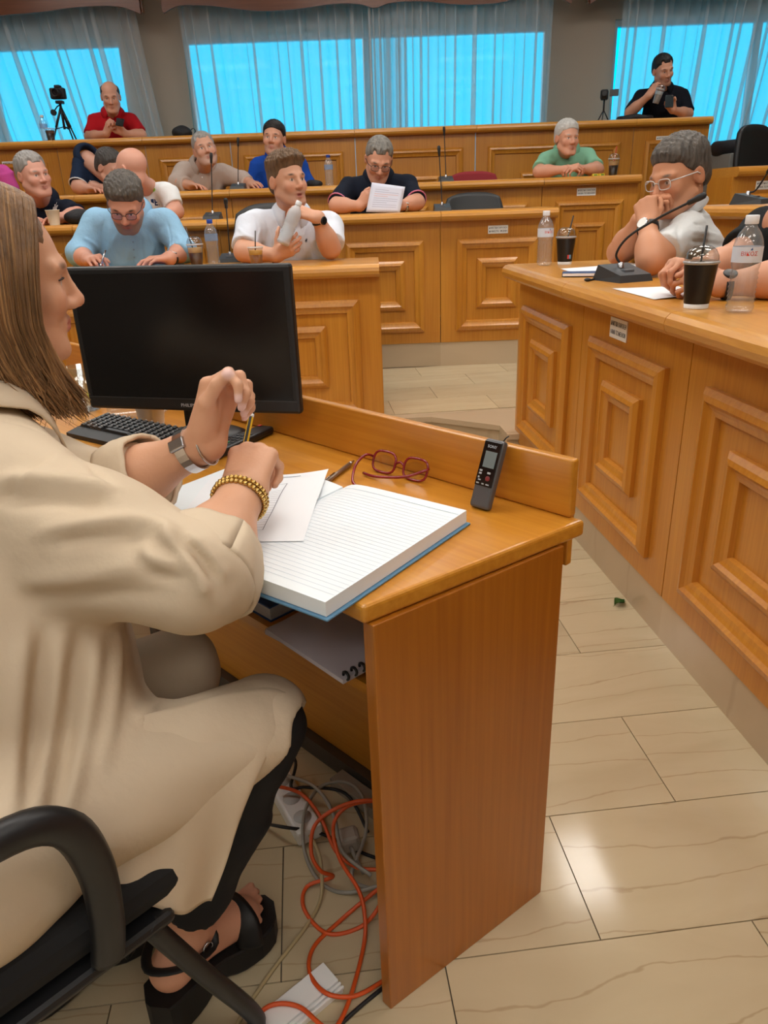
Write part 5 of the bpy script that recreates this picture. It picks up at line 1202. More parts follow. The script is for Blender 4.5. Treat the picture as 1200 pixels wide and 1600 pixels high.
# right arm, hand closed on a pencil
Aa = Soft(); Aa.cap(shR, elR, .05, .043, .03); Aa.cap(elR, lerp(elR, wrR, .4), .046, .045, .03); Aa.cap(lerp(elR, wrR, .35), wrR, .045, .029, .03); Aa.ell(wrR, (.031, .026, .026), None, .02)
dR = hat(V(.10, .80, .42)); nR = V(-.22, -.46, .86)
hand(Aa, wrR, dR, nR, True, curls=[(62, 62, 30), (68, 68, 35), (74, 72, 40), (78, 74, 40)], sc=.94, thumb=(.78, .42, -.55), thumb2=(.8, -.25, -.55), fr=.0085)
Aa.plane_in(DZ+.0285, V(wrR.x-.07, wrR.y-.05, 0), V(wrR.x+.09, wrR.y+.16, 1))
v, q = Aa.mesh(.0034); v = relax(v, q, 1); parts.append((v, q)); cols.append(np.tile(np.array(lin(wSKIN)), (len(v), 1)))
# left arm, raised hand with relaxed fingers
La = Soft(); La.cap(shL, elL, .05, .043, .03); La.cap(elL, lerp(elL, wrL, .4), .043, .039, .03); La.cap(lerp(elL, wrL, .35), wrL, .039, .026, .03); La.ell(wrL, (.027, .026, .024), None, .02)
dL = hat(V(.30, .20, .80)); nL = V(-.66, .47, .26)
tipsL = hand(La, wrL, dL, nL, False, curls=[(50, 70, 40), (60, 78, 44), (66, 82, 45), (70, 84, 45)], sc=.93, thumb=(.88, .36, -.22), thumb2=(.95, .02, -.30), fr=.0085, splay=.03)
v, q = La.mesh(.0034); v = relax(v, q, 1); parts.append((v, q)); c = np.tile(np.array(lin(wSKIN)), (len(v), 1))
for tp in tipsL:
    d = np.linalg.norm(v-np.array(tp)[None, :], axis=1); mk = np.clip((.0105-d)/.004, 0, 1)[:, None]; c = c*(1-.75*mk)+np.array(lin((240, 206, 204)))[None, :]*.75*mk
cols.append(c)
# legs and feet
knR, knL = PY(418, 1135, .88), PY(272, 1062, 1.03)
anR = PZ(288, 1448, .160); anL = PZ(92, 1445, .135)
hpR = pelv + rr*.09 - V(0, 0, .03); hpL = pelv - rr*.09 - V(0, 0, .03)
def foot(F, an, dirv, sx):
    d = hat(dirv); s = V(d.y, -d.x, 0)*sx; hl = an - d*.035 - V(0, 0, .055); bl = an + d*.105 - V(0, 0, .082)
    F.cap(an, hl, .030, .028, .02); F.cap(an+d*.01-V(0, 0, .01), bl, .030, .026, .03); F.cap(hl, bl, .026, .026, .03)
    for k in range(5):
        o = -.028+.0135*k; F.cap(bl+s*o, bl+s*o*1.15+d*(.055-.004*k*k*.6)-V(0, 0, .006), .0105, .0080-.0004*k, .006)
    return hl, bl, d, s
Ff = Soft(); Ff.cap(lerp(knR, anR, .6), anR, .045, .032, .03); fR = foot(Ff, anR, V(.62, .78, 0), 1)
v, q = Ff.mesh(.0042); parts.append((v, q)); cols.append(np.tile(np.array(lin((210, 154, 126))), (len(v), 1)))
Ff = Soft(); Ff.cap(lerp(knL, anL, .6), anL, .045, .032, .03); fL = foot(Ff, anL, V(.72, .69, 0), -1)
v, q = Ff.mesh(.0046); parts.append((v, q)); cols.append(np.tile(np.array(lin((210, 154, 126))), (len(v), 1)))
# inner body joining head, arms and legs
In = Soft(); In.cap(N, pelv, .06, .07, .04); In.cap(shL, shR, .045, .045, .03)
for hp, kn, an in ((hpR, knR, anR), (hpL, knL, anL)): In.cap(hp, kn, .05, .04, .03); In.cap(kn, an, .04, .026, .02); In.cap(pelv, hp, .06, .05, .03)
v, q = In.mesh(.011); parts.append((v, q)); cols.append(np.tile(np.array(lin(wSKIN)), (len(v), 1)))
v, q = merge(parts); woman = link('person', np_mesh('person', v, q, np.concatenate(cols)), SKINM); tag(woman, 'woman in a beige coat writing with a pencil at the clerk desk', 'person')
# leggings
G = Soft(); G.ell(pelv, (.16, .14, .12), RW3, .05)
for hp, kn, an in ((hpR, knR, anR), (hpL, knL, anL)):
    G.cap(hp, kn, .075, .052, .03); G.cap(kn, lerp(kn, an, .45), .054, .054, .02); G.cone(lerp(kn, an, .4), lerp(kn, an, .90), .056, .048, .02)
G.disp(lambda X, Y, Z: .003*np.sin(60*Z+20*X)*np.sin(30*X+8*Y))
v, q = G.mesh(.009); link('leggings', np_mesh('leggings', v, q), LEGG, woman)
# coat
C = Soft(.012)
C.cap(shL, shR, .062, .066, .04); C.cap(N-up*.045, mid-up*.03, .055, .075, .05)
C.ell(mid-up*.16+fw*.0, (.175, .125, .22), RW3, .06); C.ell(lerp(pelv, mid, .36)+fw*.02, (.17, .14, .22), RW3, .06); C.ell(pelv+V(0, 0, -.01), (.20, .165, .125), RW3, .06)
C.cap(PY(118, 940, .84), PY(140, 1090, .80), .050, .060, .06); C.cap(PY(150, 960, .88), PY(165, 1085, .86), .040, .045, .05)     # open front hanging to the lap
C.cap(shR, lerp(shR, elR, .5)-V(0, 0, .006), .076, .078, .04); C.cap(lerp(shR, elR, .45)-V(0, 0, .006), elR+V(0, 0, .002), .078, .066, .04)
C.cone(elR, lerp(elR, wrR, .10), .066, .062, .03)
C.cap(shL, elL, .072, .058, .04); C.cone(elL, lerp(elL, wrL, .40), .058, .050, .03)
dir1 = hat(wrR-elR); e0 = lerp(elR, wrR, .13)
C.cone(e0-dir1*.035, e0+dir1*.010, .066, .060, .01)                       # turned-up cuffs
dir2 = hat(wrL-elL); e1_ = lerp(elL, wrL, .40); C.cone(e1_-dir2*.045, e1_+dir2*.006, .057, .053, .01)
C.cap(hpR+V(0, 0, .02), lerp(hpR, knR, .97)+V(0, 0, .010), .098, .074, .05); C.cap(hpL+V(0, 0, .02), lerp(hpL, knL, 1.0)+V(0, 0, .006), .10, .078, .05)
thd = hat(Vector((knR.x-hpR.x, knR.y-hpR.y, 0))); ths = V(thd.y, -thd.x, 0)
C.cap(lerp(hpR, knR, .30)+V(0, 0, .085)-ths*.02, lerp(hpR, knR, .58)+V(0, 0, .088)-ths*.06, .016, .024, .02)   # lapel end on the lap
C.cap(N-up*.005, N+up*.12, .050, .075, .012, 's')
C.cap(PY(492, 1165, .86), PY(440, 1260, .82), .060, .060, .008, 's')
def folds(X, Y, Z):
    a = X*WF.x+Y*WF.y; b = X*WL.x+Y*WL.y
    w = np.sin(22*(Z*.9-a*.35+b*.2)+2.6*np.sin(8*a+7*b)+1.6*np.sin(11*Z))
    w2 = np.sin(48*(Z*.5+a*.6+b*.2)+2.6*np.sin(13*Z+9*b))
    m = .5+.5*np.sin(7*a+9*Z+5*b)
    return (-.0075*m*np.abs(w)**1.6*np.sign(w) - .0030*(1-m)*w2).astype(np.float32)
C.disp(folds)
v, q = C.mesh(.0052); v = relax(v, q, 2)
LN = [([(0, 750), (90, 750), (190, 766)], .010, .011), ([(0, 778), (80, 782), (165, 792)], -.008, .012), ([(60, 832), (150, 815), (235, 815), (285, 842)], .008, .011), ([(90, 850), (170, 840), (240, 846)], -.007, .010),
      ([(252, 828), (285, 860), (312, 900), (322, 930)], .010, .008), ([(275, 832), (305, 868), (335, 905)], -.009, .007), ([(298, 838), (330, 870), (352, 905)], .008, .007), ([(222, 842), (240, 872), (280, 888)], .007, .009), ([(215, 870), (240, 895), (285, 905)], -.006, .009),
      ([(40, 912), (160, 895), (260, 872)], .006, .013), ([(40, 935), (170, 930), (280, 925)], -.005, .013), ([(87, 708), (45, 742), (0, 785)], -.004, .004), ([(100, 700), (60, 735), (0, 800)], .003, .010),
      ([(42, 990), (28, 1120), (22, 1290)], .012, .014), ([(66, 990), (52, 1130), (40, 1290)], -.010, .012), ([(96, 985), (78, 1150), (50, 1290)], .012, .013), ([(122, 990), (104, 1150), (80, 1280)], -.010, .012), ([(150, 1000), (132, 1150), (100, 1270)], .011, .012), ([(185, 1000), (176, 1110), (160, 1200)], .007, .010),
      ([(210, 1130), (250, 1100), (285, 1080)], .008, .012), ([(150, 705), (175, 730), (205, 765)], .006, .007), ([(140, 725), (165, 750), (190, 775)], -.005, .006), ([(178, 700), (190, 735), (198, 780)], -.004, .004), ([(0, 655), (50, 668), (95, 690)], -.003, .006)]
v = press(v, q, LN); coat = link('coat', np_mesh('coat', v, q), BEIGE, woman)
collar(woman, N-up*.012, (up+V(0, 0, 1)).normalized(), fw, BEIGE, rad=.060, hgt=.03, spread=.045, open_a=30, drop=.07)
# turned-up cuffs
def cuff(c0, ax, r0, r1, ln, seed):
    x = ax.orthogonal().normalized(); y = ax.cross(x)
    def fn(u, v_):
        t = 2*math.pi*u; w = .0022*math.sin(5*t+seed)+.0014*math.sin(9*t+2*seed+6*v_); prof = r0+(r1-r0)*v_ + .0035*math.sin(math.pi*v_)
        return c0 + ax*(ln*(v_-.5)+.004*math.sin(t+seed)) + (x*math.cos(t)+y*math.sin(t))*(prof+w)
    o = MB().grid(fn, 40, 8).obj('cuff', BEIGE, woman); md = o.modifiers.new('t', 'SOLIDIFY'); md.thickness = .006; md.offset = -1
cuff(e0+dir1*.004, dir1, .0745, .0665, .060, 1.0); cuff(e1_-dir2*.010, dir2, .0640, .0585, .058, 2.2)
# skirt panel of the coat hanging beside her right thigh, a cloth of its own thickness
pl0 = lerp(hpR, knR, .7)+ths*.078
def PPl(x, y, off=0.0):
    v_ = ray(x, y); o_ = V(0, 0, CAM_H); t_ = ((pl0+ths*off)-o_).dot(ths)/v_.dot(ths); return o_+v_*t_
topc = smooth_path([PPl(150, 1140, -.08), PPl(210, 1122, -.075), PPl(280, 1104, -.07), PPl(350, 1085, -.06), PPl(425, 1076, -.055), PPl(470, 1100, -.045)], 8)
botc = smooth_path([PPl(110, 1380, -.07), PPl(160, 1396, -.02), PPl(200, 1406), PPl(245, 1416), PPl(290, 1424), PPl(335, 1412)], 8)
rgt = smooth_path([PPl(470, 1100, -.045), PPl(432, 1150, -.014), PPl(398, 1215), PPl(372, 1280), PPl(355, 1350), PPl(335, 1412)], 8)
lft = smooth_path([PPl(150-8*k, 1140+48*k, -.08+.002*k) for k in range(6)], 8)
def samp(c, t):
    f = t*(len(c)-1); i = min(int(f), len(c)-2); return c[i].lerp(c[i+1], f-i)
def skirt(u, v):
    p_ = samp(topc, u)*(1-v)+samp(botc, u)*v+samp(lft, v)*(1-u)+samp(rgt, v)*u - (topc[0]*(1-u)*(1-v)+topc[-1]*u*(1-v)+botc[0]*(1-u)*v+botc[-1]*u*v)
    w_ = .010*math.sin(9*u+2.5*v)*v*(1-.4*u) + .006*math.sin(17*u-5*v)*v + .020*math.sin(math.pi*min(1, v*1.3))*(1-u)**.5
    return p_ + ths*w_*(.25+.75*u*u)
sk = MB().grid(skirt, 44, 30).obj('coat_skirt', BEIGE, woman); sk.modifiers.new('t', 'SOLIDIFY').thickness = .003
hemm = MB(); hemm.tube([samp(rgt, k/20*.6)+ths*.002 for k in range(21)], .0018, 6); hemm.tube([skirt(.25+.75*k/24, .60-.10*k/24)+ths*.0015 for k in range(25)], .0012, 5); hemm.obj('hem_seam', BEIGE, woman)
# sandals: wedge sole, straps, buckle
for (hl, bl, d, s), nm in ((fR, 0), (fL, 1)):
    so = MB(); M = frame(s, d, V(0, 0, 1), V(hl.x, hl.y, 0)); Ln = (V(bl.x, bl.y, 0)-V(hl.x, hl.y, 0)).length
    secs = []; NS = 16
    for k in range(NS+1):
        t = k/NS; y_ = -.050+(Ln+.118)*t; hw = .036*(1-(1-min(1, t/.10))**2)**.5*(1-.16*math.exp(-((t-.42)/.16)**2)) + .011*max(0, min(1, (t-.5)/.25)); hw *= (1-max(0, (t-.82)/.18)**2.2*.75); hw = max(hw, .006)
        zt_s = (hl.z-.028) + (bl.z-.024-(hl.z-.028))*min(1, max(0, (t-.18)/.5)); zb_s = .0005 + .018*math.exp(-((t-.46)/.10)**2) + .012*max(0, (t-.86)/.14)
        secs.append([(-hw*.9, y_, zb_s), (hw*.9, y_, zb_s), (hw, y_, zb_s+.006), (hw*1.02, y_, zt_s-.004), (hw*.96, y_, zt_s), (-hw*.96, y_, zt_s), (-hw*1.02, y_, zt_s-.004), (-hw, y_, zb_s+.006)])
    vs = [p_ for sc_ in secs for p_ in sc_]; fs = [(k*8+j, k*8+(j+1) % 8, (k+1)*8+(j+1) % 8, (k+1)*8+j) for k in range(NS) for j in range(8)] + [tuple(reversed(range(8))), tuple(range(NS*8, NS*8+8))]
    so.add(vs, fs, False, M=M)
    sl = so.obj('sandal', mat('black sandal', (18, 17, 18), .6), woman)
    def strap(pts, r): MB().tube(smooth_path([M @ Vector(p) for p in pts], 5), r, 8, flat=.35).obj('strap', mat('black strap', (16, 15, 16), .55), sl)
    zb = bl.z; strap([(-.046, Ln*.86, zb-.02), (-.036, Ln*.9, zb+.018), (0, Ln*.92, zb+.032), (.036, Ln*.9, zb+.018), (.046, Ln*.86, zb-.02)], .022)
    ank = (anR if nm == 0 else anL); za = ank.z
    strap([(-.036, .06, za-.035), (-.040, .0, za-.022), (0, -.036, za-.020), (.040, .0, za-.022), (.036, .06, za-.035), (0, .062, za+.006), (-.036, .06, za-.035)], .008)
    bq = MB().tube([M @ Vector((.039+.001, .045+.009*math.cos(a), za-.028+.011*math.sin(a))) for a in [2*math.pi*k/12 for k in range(12)]], .0018, 6, closed=True); bq.obj('buckle', STEEL, sl)
# jewellery
def ring_pts(c, axis, rx, ry, n, nrm):
    ax = hat(axis); a = Vector(nrm); a = (a-ax*a.dot(ax)).normalized(); b = ax.cross(a); return [Vector(c)+a*math.cos(t)*rx+b*math.sin(t)*ry for t in [2*math.pi*k/n for k in range(n)]]
GOLD = mat('gold', (206, 172, 104), .22, 1.0); SILV = mat('silver', (214, 214, 216), .2, 1.0)
br = MB(); wc = lerp(elR, wrR, .93)
for k, p in enumerate(ring_pts(wc+dir1*.004, dir1, .0340, .0370, 36, V(0, 0, 1))):
    br.ball(p, .0042, 8)
for k, p in enumerate(ring_pts(wc-dir1*.005, dir1, .0340, .0370, 36, V(.1, 0, 1))): br.ball(p, .0040, 8)
br.obj('gold_bracelet', GOLD, woman)
wl = lerp(elL, wrL, .88); nw = V(-.45, -.75, .45)
wt = MB(); P0 = ring_pts(wl, dir2, .0300, .0315, 24, nw); vs = []
for p in P0:
    o = (p-wl).normalized(); vs += [p-dir2*.0085, p-dir2*.0085+o*.0028, p+dir2*.0085+o*.0028, p+dir2*.0085]
wt.add(vs, [(i*4+j, ((i+1) % 24)*4+j, ((i+1) % 24)*4+(j+1) % 4, i*4+(j+1) % 4) for i in range(24) for j in range(4)])
ww = wt.obj('wristwatch', SILV, woman)
nwp = (nw-dir2*nw.dot(dir2)).normalized(); MB().rbox((-.0085, -.0135, .028), (.0085, .0135, .036), .002, M=frame(dir2.cross(nwp)*-1, dir2, nwp, wl)).obj('watch_case', STEEL, ww)
MB().tube(ring_pts(lerp(elL, wrL, 1.02), (dir2+V(.12, 0, -.1)), .0300, .0335, 28, nw), .0019, 6, closed=True).obj('silver_bangle', SILV, woman)
# hair: a full base shape plus many long locks
HAIRW = hair_mat('hair long chestnut', (122, 90, 60), .35, .45); HAIRT = hair_mat('hair chestnut tips', (160, 120, 78), .3, .45)
Hb = Soft(); p = wh.p; q_ = wh.sc
Hb.ell(p(0, -.020, .040), (.0795*q_, .0985*q_, .0860*q_), wh.R, .02)
dn = V(0, 0, -1)
for y, zz_, rx in ((-.05, -.04, .075), (-.015, -.03, .08)): Hb.ell(p(0, y, zz_), (rx, .072, .12), wh.R, .04)
Hb.ell(hdc+V(-.035, -.035, -.16), (.085, .075, .12), None, .04)
Hb.ell(p(0, .135, -.030), [.080*q_, .100*q_, .108*q_], wh.R, .012, 's')
Hb.plane(p(0, .088, .070), wh.R @ Vector((0, .75, -.66)), .008)
Hb.disp(fuzz(.0025, 160))
v, q = Hb.mesh(.005); hb = link('hair', np_mesh('hair', v, q), HAIRW, woman)
rnd = random.Random(11); lk = MB()
def lock(sx, y0, reach, r0, ph, out):
    zt = .037+.093*math.sqrt(max(0, 1-((y0+.018)/.116)**2)); y1 = y0
    zc = zt*.55+.02
    a = [p(sx*.004, y0, zt+.004), p(sx*(.046+out*.2), y0*.98-.002, zt*.86+.010), p(sx*(.079+out*.5), y0*.94-.006, .052), p(sx*(.089+out), y0*.85-.006, .005), p(sx*(.090+out*1.3), y0*.8-.004, -.05)]
    base = a[-1]; L = reach
    fwdp = wh.R @ Vector((0, 1, 0)); fwdp.z = 0
    for k in range(1, 6):
        t = k/5; a.append(base + dn*L*t + fwdp*(.012*t + .030*t*t*(1 if y0 > -.05 else .3)) + (wh.R @ Vector((sx, 0, 0)))*(-.006*t) + V(rnd.uniform(-.5, .5), rnd.uniform(-.5, .5), 0)*.016*t*t*ph)
    P = smooth_path(a, 3); n = len(P); rs = [r0*(.55+.45*min(1, i/4))*(1 if i/n < .8 else max(.12, (1-i/n)/.2)) for i in range(n)]
    lk.tube(P, rs, 5, mi=rnd.choice((0, 0, 0, 1, 2)))
for i in range(1250):
    sx = 1 if i % 5 else -1
    y0 = -.122+.178*(rnd.random()**.75); lock(sx, y0, rnd.uniform(.10, .145), rnd.uniform(.0014, .0030), rnd.uniform(.2, 1), rnd.uniform(-.005, .006))
for i in range(60): lock(1, rnd.uniform(-.08, .055), rnd.uniform(.13, .165), .0007, 2.4, rnd.uniform(.0, .012))
# eyelashes and brows
el_ = MB()
for sx in (-1, 1): el_.tube(smooth_path([p(sx*.018, .0835, .0035), p(sx*.026, .0868, .0055), p(sx*.037, .0848, .0058), p(sx*.047, .0765, .0035)], 4), .0013, 5)
el_.obj('eyelashes', mat('lashes', (58, 42, 34), .7), woman)['kind'] = 'stuff'
# back of the head
for i in range(260):
    an = rnd.uniform(-1.35, 1.35); sx, cy = math.sin(an), -math.cos(an)
    a = [p(sx*.02, -.03+cy*.02, .130), p(sx*.066, -.02+cy*.074, .096), p(sx*.090, -.02+cy*.104, .03), p(sx*.092, -.02+cy*.106, -.04)]; b0 = a[-1]
    for k in range(1, 5): a.append(b0+dn*rnd.uniform(.13, .17)*k/4*1.0+V(rnd.uniform(-1, 1), rnd.uniform(-1, 1), 0)*.004*k)
    P = smooth_path(a, 3); n = len(P); lk.tube(P, [.0034*(1 if k/n < .8 else max(.15, (1-k/n)/.2)) for k in range(n)], 5, mi=rnd.choice((0, 0, 1, 2)))
lk.obj('hair_locks', [HAIRW, HAIRT, hair_mat('hair chestnut mid', (140, 104, 68), .3, .45)], woman)
# --- pencil in her right hand
pc = thing('pencil', 'yellow and black striped pencil in her right hand', 'pencil')
pt, pbm = PZ(397, 629, .985), None
pbase = wrR + dR*.085 + V(.012, .0, -.01); pdir = (PY(398, 629, (wrR+dR*.09).y+.10)-PY(381, 712, (wrR+dR*.09).y+.03)).normalized()
p1 = PY(381, 706, (wrR+dR*.09).y+.02); tipd = -pdir
def hexrod(a, b, r, mats):
    ax = (b-a).normalized(); x = ax.orthogonal().normalized(); y = ax.cross(x); vs = []; fs = []
    for e in (a, b):
        for k in range(6): t = math.pi/3*k; vs.append(e+(x*math.cos(t)+y*math.sin(t))*r)
    m = MB()
    for k in range(6): m.add([vs[k], vs[(k+1) % 6], vs[6+(k+1) % 6], vs[6+k]], [(0, 1, 2, 3)], mi=k % 2)
    m.add(vs[6:], [tuple(range(6))]); return m
YEL = mat('pencil yellow', (224, 180, 40), .4)
ptop = p1 + pdir*.085; pbot = p1 - pdir*.075
hexrod(pbot+pdir*.012, ptop-pdir*.022, .0040, None).obj('shaft', [YEL, BLACK], pc); MB().tube([ptop-pdir*.024, ptop-pdir*.019], .0043, 10).obj('white_band', WHITEP, pc)
MB().tube([ptop-pdir*.019, ptop], .0042, 10).obj('dipped_end', BLACK, pc); MB().tube([pbot, pbot+pdir*.012], [.0006, .0038], 8).obj('sharpened_tip', mat('pencil wood', (200, 160, 110), .6), pc)
# ================================================================ her chair
ch = thing('office_chair', 'black visitor chair with curved armrests under the woman', 'chair', V(pelv.x, pelv.y, 0))
CHM = mat('black chair plastic', (26, 26, 28), .42); CHF = mat('black chair fabric', (18, 18, 20), .85)
CM = frame(-WL, WF, V(0, 0, 1), V(pelv.x, pelv.y, 0)+WF*.02); ch.matrix_world = CM       # x to her right, y forward
MB().rbox((-.245, -.20, .378), (.205, .205, .442), .030, n=3).obj('seat', CHF, ch)
MB().rbox((-.215, -.19, .358), (.215, .165, .376), .008).obj('seat_pan', CHM, ch)
MB().grid(lambda u, v: ((u-.5)*.42, -.235-.05*v+.05*(2*(u-.5))**2*-1, .50+v*.34), 10, 8).obj('backrest', CHF, ch).modifiers.new('t', 'SOLIDIFY').thickness = .04
for s in (-1, 1):
    o_ = 0 if s > 0 else -.07
    MB().tube(smooth_path([(s*.225+o_, -.235, .45), (s*.232+o_, -.245, .57), (s*.232+o_, -.17, .628), (s*.232+o_, -.01, .642), (s*.232+o_, .055, .615), (s*.230+o_, .078, .54), (s*.226+o_*.8, .078, .45), (s*.215, .072, .385)], 6), .021, 10, flat=.8).obj('armrest', CHM, ch)
    MB().tube(smooth_path([(s*.20, .13, .372), (s*.205, .19, .22), (s*.205, .255, .06), (s*.205, .25, .022), (s*.205, .20, .0145), (s*.205, -.22, .0145)], 5), .014, 10).obj('leg', CHM, ch)
    MB().tube([(s*.205, -.20, .016), (s*.205, -.24, .20), (s*.205, -.20, .36)], .013, 8).obj('rear_leg', CHM, ch)
    MB().tube([(s*.19, -.16, .37), (s*.19, -.27, .42), (s*.19, -.285, .62)], .012, 8).obj('back_post', CHM, ch)
# ================================================================ things on the benches
from mathutils.bvhtree import BVHTree
def surf(o, x, y):
    """point and normal where the line of sight of a photo pixel meets a mesh"""
    me = o.data; t = BVHTree.FromPolygons([v.co for v in me.vertices], [tuple(p.vertices) for p in me.polygons]); r = t.ray_cast(V(0, 0, CAM_H), ray(x, y).normalized())
    return (r[0], r[1]) if r[0] is not None else (None, None)
def child(o, nm): return [c for c in o.children if c.name.split('.')[0] == nm][0]
def decal(personobj, x, y, polys, name, m, size=.01, part='shirt', lift=.0015):
    s = child(personobj, part); p, n = surf(s, x, y)
    if p is None: return None
    if n.dot(ray(x, y)) > 0: n = -n
    up_ = V(0, 0, 1); xr = up_.cross(n).normalized(); yr = n.cross(xr); b = MB(); M = frame(xr, yr, n, p+n*lift)
    for poly in polys: b.prism([(a*size, c*size) for a, c in poly], -.0012, .0004, M)
    return b.obj(name, m, personobj)
RIDER = [[(-.25, -.9), (-.05, -.9), (0, -.2), (.25, -.15), (.4, -.8), (.58, -.75), (.5, .1), (.75, .35), (.9, .75), (.6, .7), (.35, .42), (.2, .5), (.15, .85), (-.05, .95), (-.15, .75), (-.05, .45), (-.45, .35), (-.6, -.1), (-.5, -.5), (-.4, -.05), (-.2, -.1)], [(.15, .6), (.2, .55), (.62, 1.25), (.56, 1.3)]]
decal(emblem_man, 86, 326, RIDER, 'chest_emblem', mat('embroidery white', (226, 228, 232), .8), .030)
decal(white_man, 478, 376, RIDER, 'chest_emblem', mat('embroidery navy', (22, 26, 40), .8), .011)
decal(bald_man, 241, 297, [[(math.cos(a)*.9, math.sin(a)*.75) for a in [2*math.pi*k/10+.2*(k % 2) for k in range(10)]]], 'green_print', mat('print green', (150, 200, 70), .8), .016)
sq = lambda x, y, w, h: [(x, y), (x+w, y), (x+w, y+h), (x, y+h)]
decal(bald_man, 243, 316, [sq(-1.1, -.8, .7, 1.6), sq(-.25, -.8, .3, 1.6), sq(.05, .5, .5, .3), sq(.05, -.15, .4, .3), sq(.05, -.8, .5, .3), sq(.75, -.8, .6, 1.6)], 'blue_print', mat('print blue', (24, 60, 110), .8), .026)
for k in range(3): decal(white_man, 444+k*3, 352+k*14, [[(math.cos(2*math.pi*j/8), math.sin(2*math.pi*j/8)) for j in range(8)]], 'button', WHITEP, .005)
for k in range(3): decal(blue_man, 208+k, 378+k*12, [[(math.cos(2*math.pi*j/8), math.sin(2*math.pi*j/8)) for j in range(8)]], 'button', mat('button blue', (120, 150, 180), .5), .005)
for k in range(2): decal(beige_man, 316+k*0, 268+k*9, [[(math.cos(2*math.pi*j/8), math.sin(2*math.pi*j/8)) for j in range(8)]], 'button', WHITEP, .006)
# ---- microphones
MICB = mat('microphone base', (52, 56, 60), .45); MICN = mat('microphone neck', (70, 72, 76), .35, .6); MICR = mat('microphone rubber', (30, 32, 34), .6)
def microphone(label, base, tip, bend=None, yaw=0.0, sc=1.0, neckm=None, basem=None):
    base = Vector(base); tip = Vector(tip); t = thing('gooseneck_microphone', label, 'microphone', base, yaw); L = tip-base; R_ = Matrix.Rotation(-yaw, 3, 'Z'); Lt = R_ @ L
    w, d, h = .055*sc, .062*sc, .042*sc
    MB().add([(-w, -d, 0), (w, -d, 0), (w, d, 0), (-w, d, 0), (-w*.92, -d*.9, h*.45), (w*.92, -d*.9, h*.45), (w*.92, d*.75, h), (-w*.92, d*.75, h)], [(0, 3, 2, 1), (0, 1, 5, 4), (1, 2, 6, 5), (2, 3, 7, 6), (3, 0, 4, 7), (4, 5, 6, 7)]).obj('base', basem or MICB, t)
    MB().rbox((-.016*sc, -.030*sc, h*.55), (.016*sc, -.012*sc, h*.74), .002).obj('talk_button', mat('mic button', (92, 94, 98), .5), t)
    st = V(0, .012*sc, h*.8); MB().lathe([(.010*sc, 0), (.0085*sc, .014), (.005*sc, .018)], 12, Matrix.Translation(st)).obj('socket', STEEL, t)
    pts = [st+V(0, 0, .012)] + ([R_ @ (Vector(q)-base) for q in bend] if bend else []) + [Lt]
    P = smooth_path(pts, 8); MB().tube(P, .0033*sc, 8).obj('gooseneck', neckm or MICN, t)
    dd = (P[-1]-P[-3]).normalized(); q = dd.to_track_quat('Z', 'Y').to_matrix().to_4x4()
    MB().lathe([(.004, -.03), (.0075, -.026), (.0082, -.005), (.0095, 0), (.0105, .012), (.0095, .026), (.004, .031), (0, .0315)], 14, Matrix.Translation(P[-1]) @ q).obj('capsule', MICR, t)
    return t
microphone('gooseneck microphone beside the blue-capped bottle on the front bench', PZ(360, 409, ZB1), PY(353, 318, 3.96))
microphone('gooseneck microphone on the second row beside the bald man', PZ(332, 340, ZB2) if False else PY(332, 336, 5.10).xy.to_3d()+V(0, 0, ZB2), PY(330, 247, 5.10))
microphone('gooseneck microphone on the second row between reader and empty chair', PY(691, 325, 5.10).xy.to_3d()+V(0, 0, ZB2), PY(686, 236, 5.10))
microphone('gooseneck microphone on the third row beside the beige-shirted man', PY(372, 290, 6.03).xy.to_3d()+V(0, 0, ZB3), PY(372, 222, 6.03))
microphone('gooseneck microphone on the third row before the red chair', PY(697, 280, 6.12).xy.to_3d()+V(0, 0, ZB3), PY(694, 205, 6.12))
mb = PZ(972, 438, .94)
microphone('large gooseneck microphone bent toward the man with clasped hands', mb, PY(1088, 311, mb.y-.16), [PY(963, 397, mb.y+.01), PY(982, 370, mb.y-.02), PY(1030, 340, mb.y-.08)], yaw=.35, sc=1.2, neckm=MICR)
# small cable with a plug beside it
tag(MB().tube(smooth_path([PZ(952, 432, .943), PZ(938, 430, .946), PZ(928, 436, .943), PZ(920, 438, .943)], 5), .0035, 6).ball(PZ(918, 437, .946), (.012, .010, .006)).obj('earpiece_cable', BLACK), 'short black earpiece cable beside the large microphone', 'cable')
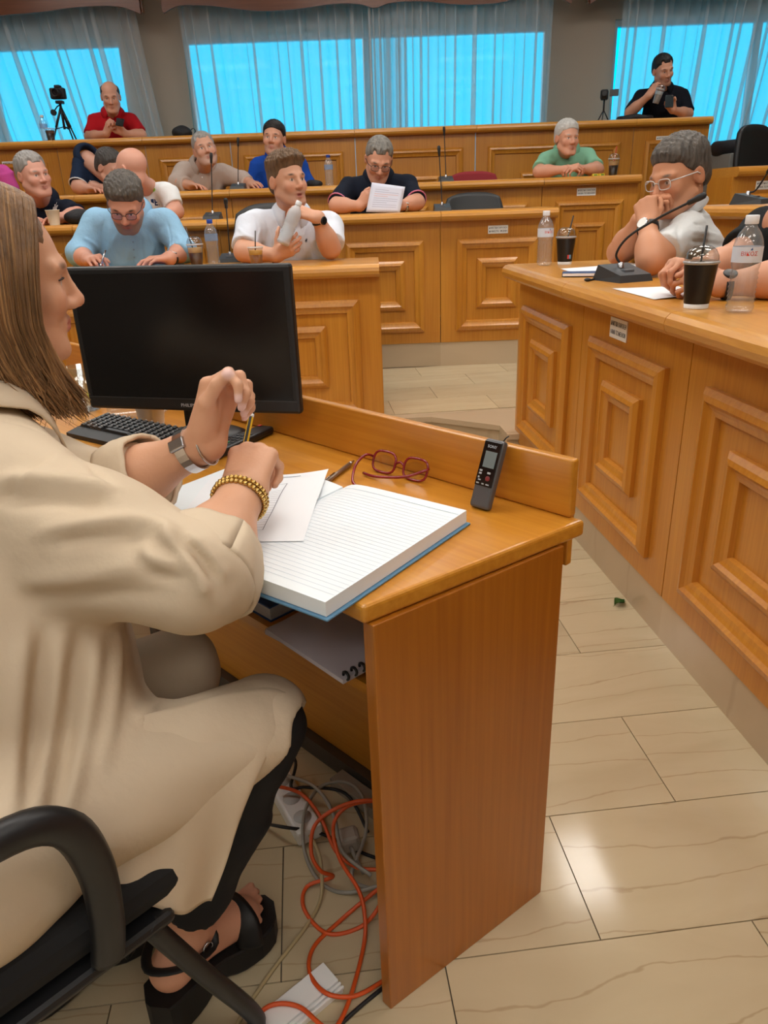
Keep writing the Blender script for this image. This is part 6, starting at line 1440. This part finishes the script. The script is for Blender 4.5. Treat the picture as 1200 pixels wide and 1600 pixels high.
# ---- bottles
def bottle(label, base, cap=(232, 234, 238), h=.215, word=None, yaw=0.0, tilt=None, mate=None, lab=True):
    t = thing('water_bottle', label, 'bottle', base, yaw); s = h/.215
    prof = [(.0, .003), (.020, .001), (.029, .004), (.0315, .012)]
    for k in range(8):
        z = .016+k*.0105; prof += [(.0315, z), (.0285, z+.0052)]
    prof += [(.031, .104), (.0325, .112), (.0325, .150), (.030, .162), (.024, .176), (.0155, .188), (.0125, .193), (.0125, .199)]
    MB().lathe([(r*s, z*s) for r, z in prof], 22, cap0=False, cap1=False).obj('bottle_wall', mate or BOTTLE, t)
    MB().lathe([(.0145*s, .196*s), (.0150*s, .198*s), (.0150*s, .213*s), (.0140*s, .215*s), (0, .215*s)], 18).obj('screw_cap', mat('cap %d %d %d' % cap, cap, .4), t)
    if lab: MB().lathe([(.0330*s, .114*s), (.0330*s, .148*s)], 22, cap0=False, cap1=False).obj('label_band', mat('bottle label', (214, 222, 236), .5) if word else clear('bottle label thin', (235, 240, 248), .1, .2, .45, (150, 180, 220)), t)
    if word:
        tm_ = text_mesh(word, .0125, .0); wv = max(v.co.x for v in tm_.vertices)
        for v in tm_.vertices:
            a = v.co.x/.0335; v.co = Vector((.0336*math.sin(a), -.0336*math.cos(a), v.co.y))
        q = link('lettering', tm_, mat('label red', (206, 60, 50), .6), t); q.location = (0, 0, .133); 
        MB().add([(.0337*math.sin(a), -.0337*math.cos(a), z) for a, z in ((.02, .141), (.18, .141), (.14, .147), (.08, .1445))], [(0, 1, 2, 3)]).obj('label_mark', mat('label blue', (60, 100, 160), .6), t)
    return t
bottle('tall clear water bottle with a red-lettered label beside the near coffee cup', PZ(1154, 488, .94)+V(0, 0, .0005), word='ΒΙΚΟΣ', yaw=-.30)
bottle('clear water bottle with a white cap beside the far coffee cup', PZ(850, 415, .94)+V(0, 0, .0005), word='ΒΙΚΟΣ', yaw=.25)
bottle('blue-capped water bottle on the front bench between the two men', PY(335, 413, 4.0).xy.to_3d()+V(0, 0, ZB1+.0005), cap=(30, 70, 170))
bottle('blue-capped water bottle on the third row beside the royal blue polo', PY(515, 289, 6.12).xy.to_3d()+V(0, 0, ZB3+.0005), cap=(30, 60, 150))
bottle('water bottle on the topmost bench beside the camera tripod', PY(72, 218, 7.2).xy.to_3d()+V(0, 0, ZB4+.0005))
bottle('blue-capped water bottle before the man with the white emblem', PY(38, 354, 4.98).xy.to_3d()+V(0, 0, ZB2+.0005), cap=(40, 84, 190))
fb_ = bottle('half-frozen bottle in the hands of the young man', V(0, 0, 0), mate=clear('frosted bottle', (236, 240, 244), .12, .2, .45, (226, 232, 238)), lab=False)
q0, q1 = PY(441, 382, 3.795), PY(467, 317, 3.835); fd = (q1-q0).normalized(); fb_.matrix_world = Matrix.Translation(q0) @ fd.to_track_quat('Z', 'Y').to_matrix().to_4x4()
# ---- cold coffee cups
LIDM = clear('clear dome lid', (240, 244, 246), .25, .05); DARKC = mat('black cup print', (22, 20, 20), .35); FOAM = mat('coffee foam', (206, 176, 130), .6)
def cold_cup(label, base, h=.105, body=None, foot=True, straw=(26, 26, 28), logo=False, liquid=None, dome=True, sc=1.0, stilt=.12):
    t = thing('coffee_cup', label, 'cup', base); r0, r1 = .029*sc, .040*sc
    if foot:
        MB().lathe([(r0, .0005), (r0+.0008, .012*sc), (0, .012*sc)], 24).obj('white_foot', WHITEP, t)
    z0 = .012*sc if foot else .0005
    if body is not None: MB().lathe([(r0+.0012, z0), (r1, h)], 24, cap1=False).obj('cup_wall', body, t)
    else:
        MB().lathe([(r0, z0), (r1, h)], 24, cap1=False).obj('cup_wall', clear('clear cup', (240, 244, 246), .2, .05), t)
        za, zb2 = z0+.002, h*.62; f = lambda z: r0+(r1-r0)*(z-z0)/(h-z0)-.0012
        MB().lathe([(f(za), za), (f(zb2), zb2), (0, zb2)], 22).obj('coffee', liquid[0], t)
        MB().lathe([(f(zb2), zb2+.0002), (f(h*.86), h*.86), (0, h*.86)], 22).obj('foam', liquid[1], t)
    if body is not None: MB().lathe([(r1-.003, h-.012), (0, h-.011)], 20).obj('foam', FOAM, t)
    MB().lathe([(r1+.0005, h-.003), (r1+.003, h), (r1+.003, h+.003), (r1-.001, h+.005)], 24, cap0=False, cap1=False).obj('rim', clear('lid rim', (230, 234, 236), .4, .1, .3), t)
    if dome: MB().lathe([(r1, h+.004), (r1*.97, h+.016*sc), (r1*.80, h+.030*sc), (r1*.50, h+.038*sc), (r1*.22, h+.040*sc)], 24, cap0=False, cap1=False).obj('dome_lid', LIDM, t)
    if straw: MB().tube([(-.004, 0, h*.5), (-.004+stilt*.06, 0, h+.085*sc)], .0028, 8).obj('straw', mat('straw %d' % straw[0], straw, .4), t)
    if logo:
        for k, c in enumerate(((200, 70, 70), (110, 170, 210))):
            rr_ = r0+(r1-r0)*.30+.0016
            MB().add([(rr_*math.sin(a), -rr_*math.cos(a), z) for a, z in ((.05+.26*k, .024), (.29+.26*k, .024), (.29+.26*k, .040), (.05+.26*k, .040))], [(0, 1, 2, 3)]).obj('logo_patch', mat('logo %d' % k, c, .5), t)
    return t
cold_cup('black coffee cup with a clear dome lid beside the tall bottle', PZ(1087, 481, .94), .108, DARKC, sc=1.0, stilt=.1)
cold_cup('black coffee cup with a small red and blue logo', PZ(882, 413, .94), .108, DARKC, logo=True, sc=1.0, stilt=.5)
COFF = (mat('coffee dark', (70, 34, 18), .3), mat('coffee cream', (204, 160, 104), .5))
cold_cup('iced coffee with a domed lid on the front bench', PY(308, 414, 3.98).xy.to_3d()+V(0, 0, ZB1), .10, None, False, (60, 50, 46), liquid=COFF, stilt=-.5)
cold_cup('clear glass of orange drink before the young man', PY(401, 410, 3.78).xy.to_3d()+V(0, 0, ZB1), .085, None, False, (30, 30, 30), liquid=(mat('orange juice low', (150, 84, 30), .3), mat('orange juice', (222, 158, 62), .4)), dome=False, sc=.9, stilt=.2)
cold_cup('iced coffee with a red straw beside the mint green polo', PY(958, 266, 6.10).xy.to_3d()+V(0, 0, ZB3), .115, None, False, (190, 40, 36), liquid=(mat('coffee black', (34, 20, 16), .3), mat('coffee latte', (190, 140, 84), .5)), stilt=.3)
cold_cup('iced coffee on the topmost bench by the tripod foot', PY(80, 217, 7.10).xy.to_3d()+V(0, 0, ZB4), .10, None, False, None, liquid=(mat('coffee black', (34, 20, 16), .3), mat('coffee brown', (90, 52, 30), .5)), dome=False)
wc_ = thing('paper_cup', 'white paper cup before the man with the white emblem', 'cup', PY(87, 357, 4.97).xy.to_3d()+V(0, 0, ZB2+.0005)); MB().lathe([(.030, 0), (.042, .085), (.0435, .086), (.0435, .089), (.040, .089), (.029, .004), (0, .004)], 24).obj('cup_wall', mat('cup cream', (226, 222, 208), .5), wc_)
# ---- papers and small things on the right bench
def sheet(label, quad, z, m=WHITE, curl=.0):
    c = [PZ(x, y, z) for x, y in quad]
    o = MB().grid(lambda u, v: (c[0]*(1-u)*(1-v)+c[1]*u*(1-v)+c[2]*u*v+c[3]*(1-u)*v)+V(0, 0, curl*math.sin(math.pi*u)*math.sin(2*v)), 8, 6).obj('paper_sheet', m); o.modifiers.new('t', 'SOLIDIFY').thickness = .0006; tag(o, label, 'paper'); return o
sheet('white sheet lying before the folded hands', [(957, 451), (1060, 447), (1090, 463), (1022, 468)], .9415, curl=.003)
sheet('white sheet beside the large microphone base', [(876, 420), (945, 415), (958, 427), (905, 430)], .9415, curl=.004)
sheet('white sheet leaning behind the large microphone', [(975, 409), (1003, 414), (998, 427), (972, 424)], .955, curl=.003)
nbk = thing('blue_notebook', 'dark blue notebook beside the large microphone', 'notebook', PZ(905, 431, .9415)+V(0, 0, .0005), -.25); MB().rbox((-.06, -.035, 0), (.06, .035, .013), .002).obj('cover', mat('navy cover', (38, 66, 110), .5), nbk); MB().box((-.058, -.0355, .002), (.058, -.034, .011)).obj('page_block', WHITE, nbk)
# ---- sheet held by the reader
pq = [PY(581, 285, 5.08), PY(633, 292, 5.06), PY(625, 332, 5.02), PY(572, 331, 5.04)]
ps_ = thing('held_paper', 'printed sheet held up by the reading man', 'paper')
hp_ = lambda u, v: pq[0]*(1-u)*(1-v)+pq[1]*u*(1-v)+pq[2]*u*v+pq[3]*(1-u)*v + V(0, -.012*math.sin(math.pi*u), 0)
o = MB().grid(hp_, 8, 8).obj('paper_sheet', mat('paper lavender', (214, 218, 234), .8), ps_); o.modifiers.new('t', 'SOLIDIFY').thickness = .0005
ln_ = MB()
for k in range(9):
    v0 = .2+.075*k; u1 = .85 if k % 3 else .55
    for a in range(6):
        ua, ub = .14+(u1-.14)*a/6, .14+(u1-.14)*(a+1)/6; ln_.add([hp_(ua, v0)+V(0, -.0012, 0), hp_(ub, v0)+V(0, -.0012, 0), hp_(ub, v0+.018)+V(0, -.0012, 0), hp_(ua, v0+.018)+V(0, -.0012, 0)], [(0, 1, 2, 3)], mi=1 if k in (2, 3) else 0)
ln_.obj('printed_lines', [mat('faint print', (178, 180, 200), .8), mat('faint red print', (214, 176, 176), .8)], ps_)
# ---- pen and folder of the man in pale blue
pn = thing('silver_pen', 'silver pen in the hand of the bearded man', 'pen'); a_, b_ = PY(158, 412, 3.82), PY(165, 391, 3.86); MB().tube([a_, b_], .0045, 8).obj('barrel', STEEL, pn); MB().tube([a_-(b_-a_)*.25, a_], [.001, .0042], 8).obj('pen_tip', STEEL, pn)
fo = tag(MB().box((-.11, -.15, 0), (.11, .15, .004)).obj('blue_folder', mat('folder blue', (70, 110, 190), .5), None, PY(205, 416, 3.86).xy.to_3d()+V(0, 0, ZB1+.001), (0, 0, 1.4)), 'blue folder under the hands of the bearded man', 'folder')
# ---- yellow packets on the third row
for k, (x, y) in enumerate(((930, 268), (940, 268))):
    o = thing('yellow_packet', ('yellow marker packet touching the clasped elderly hands' if k == 0 else 'yellow marker packet touching the red-strawed iced coffee'), 'packet', PY(x, y, 6.08).xy.to_3d()+V(0, 0, ZB3+.0005), .3*k)
    MB().rbox((-.022, -.014, 0), (.022, .014, .018), .003).obj('box', mat('packet yellow', (226, 206, 60), .5), o); MB().rbox((-.012, -.0145, .004), (.012, -.0138, .014), .0003).obj('print_patch', mat('packet green', (110, 150, 60), .5), o)
# ---- bags
def bag(label, base, sx, sy, sz, strap=True, m=None, rot=0.0, seed=1):
    m = m or mat('black nylon', (16, 18, 24), .7, bump=(60, .4, (1, 1, 1))); t = thing('black_bag', label, 'bag', Vector(base)+V(0, 0, .002), rot); B = Soft()
    B.ell((0, 0, sz*.48), (sx*.5, sy*.5, sz*.5), None, .02); B.ell((-sx*.12, 0, sz*.42), (sx*.36, sy*.46, sz*.46), None, .03); B.ell((sx*.2, -sy*.1, sz*.36), (sx*.28, sy*.4, sz*.36), None, .03); B.plane((0, 0, .001), (0, 0, -1), .004); B.disp(lambda X, Y, Z: .004*np.sin(40*X+seed)*np.sin(50*Z+30*Y))
    v, q = B.mesh(.009); link('pouch', np_mesh('pouch', v, q), m, t)
    if strap: MB().tube(smooth_path([(sx*.4, 0, sz*.4), (sx*.62, -.01, sz*.75), (sx*.75, -.02, sz*.5), (sx*.62, -.03, .01), (sx*.3, -sy*.5, .008)], 5), .006, 6, flat=.5).obj('strap', m, t)
    return t
bag('small black camera bag on the topmost bench', PY(285, 211, 7.22).xy.to_3d()+V(0, 0, ZB4), .16, .12, .095)
bag('soft black bag on the second row before the emblem polo', PY(132, 350, 5.08).xy.to_3d()+V(0, 0, ZB2), .22, .16, .085, seed=3)
bag('flat black bag lying before the man drinking coffee', PY(992, 184, 7.22).xy.to_3d()+V(0, 0, ZB4), .30, .16, .05, strap=False, seed=5)
bag('black pouch beside the water bottle on the third row', PY(492, 291, 6.16).xy.to_3d()+V(0, 0, ZB3), .11, .09, .045, strap=False, seed=7)
# ---- phones and the drink
def phone(label, pts, Yd, m=BLACKG):
    c = [PY(x, y, Y_) for (x, y), Y_ in zip(pts, Yd)]; xr = ((c[1]-c[0])+(c[2]-c[3])).normalized(); yr = ((c[0]-c[3])+(c[1]-c[2])).normalized(); n = xr.cross(yr).normalized(); w = (c[1]-c[0]).length/2; h = (c[0]-c[3]).length/2
    t = thing('smartphone', label, 'phone'); t.matrix_world = frame(xr, n.cross(xr), n, sum(c, V(0, 0, 0))/4); MB().rbox((-w, -h, -.004), (w, h, .004), .003).obj('case', m, t); MB().box((-w*.92, -h*.94, -.0044), (w*.92, h*.94, -.0041)).obj('screen', mat('phone glass', (30, 34, 44), .1), t)
    MB().lathe([(.006, .0041), (.006, .0052), (0, .0052)], 12, Matrix.Translation((w*.55, h*.75, 0))).obj('camera_lens', BLACK, t); return t
phone('black smartphone in the hands of the red-shirted man', [(182, 184), (194, 186), (193, 198), (180, 196)], (7.19, 7.19, 7.16, 7.16))
phone('dark smartphone in the hand of the man in black', [(1040, 149), (1053, 149), (1052, 168), (1038, 168)], (7.16, 7.16, 7.14, 7.14), mat('dark teal case', (26, 40, 46), .4))
gd = cold_cup('clear cup of iced coffee raised by the man in black', PY(1024, 162, 7.14), .11, None, False, None, liquid=(mat('iced milk', (150, 132, 120), .4), mat('ice', (190, 190, 190), .3)), dome=True, sc=.9); gd.rotation_euler = (.1, .25, 0)
# ---- cameras
cm_ = thing('camera_on_tripod', 'camera on a small black tripod before the curtained window', 'camera', PY(104, 218, 7.2).xy.to_3d()+V(0, 0, ZB4))
hz = PY(97, 155, 7.2).z-ZB4
for k, (dx, dy) in enumerate(((-.10, -.05), (.11, -.06), (.02, .12))):
    MB().tube([(0, 0, hz-.06), (dx*.6, dy*.6, (hz-.06)*.42)], .010, 8).obj('leg', BLACK, cm_); MB().tube([(dx*.55, dy*.55, (hz-.06)*.46), (dx, dy, .004)], .0065, 8).obj('lower_leg', BLACKM, cm_); MB().tube([(0, 0, .12), (dx*.72, dy*.72, .10)], .004, 6).obj('brace', BLACKM, cm_)
MB().tube([(0, 0, .10), (0, 0, hz-.02)], .011, 8).obj('centre_post', BLACK, cm_); MB().rbox((-.03, -.03, hz-.035), (.03, .03, hz-.01), .006).obj('pan_head', BLACK, cm_); MB().tube([(0, 0, hz-.04), (-.04, .03, hz-.05), (-.085, .05, hz-.085)], .005, 6).obj('pan_handle', BLACK, cm_); MB().lathe([(.024, -.01), (.024, .01)], 14, Matrix.Translation((-.062, -.02, hz-.10)) @ Matrix.Rotation(1.57, 4, 'X')).obj('handle_knob', BLACKM, cm_)
CB = MB().rbox((-.065, -.03, hz), (.06, .03, hz+.085), .012); cb_ = CB.obj('camera_body', BLACKM, cm_); MB().rbox((-.02, -.03, hz+.08), (.03, .03, hz+.105), .008).obj('viewfinder_hump', BLACKM, cb_); MB().lathe([(.034, 0), (.034, .03), (.030, .034), (.030, .07), (.026, .07), (.024, .055)], 20, Matrix.Translation((.005, -.028, hz+.042)) @ Matrix.Rotation(math.pi/2, 4, 'X'), cap1=False).obj('camera_lens', BLACK, cb_); MB().lathe([(.025, .0), (0, .002)], 20, Matrix.Translation((.005, -.085, hz+.042)) @ Matrix.Rotation(math.pi/2, 4, 'X')).obj('lens_glass', mat('lens glass', (20, 18, 26), .05), cb_)
c2 = thing('camcorder', 'small camcorder with an open flip screen on a mini tripod', 'camcorder', PY(942, 187, 7.2).xy.to_3d()+V(0, 0, ZB4), -.3)
hz = PY(942, 156, 7.2).z-ZB4
for a in (0.5, 2.6, 4.6): MB().tube([(0, 0, hz*.55), (.06*math.cos(a), .06*math.sin(a), .003)], .005, 6).obj('leg', BLACK, c2)
MB().tube([(0, 0, hz*.45), (0, 0, hz)], .008, 8).obj('centre_post', BLACK, c2); MB().rbox((-.035, -.05, hz), (.03, .06, hz+.075), .014).obj('camcorder_body', BLACKM, c2); MB().lathe([(.022, 0), (.022, .03), (.018, .03)], 16, Matrix.Translation((0, -.045, hz+.04)) @ Matrix.Rotation(math.pi/2, 4, 'X')).obj('lens_barrel', BLACK, c2); MB().rbox((.04, -.03, hz+.02), (.115, -.022, hz+.072), .003).obj('flip_screen', mat('screen grey', (58, 62, 66), .3), c2)
# ---- chairs behind the benches
def chair(label, pos, yaw, back_top, seat_z, floor_z, m, w=.44, group=None):
    t = thing('conference_chair', label, 'chair', (pos[0], pos[1], floor_z), yaw, group); sz = seat_z-floor_z; bt = back_top-floor_z
    MB().rbox((-w/2, -.22, sz-.06), (w/2, .22, sz), .03, n=3).obj('seat', m, t)
    o = MB().grid(lambda u, v: ((u-.5)*w*(1-.14*max(0, v-.6)**1.5*4), .23+.05*v-.05*(1-(2*u-1)**2)*-1*.6, sz+.12+(bt-sz-.12)*v*(1-.10*abs(2*u-1)**3*v)), 14, 12).obj('backrest', m, t); o.modifiers.new('t', 'SOLIDIFY').thickness = .035
    MB().tube([(0, .26, sz+.2), (0, .27, sz-.02), (0, .1, sz-.07)], .016, 8).obj('back_post', BLACK, t); MB().tube([(0, 0, sz-.06), (0, 0, .07)], .024, 10).obj('column', BLACK, t)
    for k in range(5):
        a = 2*math.pi*k/5; MB().tube([(0, 0, .075), (.24*math.cos(a), .24*math.sin(a), .045)], [.02, .012], 8).obj('foot_spoke', BLACK, t); MB().lathe([(.022, -.01), (.022, .01)], 10, Matrix.Translation((.24*math.cos(a), .24*math.sin(a), .0225)) @ Matrix.Rotation(math.pi/2, 4, 'X')).obj('castor', BLACKM, t)
    return t
CHG = mat('charcoal leatherette', (48, 50, 52), .45); CHR = mat('crimson upholstery', (150, 40, 48), .8); CHB = mat('black leatherette', (20, 20, 22), .5)
c0 = PY(742, 300, 5.66); chair('empty charcoal chair on the second row beside the reader', (c0.x, 5.42), 0, c0.z, FL2+.46, FL2, CHG, .42)
c0 = PY(741, 268, 6.66); chair('empty crimson chair on the third row', (c0.x, 6.42), 0, c0.z+.005, FL3+.46, FL3, CHR, .42)
c0 = PY(384, 318, 4.56); chair('black chair behind the young man in white', (PY(424, 340, 4.5).x, 4.42), .1, c0.z+.0, FL1+.39, FL1, CHB, .46)
c0 = PY(1216, 192, 6.0); chair('dark padded chair beside the grey equipment case', (c0.x+.0, 5.76), .5, c0.z, .95, .56, CHB, .42)
def seat_under(obj, label, pos, yaw, fz, bt, m=CHB):
    return chair(label, pos, yaw, bt, fz+.39, fz, m, .42)
seat_under(blue_man, 'black chair hidden behind the bearded man', (PY(206, 400, 4.36).x, 4.38), 0, FL1, FL1+.80)
seat_under(read_man, 'black chair hidden behind the reading man', (PY(590, 330, 5.62).x, 5.53), 0, FL2, FL2+.78)
# ---- further benches of the right wing and the equipment case
x_ = PY(1147, 268, 5.2).x
struct(MB().box((x_-.02, 5.22, -.05), (5.3, 6.2, .56)).obj('floor_tier_right_back', CARPET)); struct(MB().box((1.90, -.2, -.05), (3.1, 3.62, .30)).obj('floor_tier_right_upper', CARPET))
bench('third row bench of the right wing beside the equipment case', [(x_, 5.2), (x_+.8, 5.2), (x_+1.6, 5.2)], PL_Z, PL_Z+.15, 1.345, .45, plates=[(0, .28, .055, .14, .052, (L1, L2))])
bench('second row bench of the right wing behind the white polo', [(1.58, 3.70), (1.74, 2.75), (1.94, 1.9), (2.08, 1.1)], .13, .28, 1.148, .42, hwood=WOOD_HY, end_right=False)
m2 = PY(1172, 316, 3.52); microphone('microphone on the second row of the right wing', V(m2.x, m2.y, 1.148), PY(1204, 262, 3.42), [PY(1182, 296, 3.51)], yaw=.8, sc=1.1, neckm=MICR)
cs = thing('equipment_case', 'grey equipment case under a black cover beside the topmost bench', 'case', V(PY(1143, 300, 6.55).x+.10, 6.66, 0))
zc0, zc1 = PY(1140, 312, 6.55).z, PY(1140, 240, 6.55).z; zc2 = PY(1140, 217, 6.55).z; wc2 = (PY(1172, 260, 6.55).x-PY(1102, 260, 6.55).x)/2
GREYK = mat('case grey', (122, 124, 122), .6)
MB().rbox((-wc2, -.18, .0), (wc2, .30, zc0+.12), .006).obj('case_base', GREYK, cs); MB().rbox((-wc2, -.18, zc0+.13), (wc2, .30, zc1), .006).obj('case_body', GREYK, cs); MB().box((-wc2+.012, -.168, zc0+.11), (wc2-.012, .288, zc0+.14)).obj('panel_joint', GREYK, cs)
B = Soft(); B.ell((0, .06, (zc1+zc2)/2), (wc2*1.2, .30, (zc2-zc1)*1.1), None, .03); B.plane((0, 0, zc2), (0, 0, 1), .02); B.plane((0, 0, zc1-.05), (0, 0, -1), .01); B.plane((wc2+.04, 0, 0), (1, 0, 0), .02); B.plane((-wc2-.03, 0, 0), (-1, 0, 0), .02); B.plane((0, -.2, 0), (0, -1, 0), .02); B.disp(lambda X, Y, Z: .004*np.sin(22*X+9*Z)*np.sin(31*Z+12*Y))
v, q = B.mesh(.014); link('black_cover', np_mesh('black_cover', v, q), mat('cover nylon', (16, 18, 26), .75), cs)
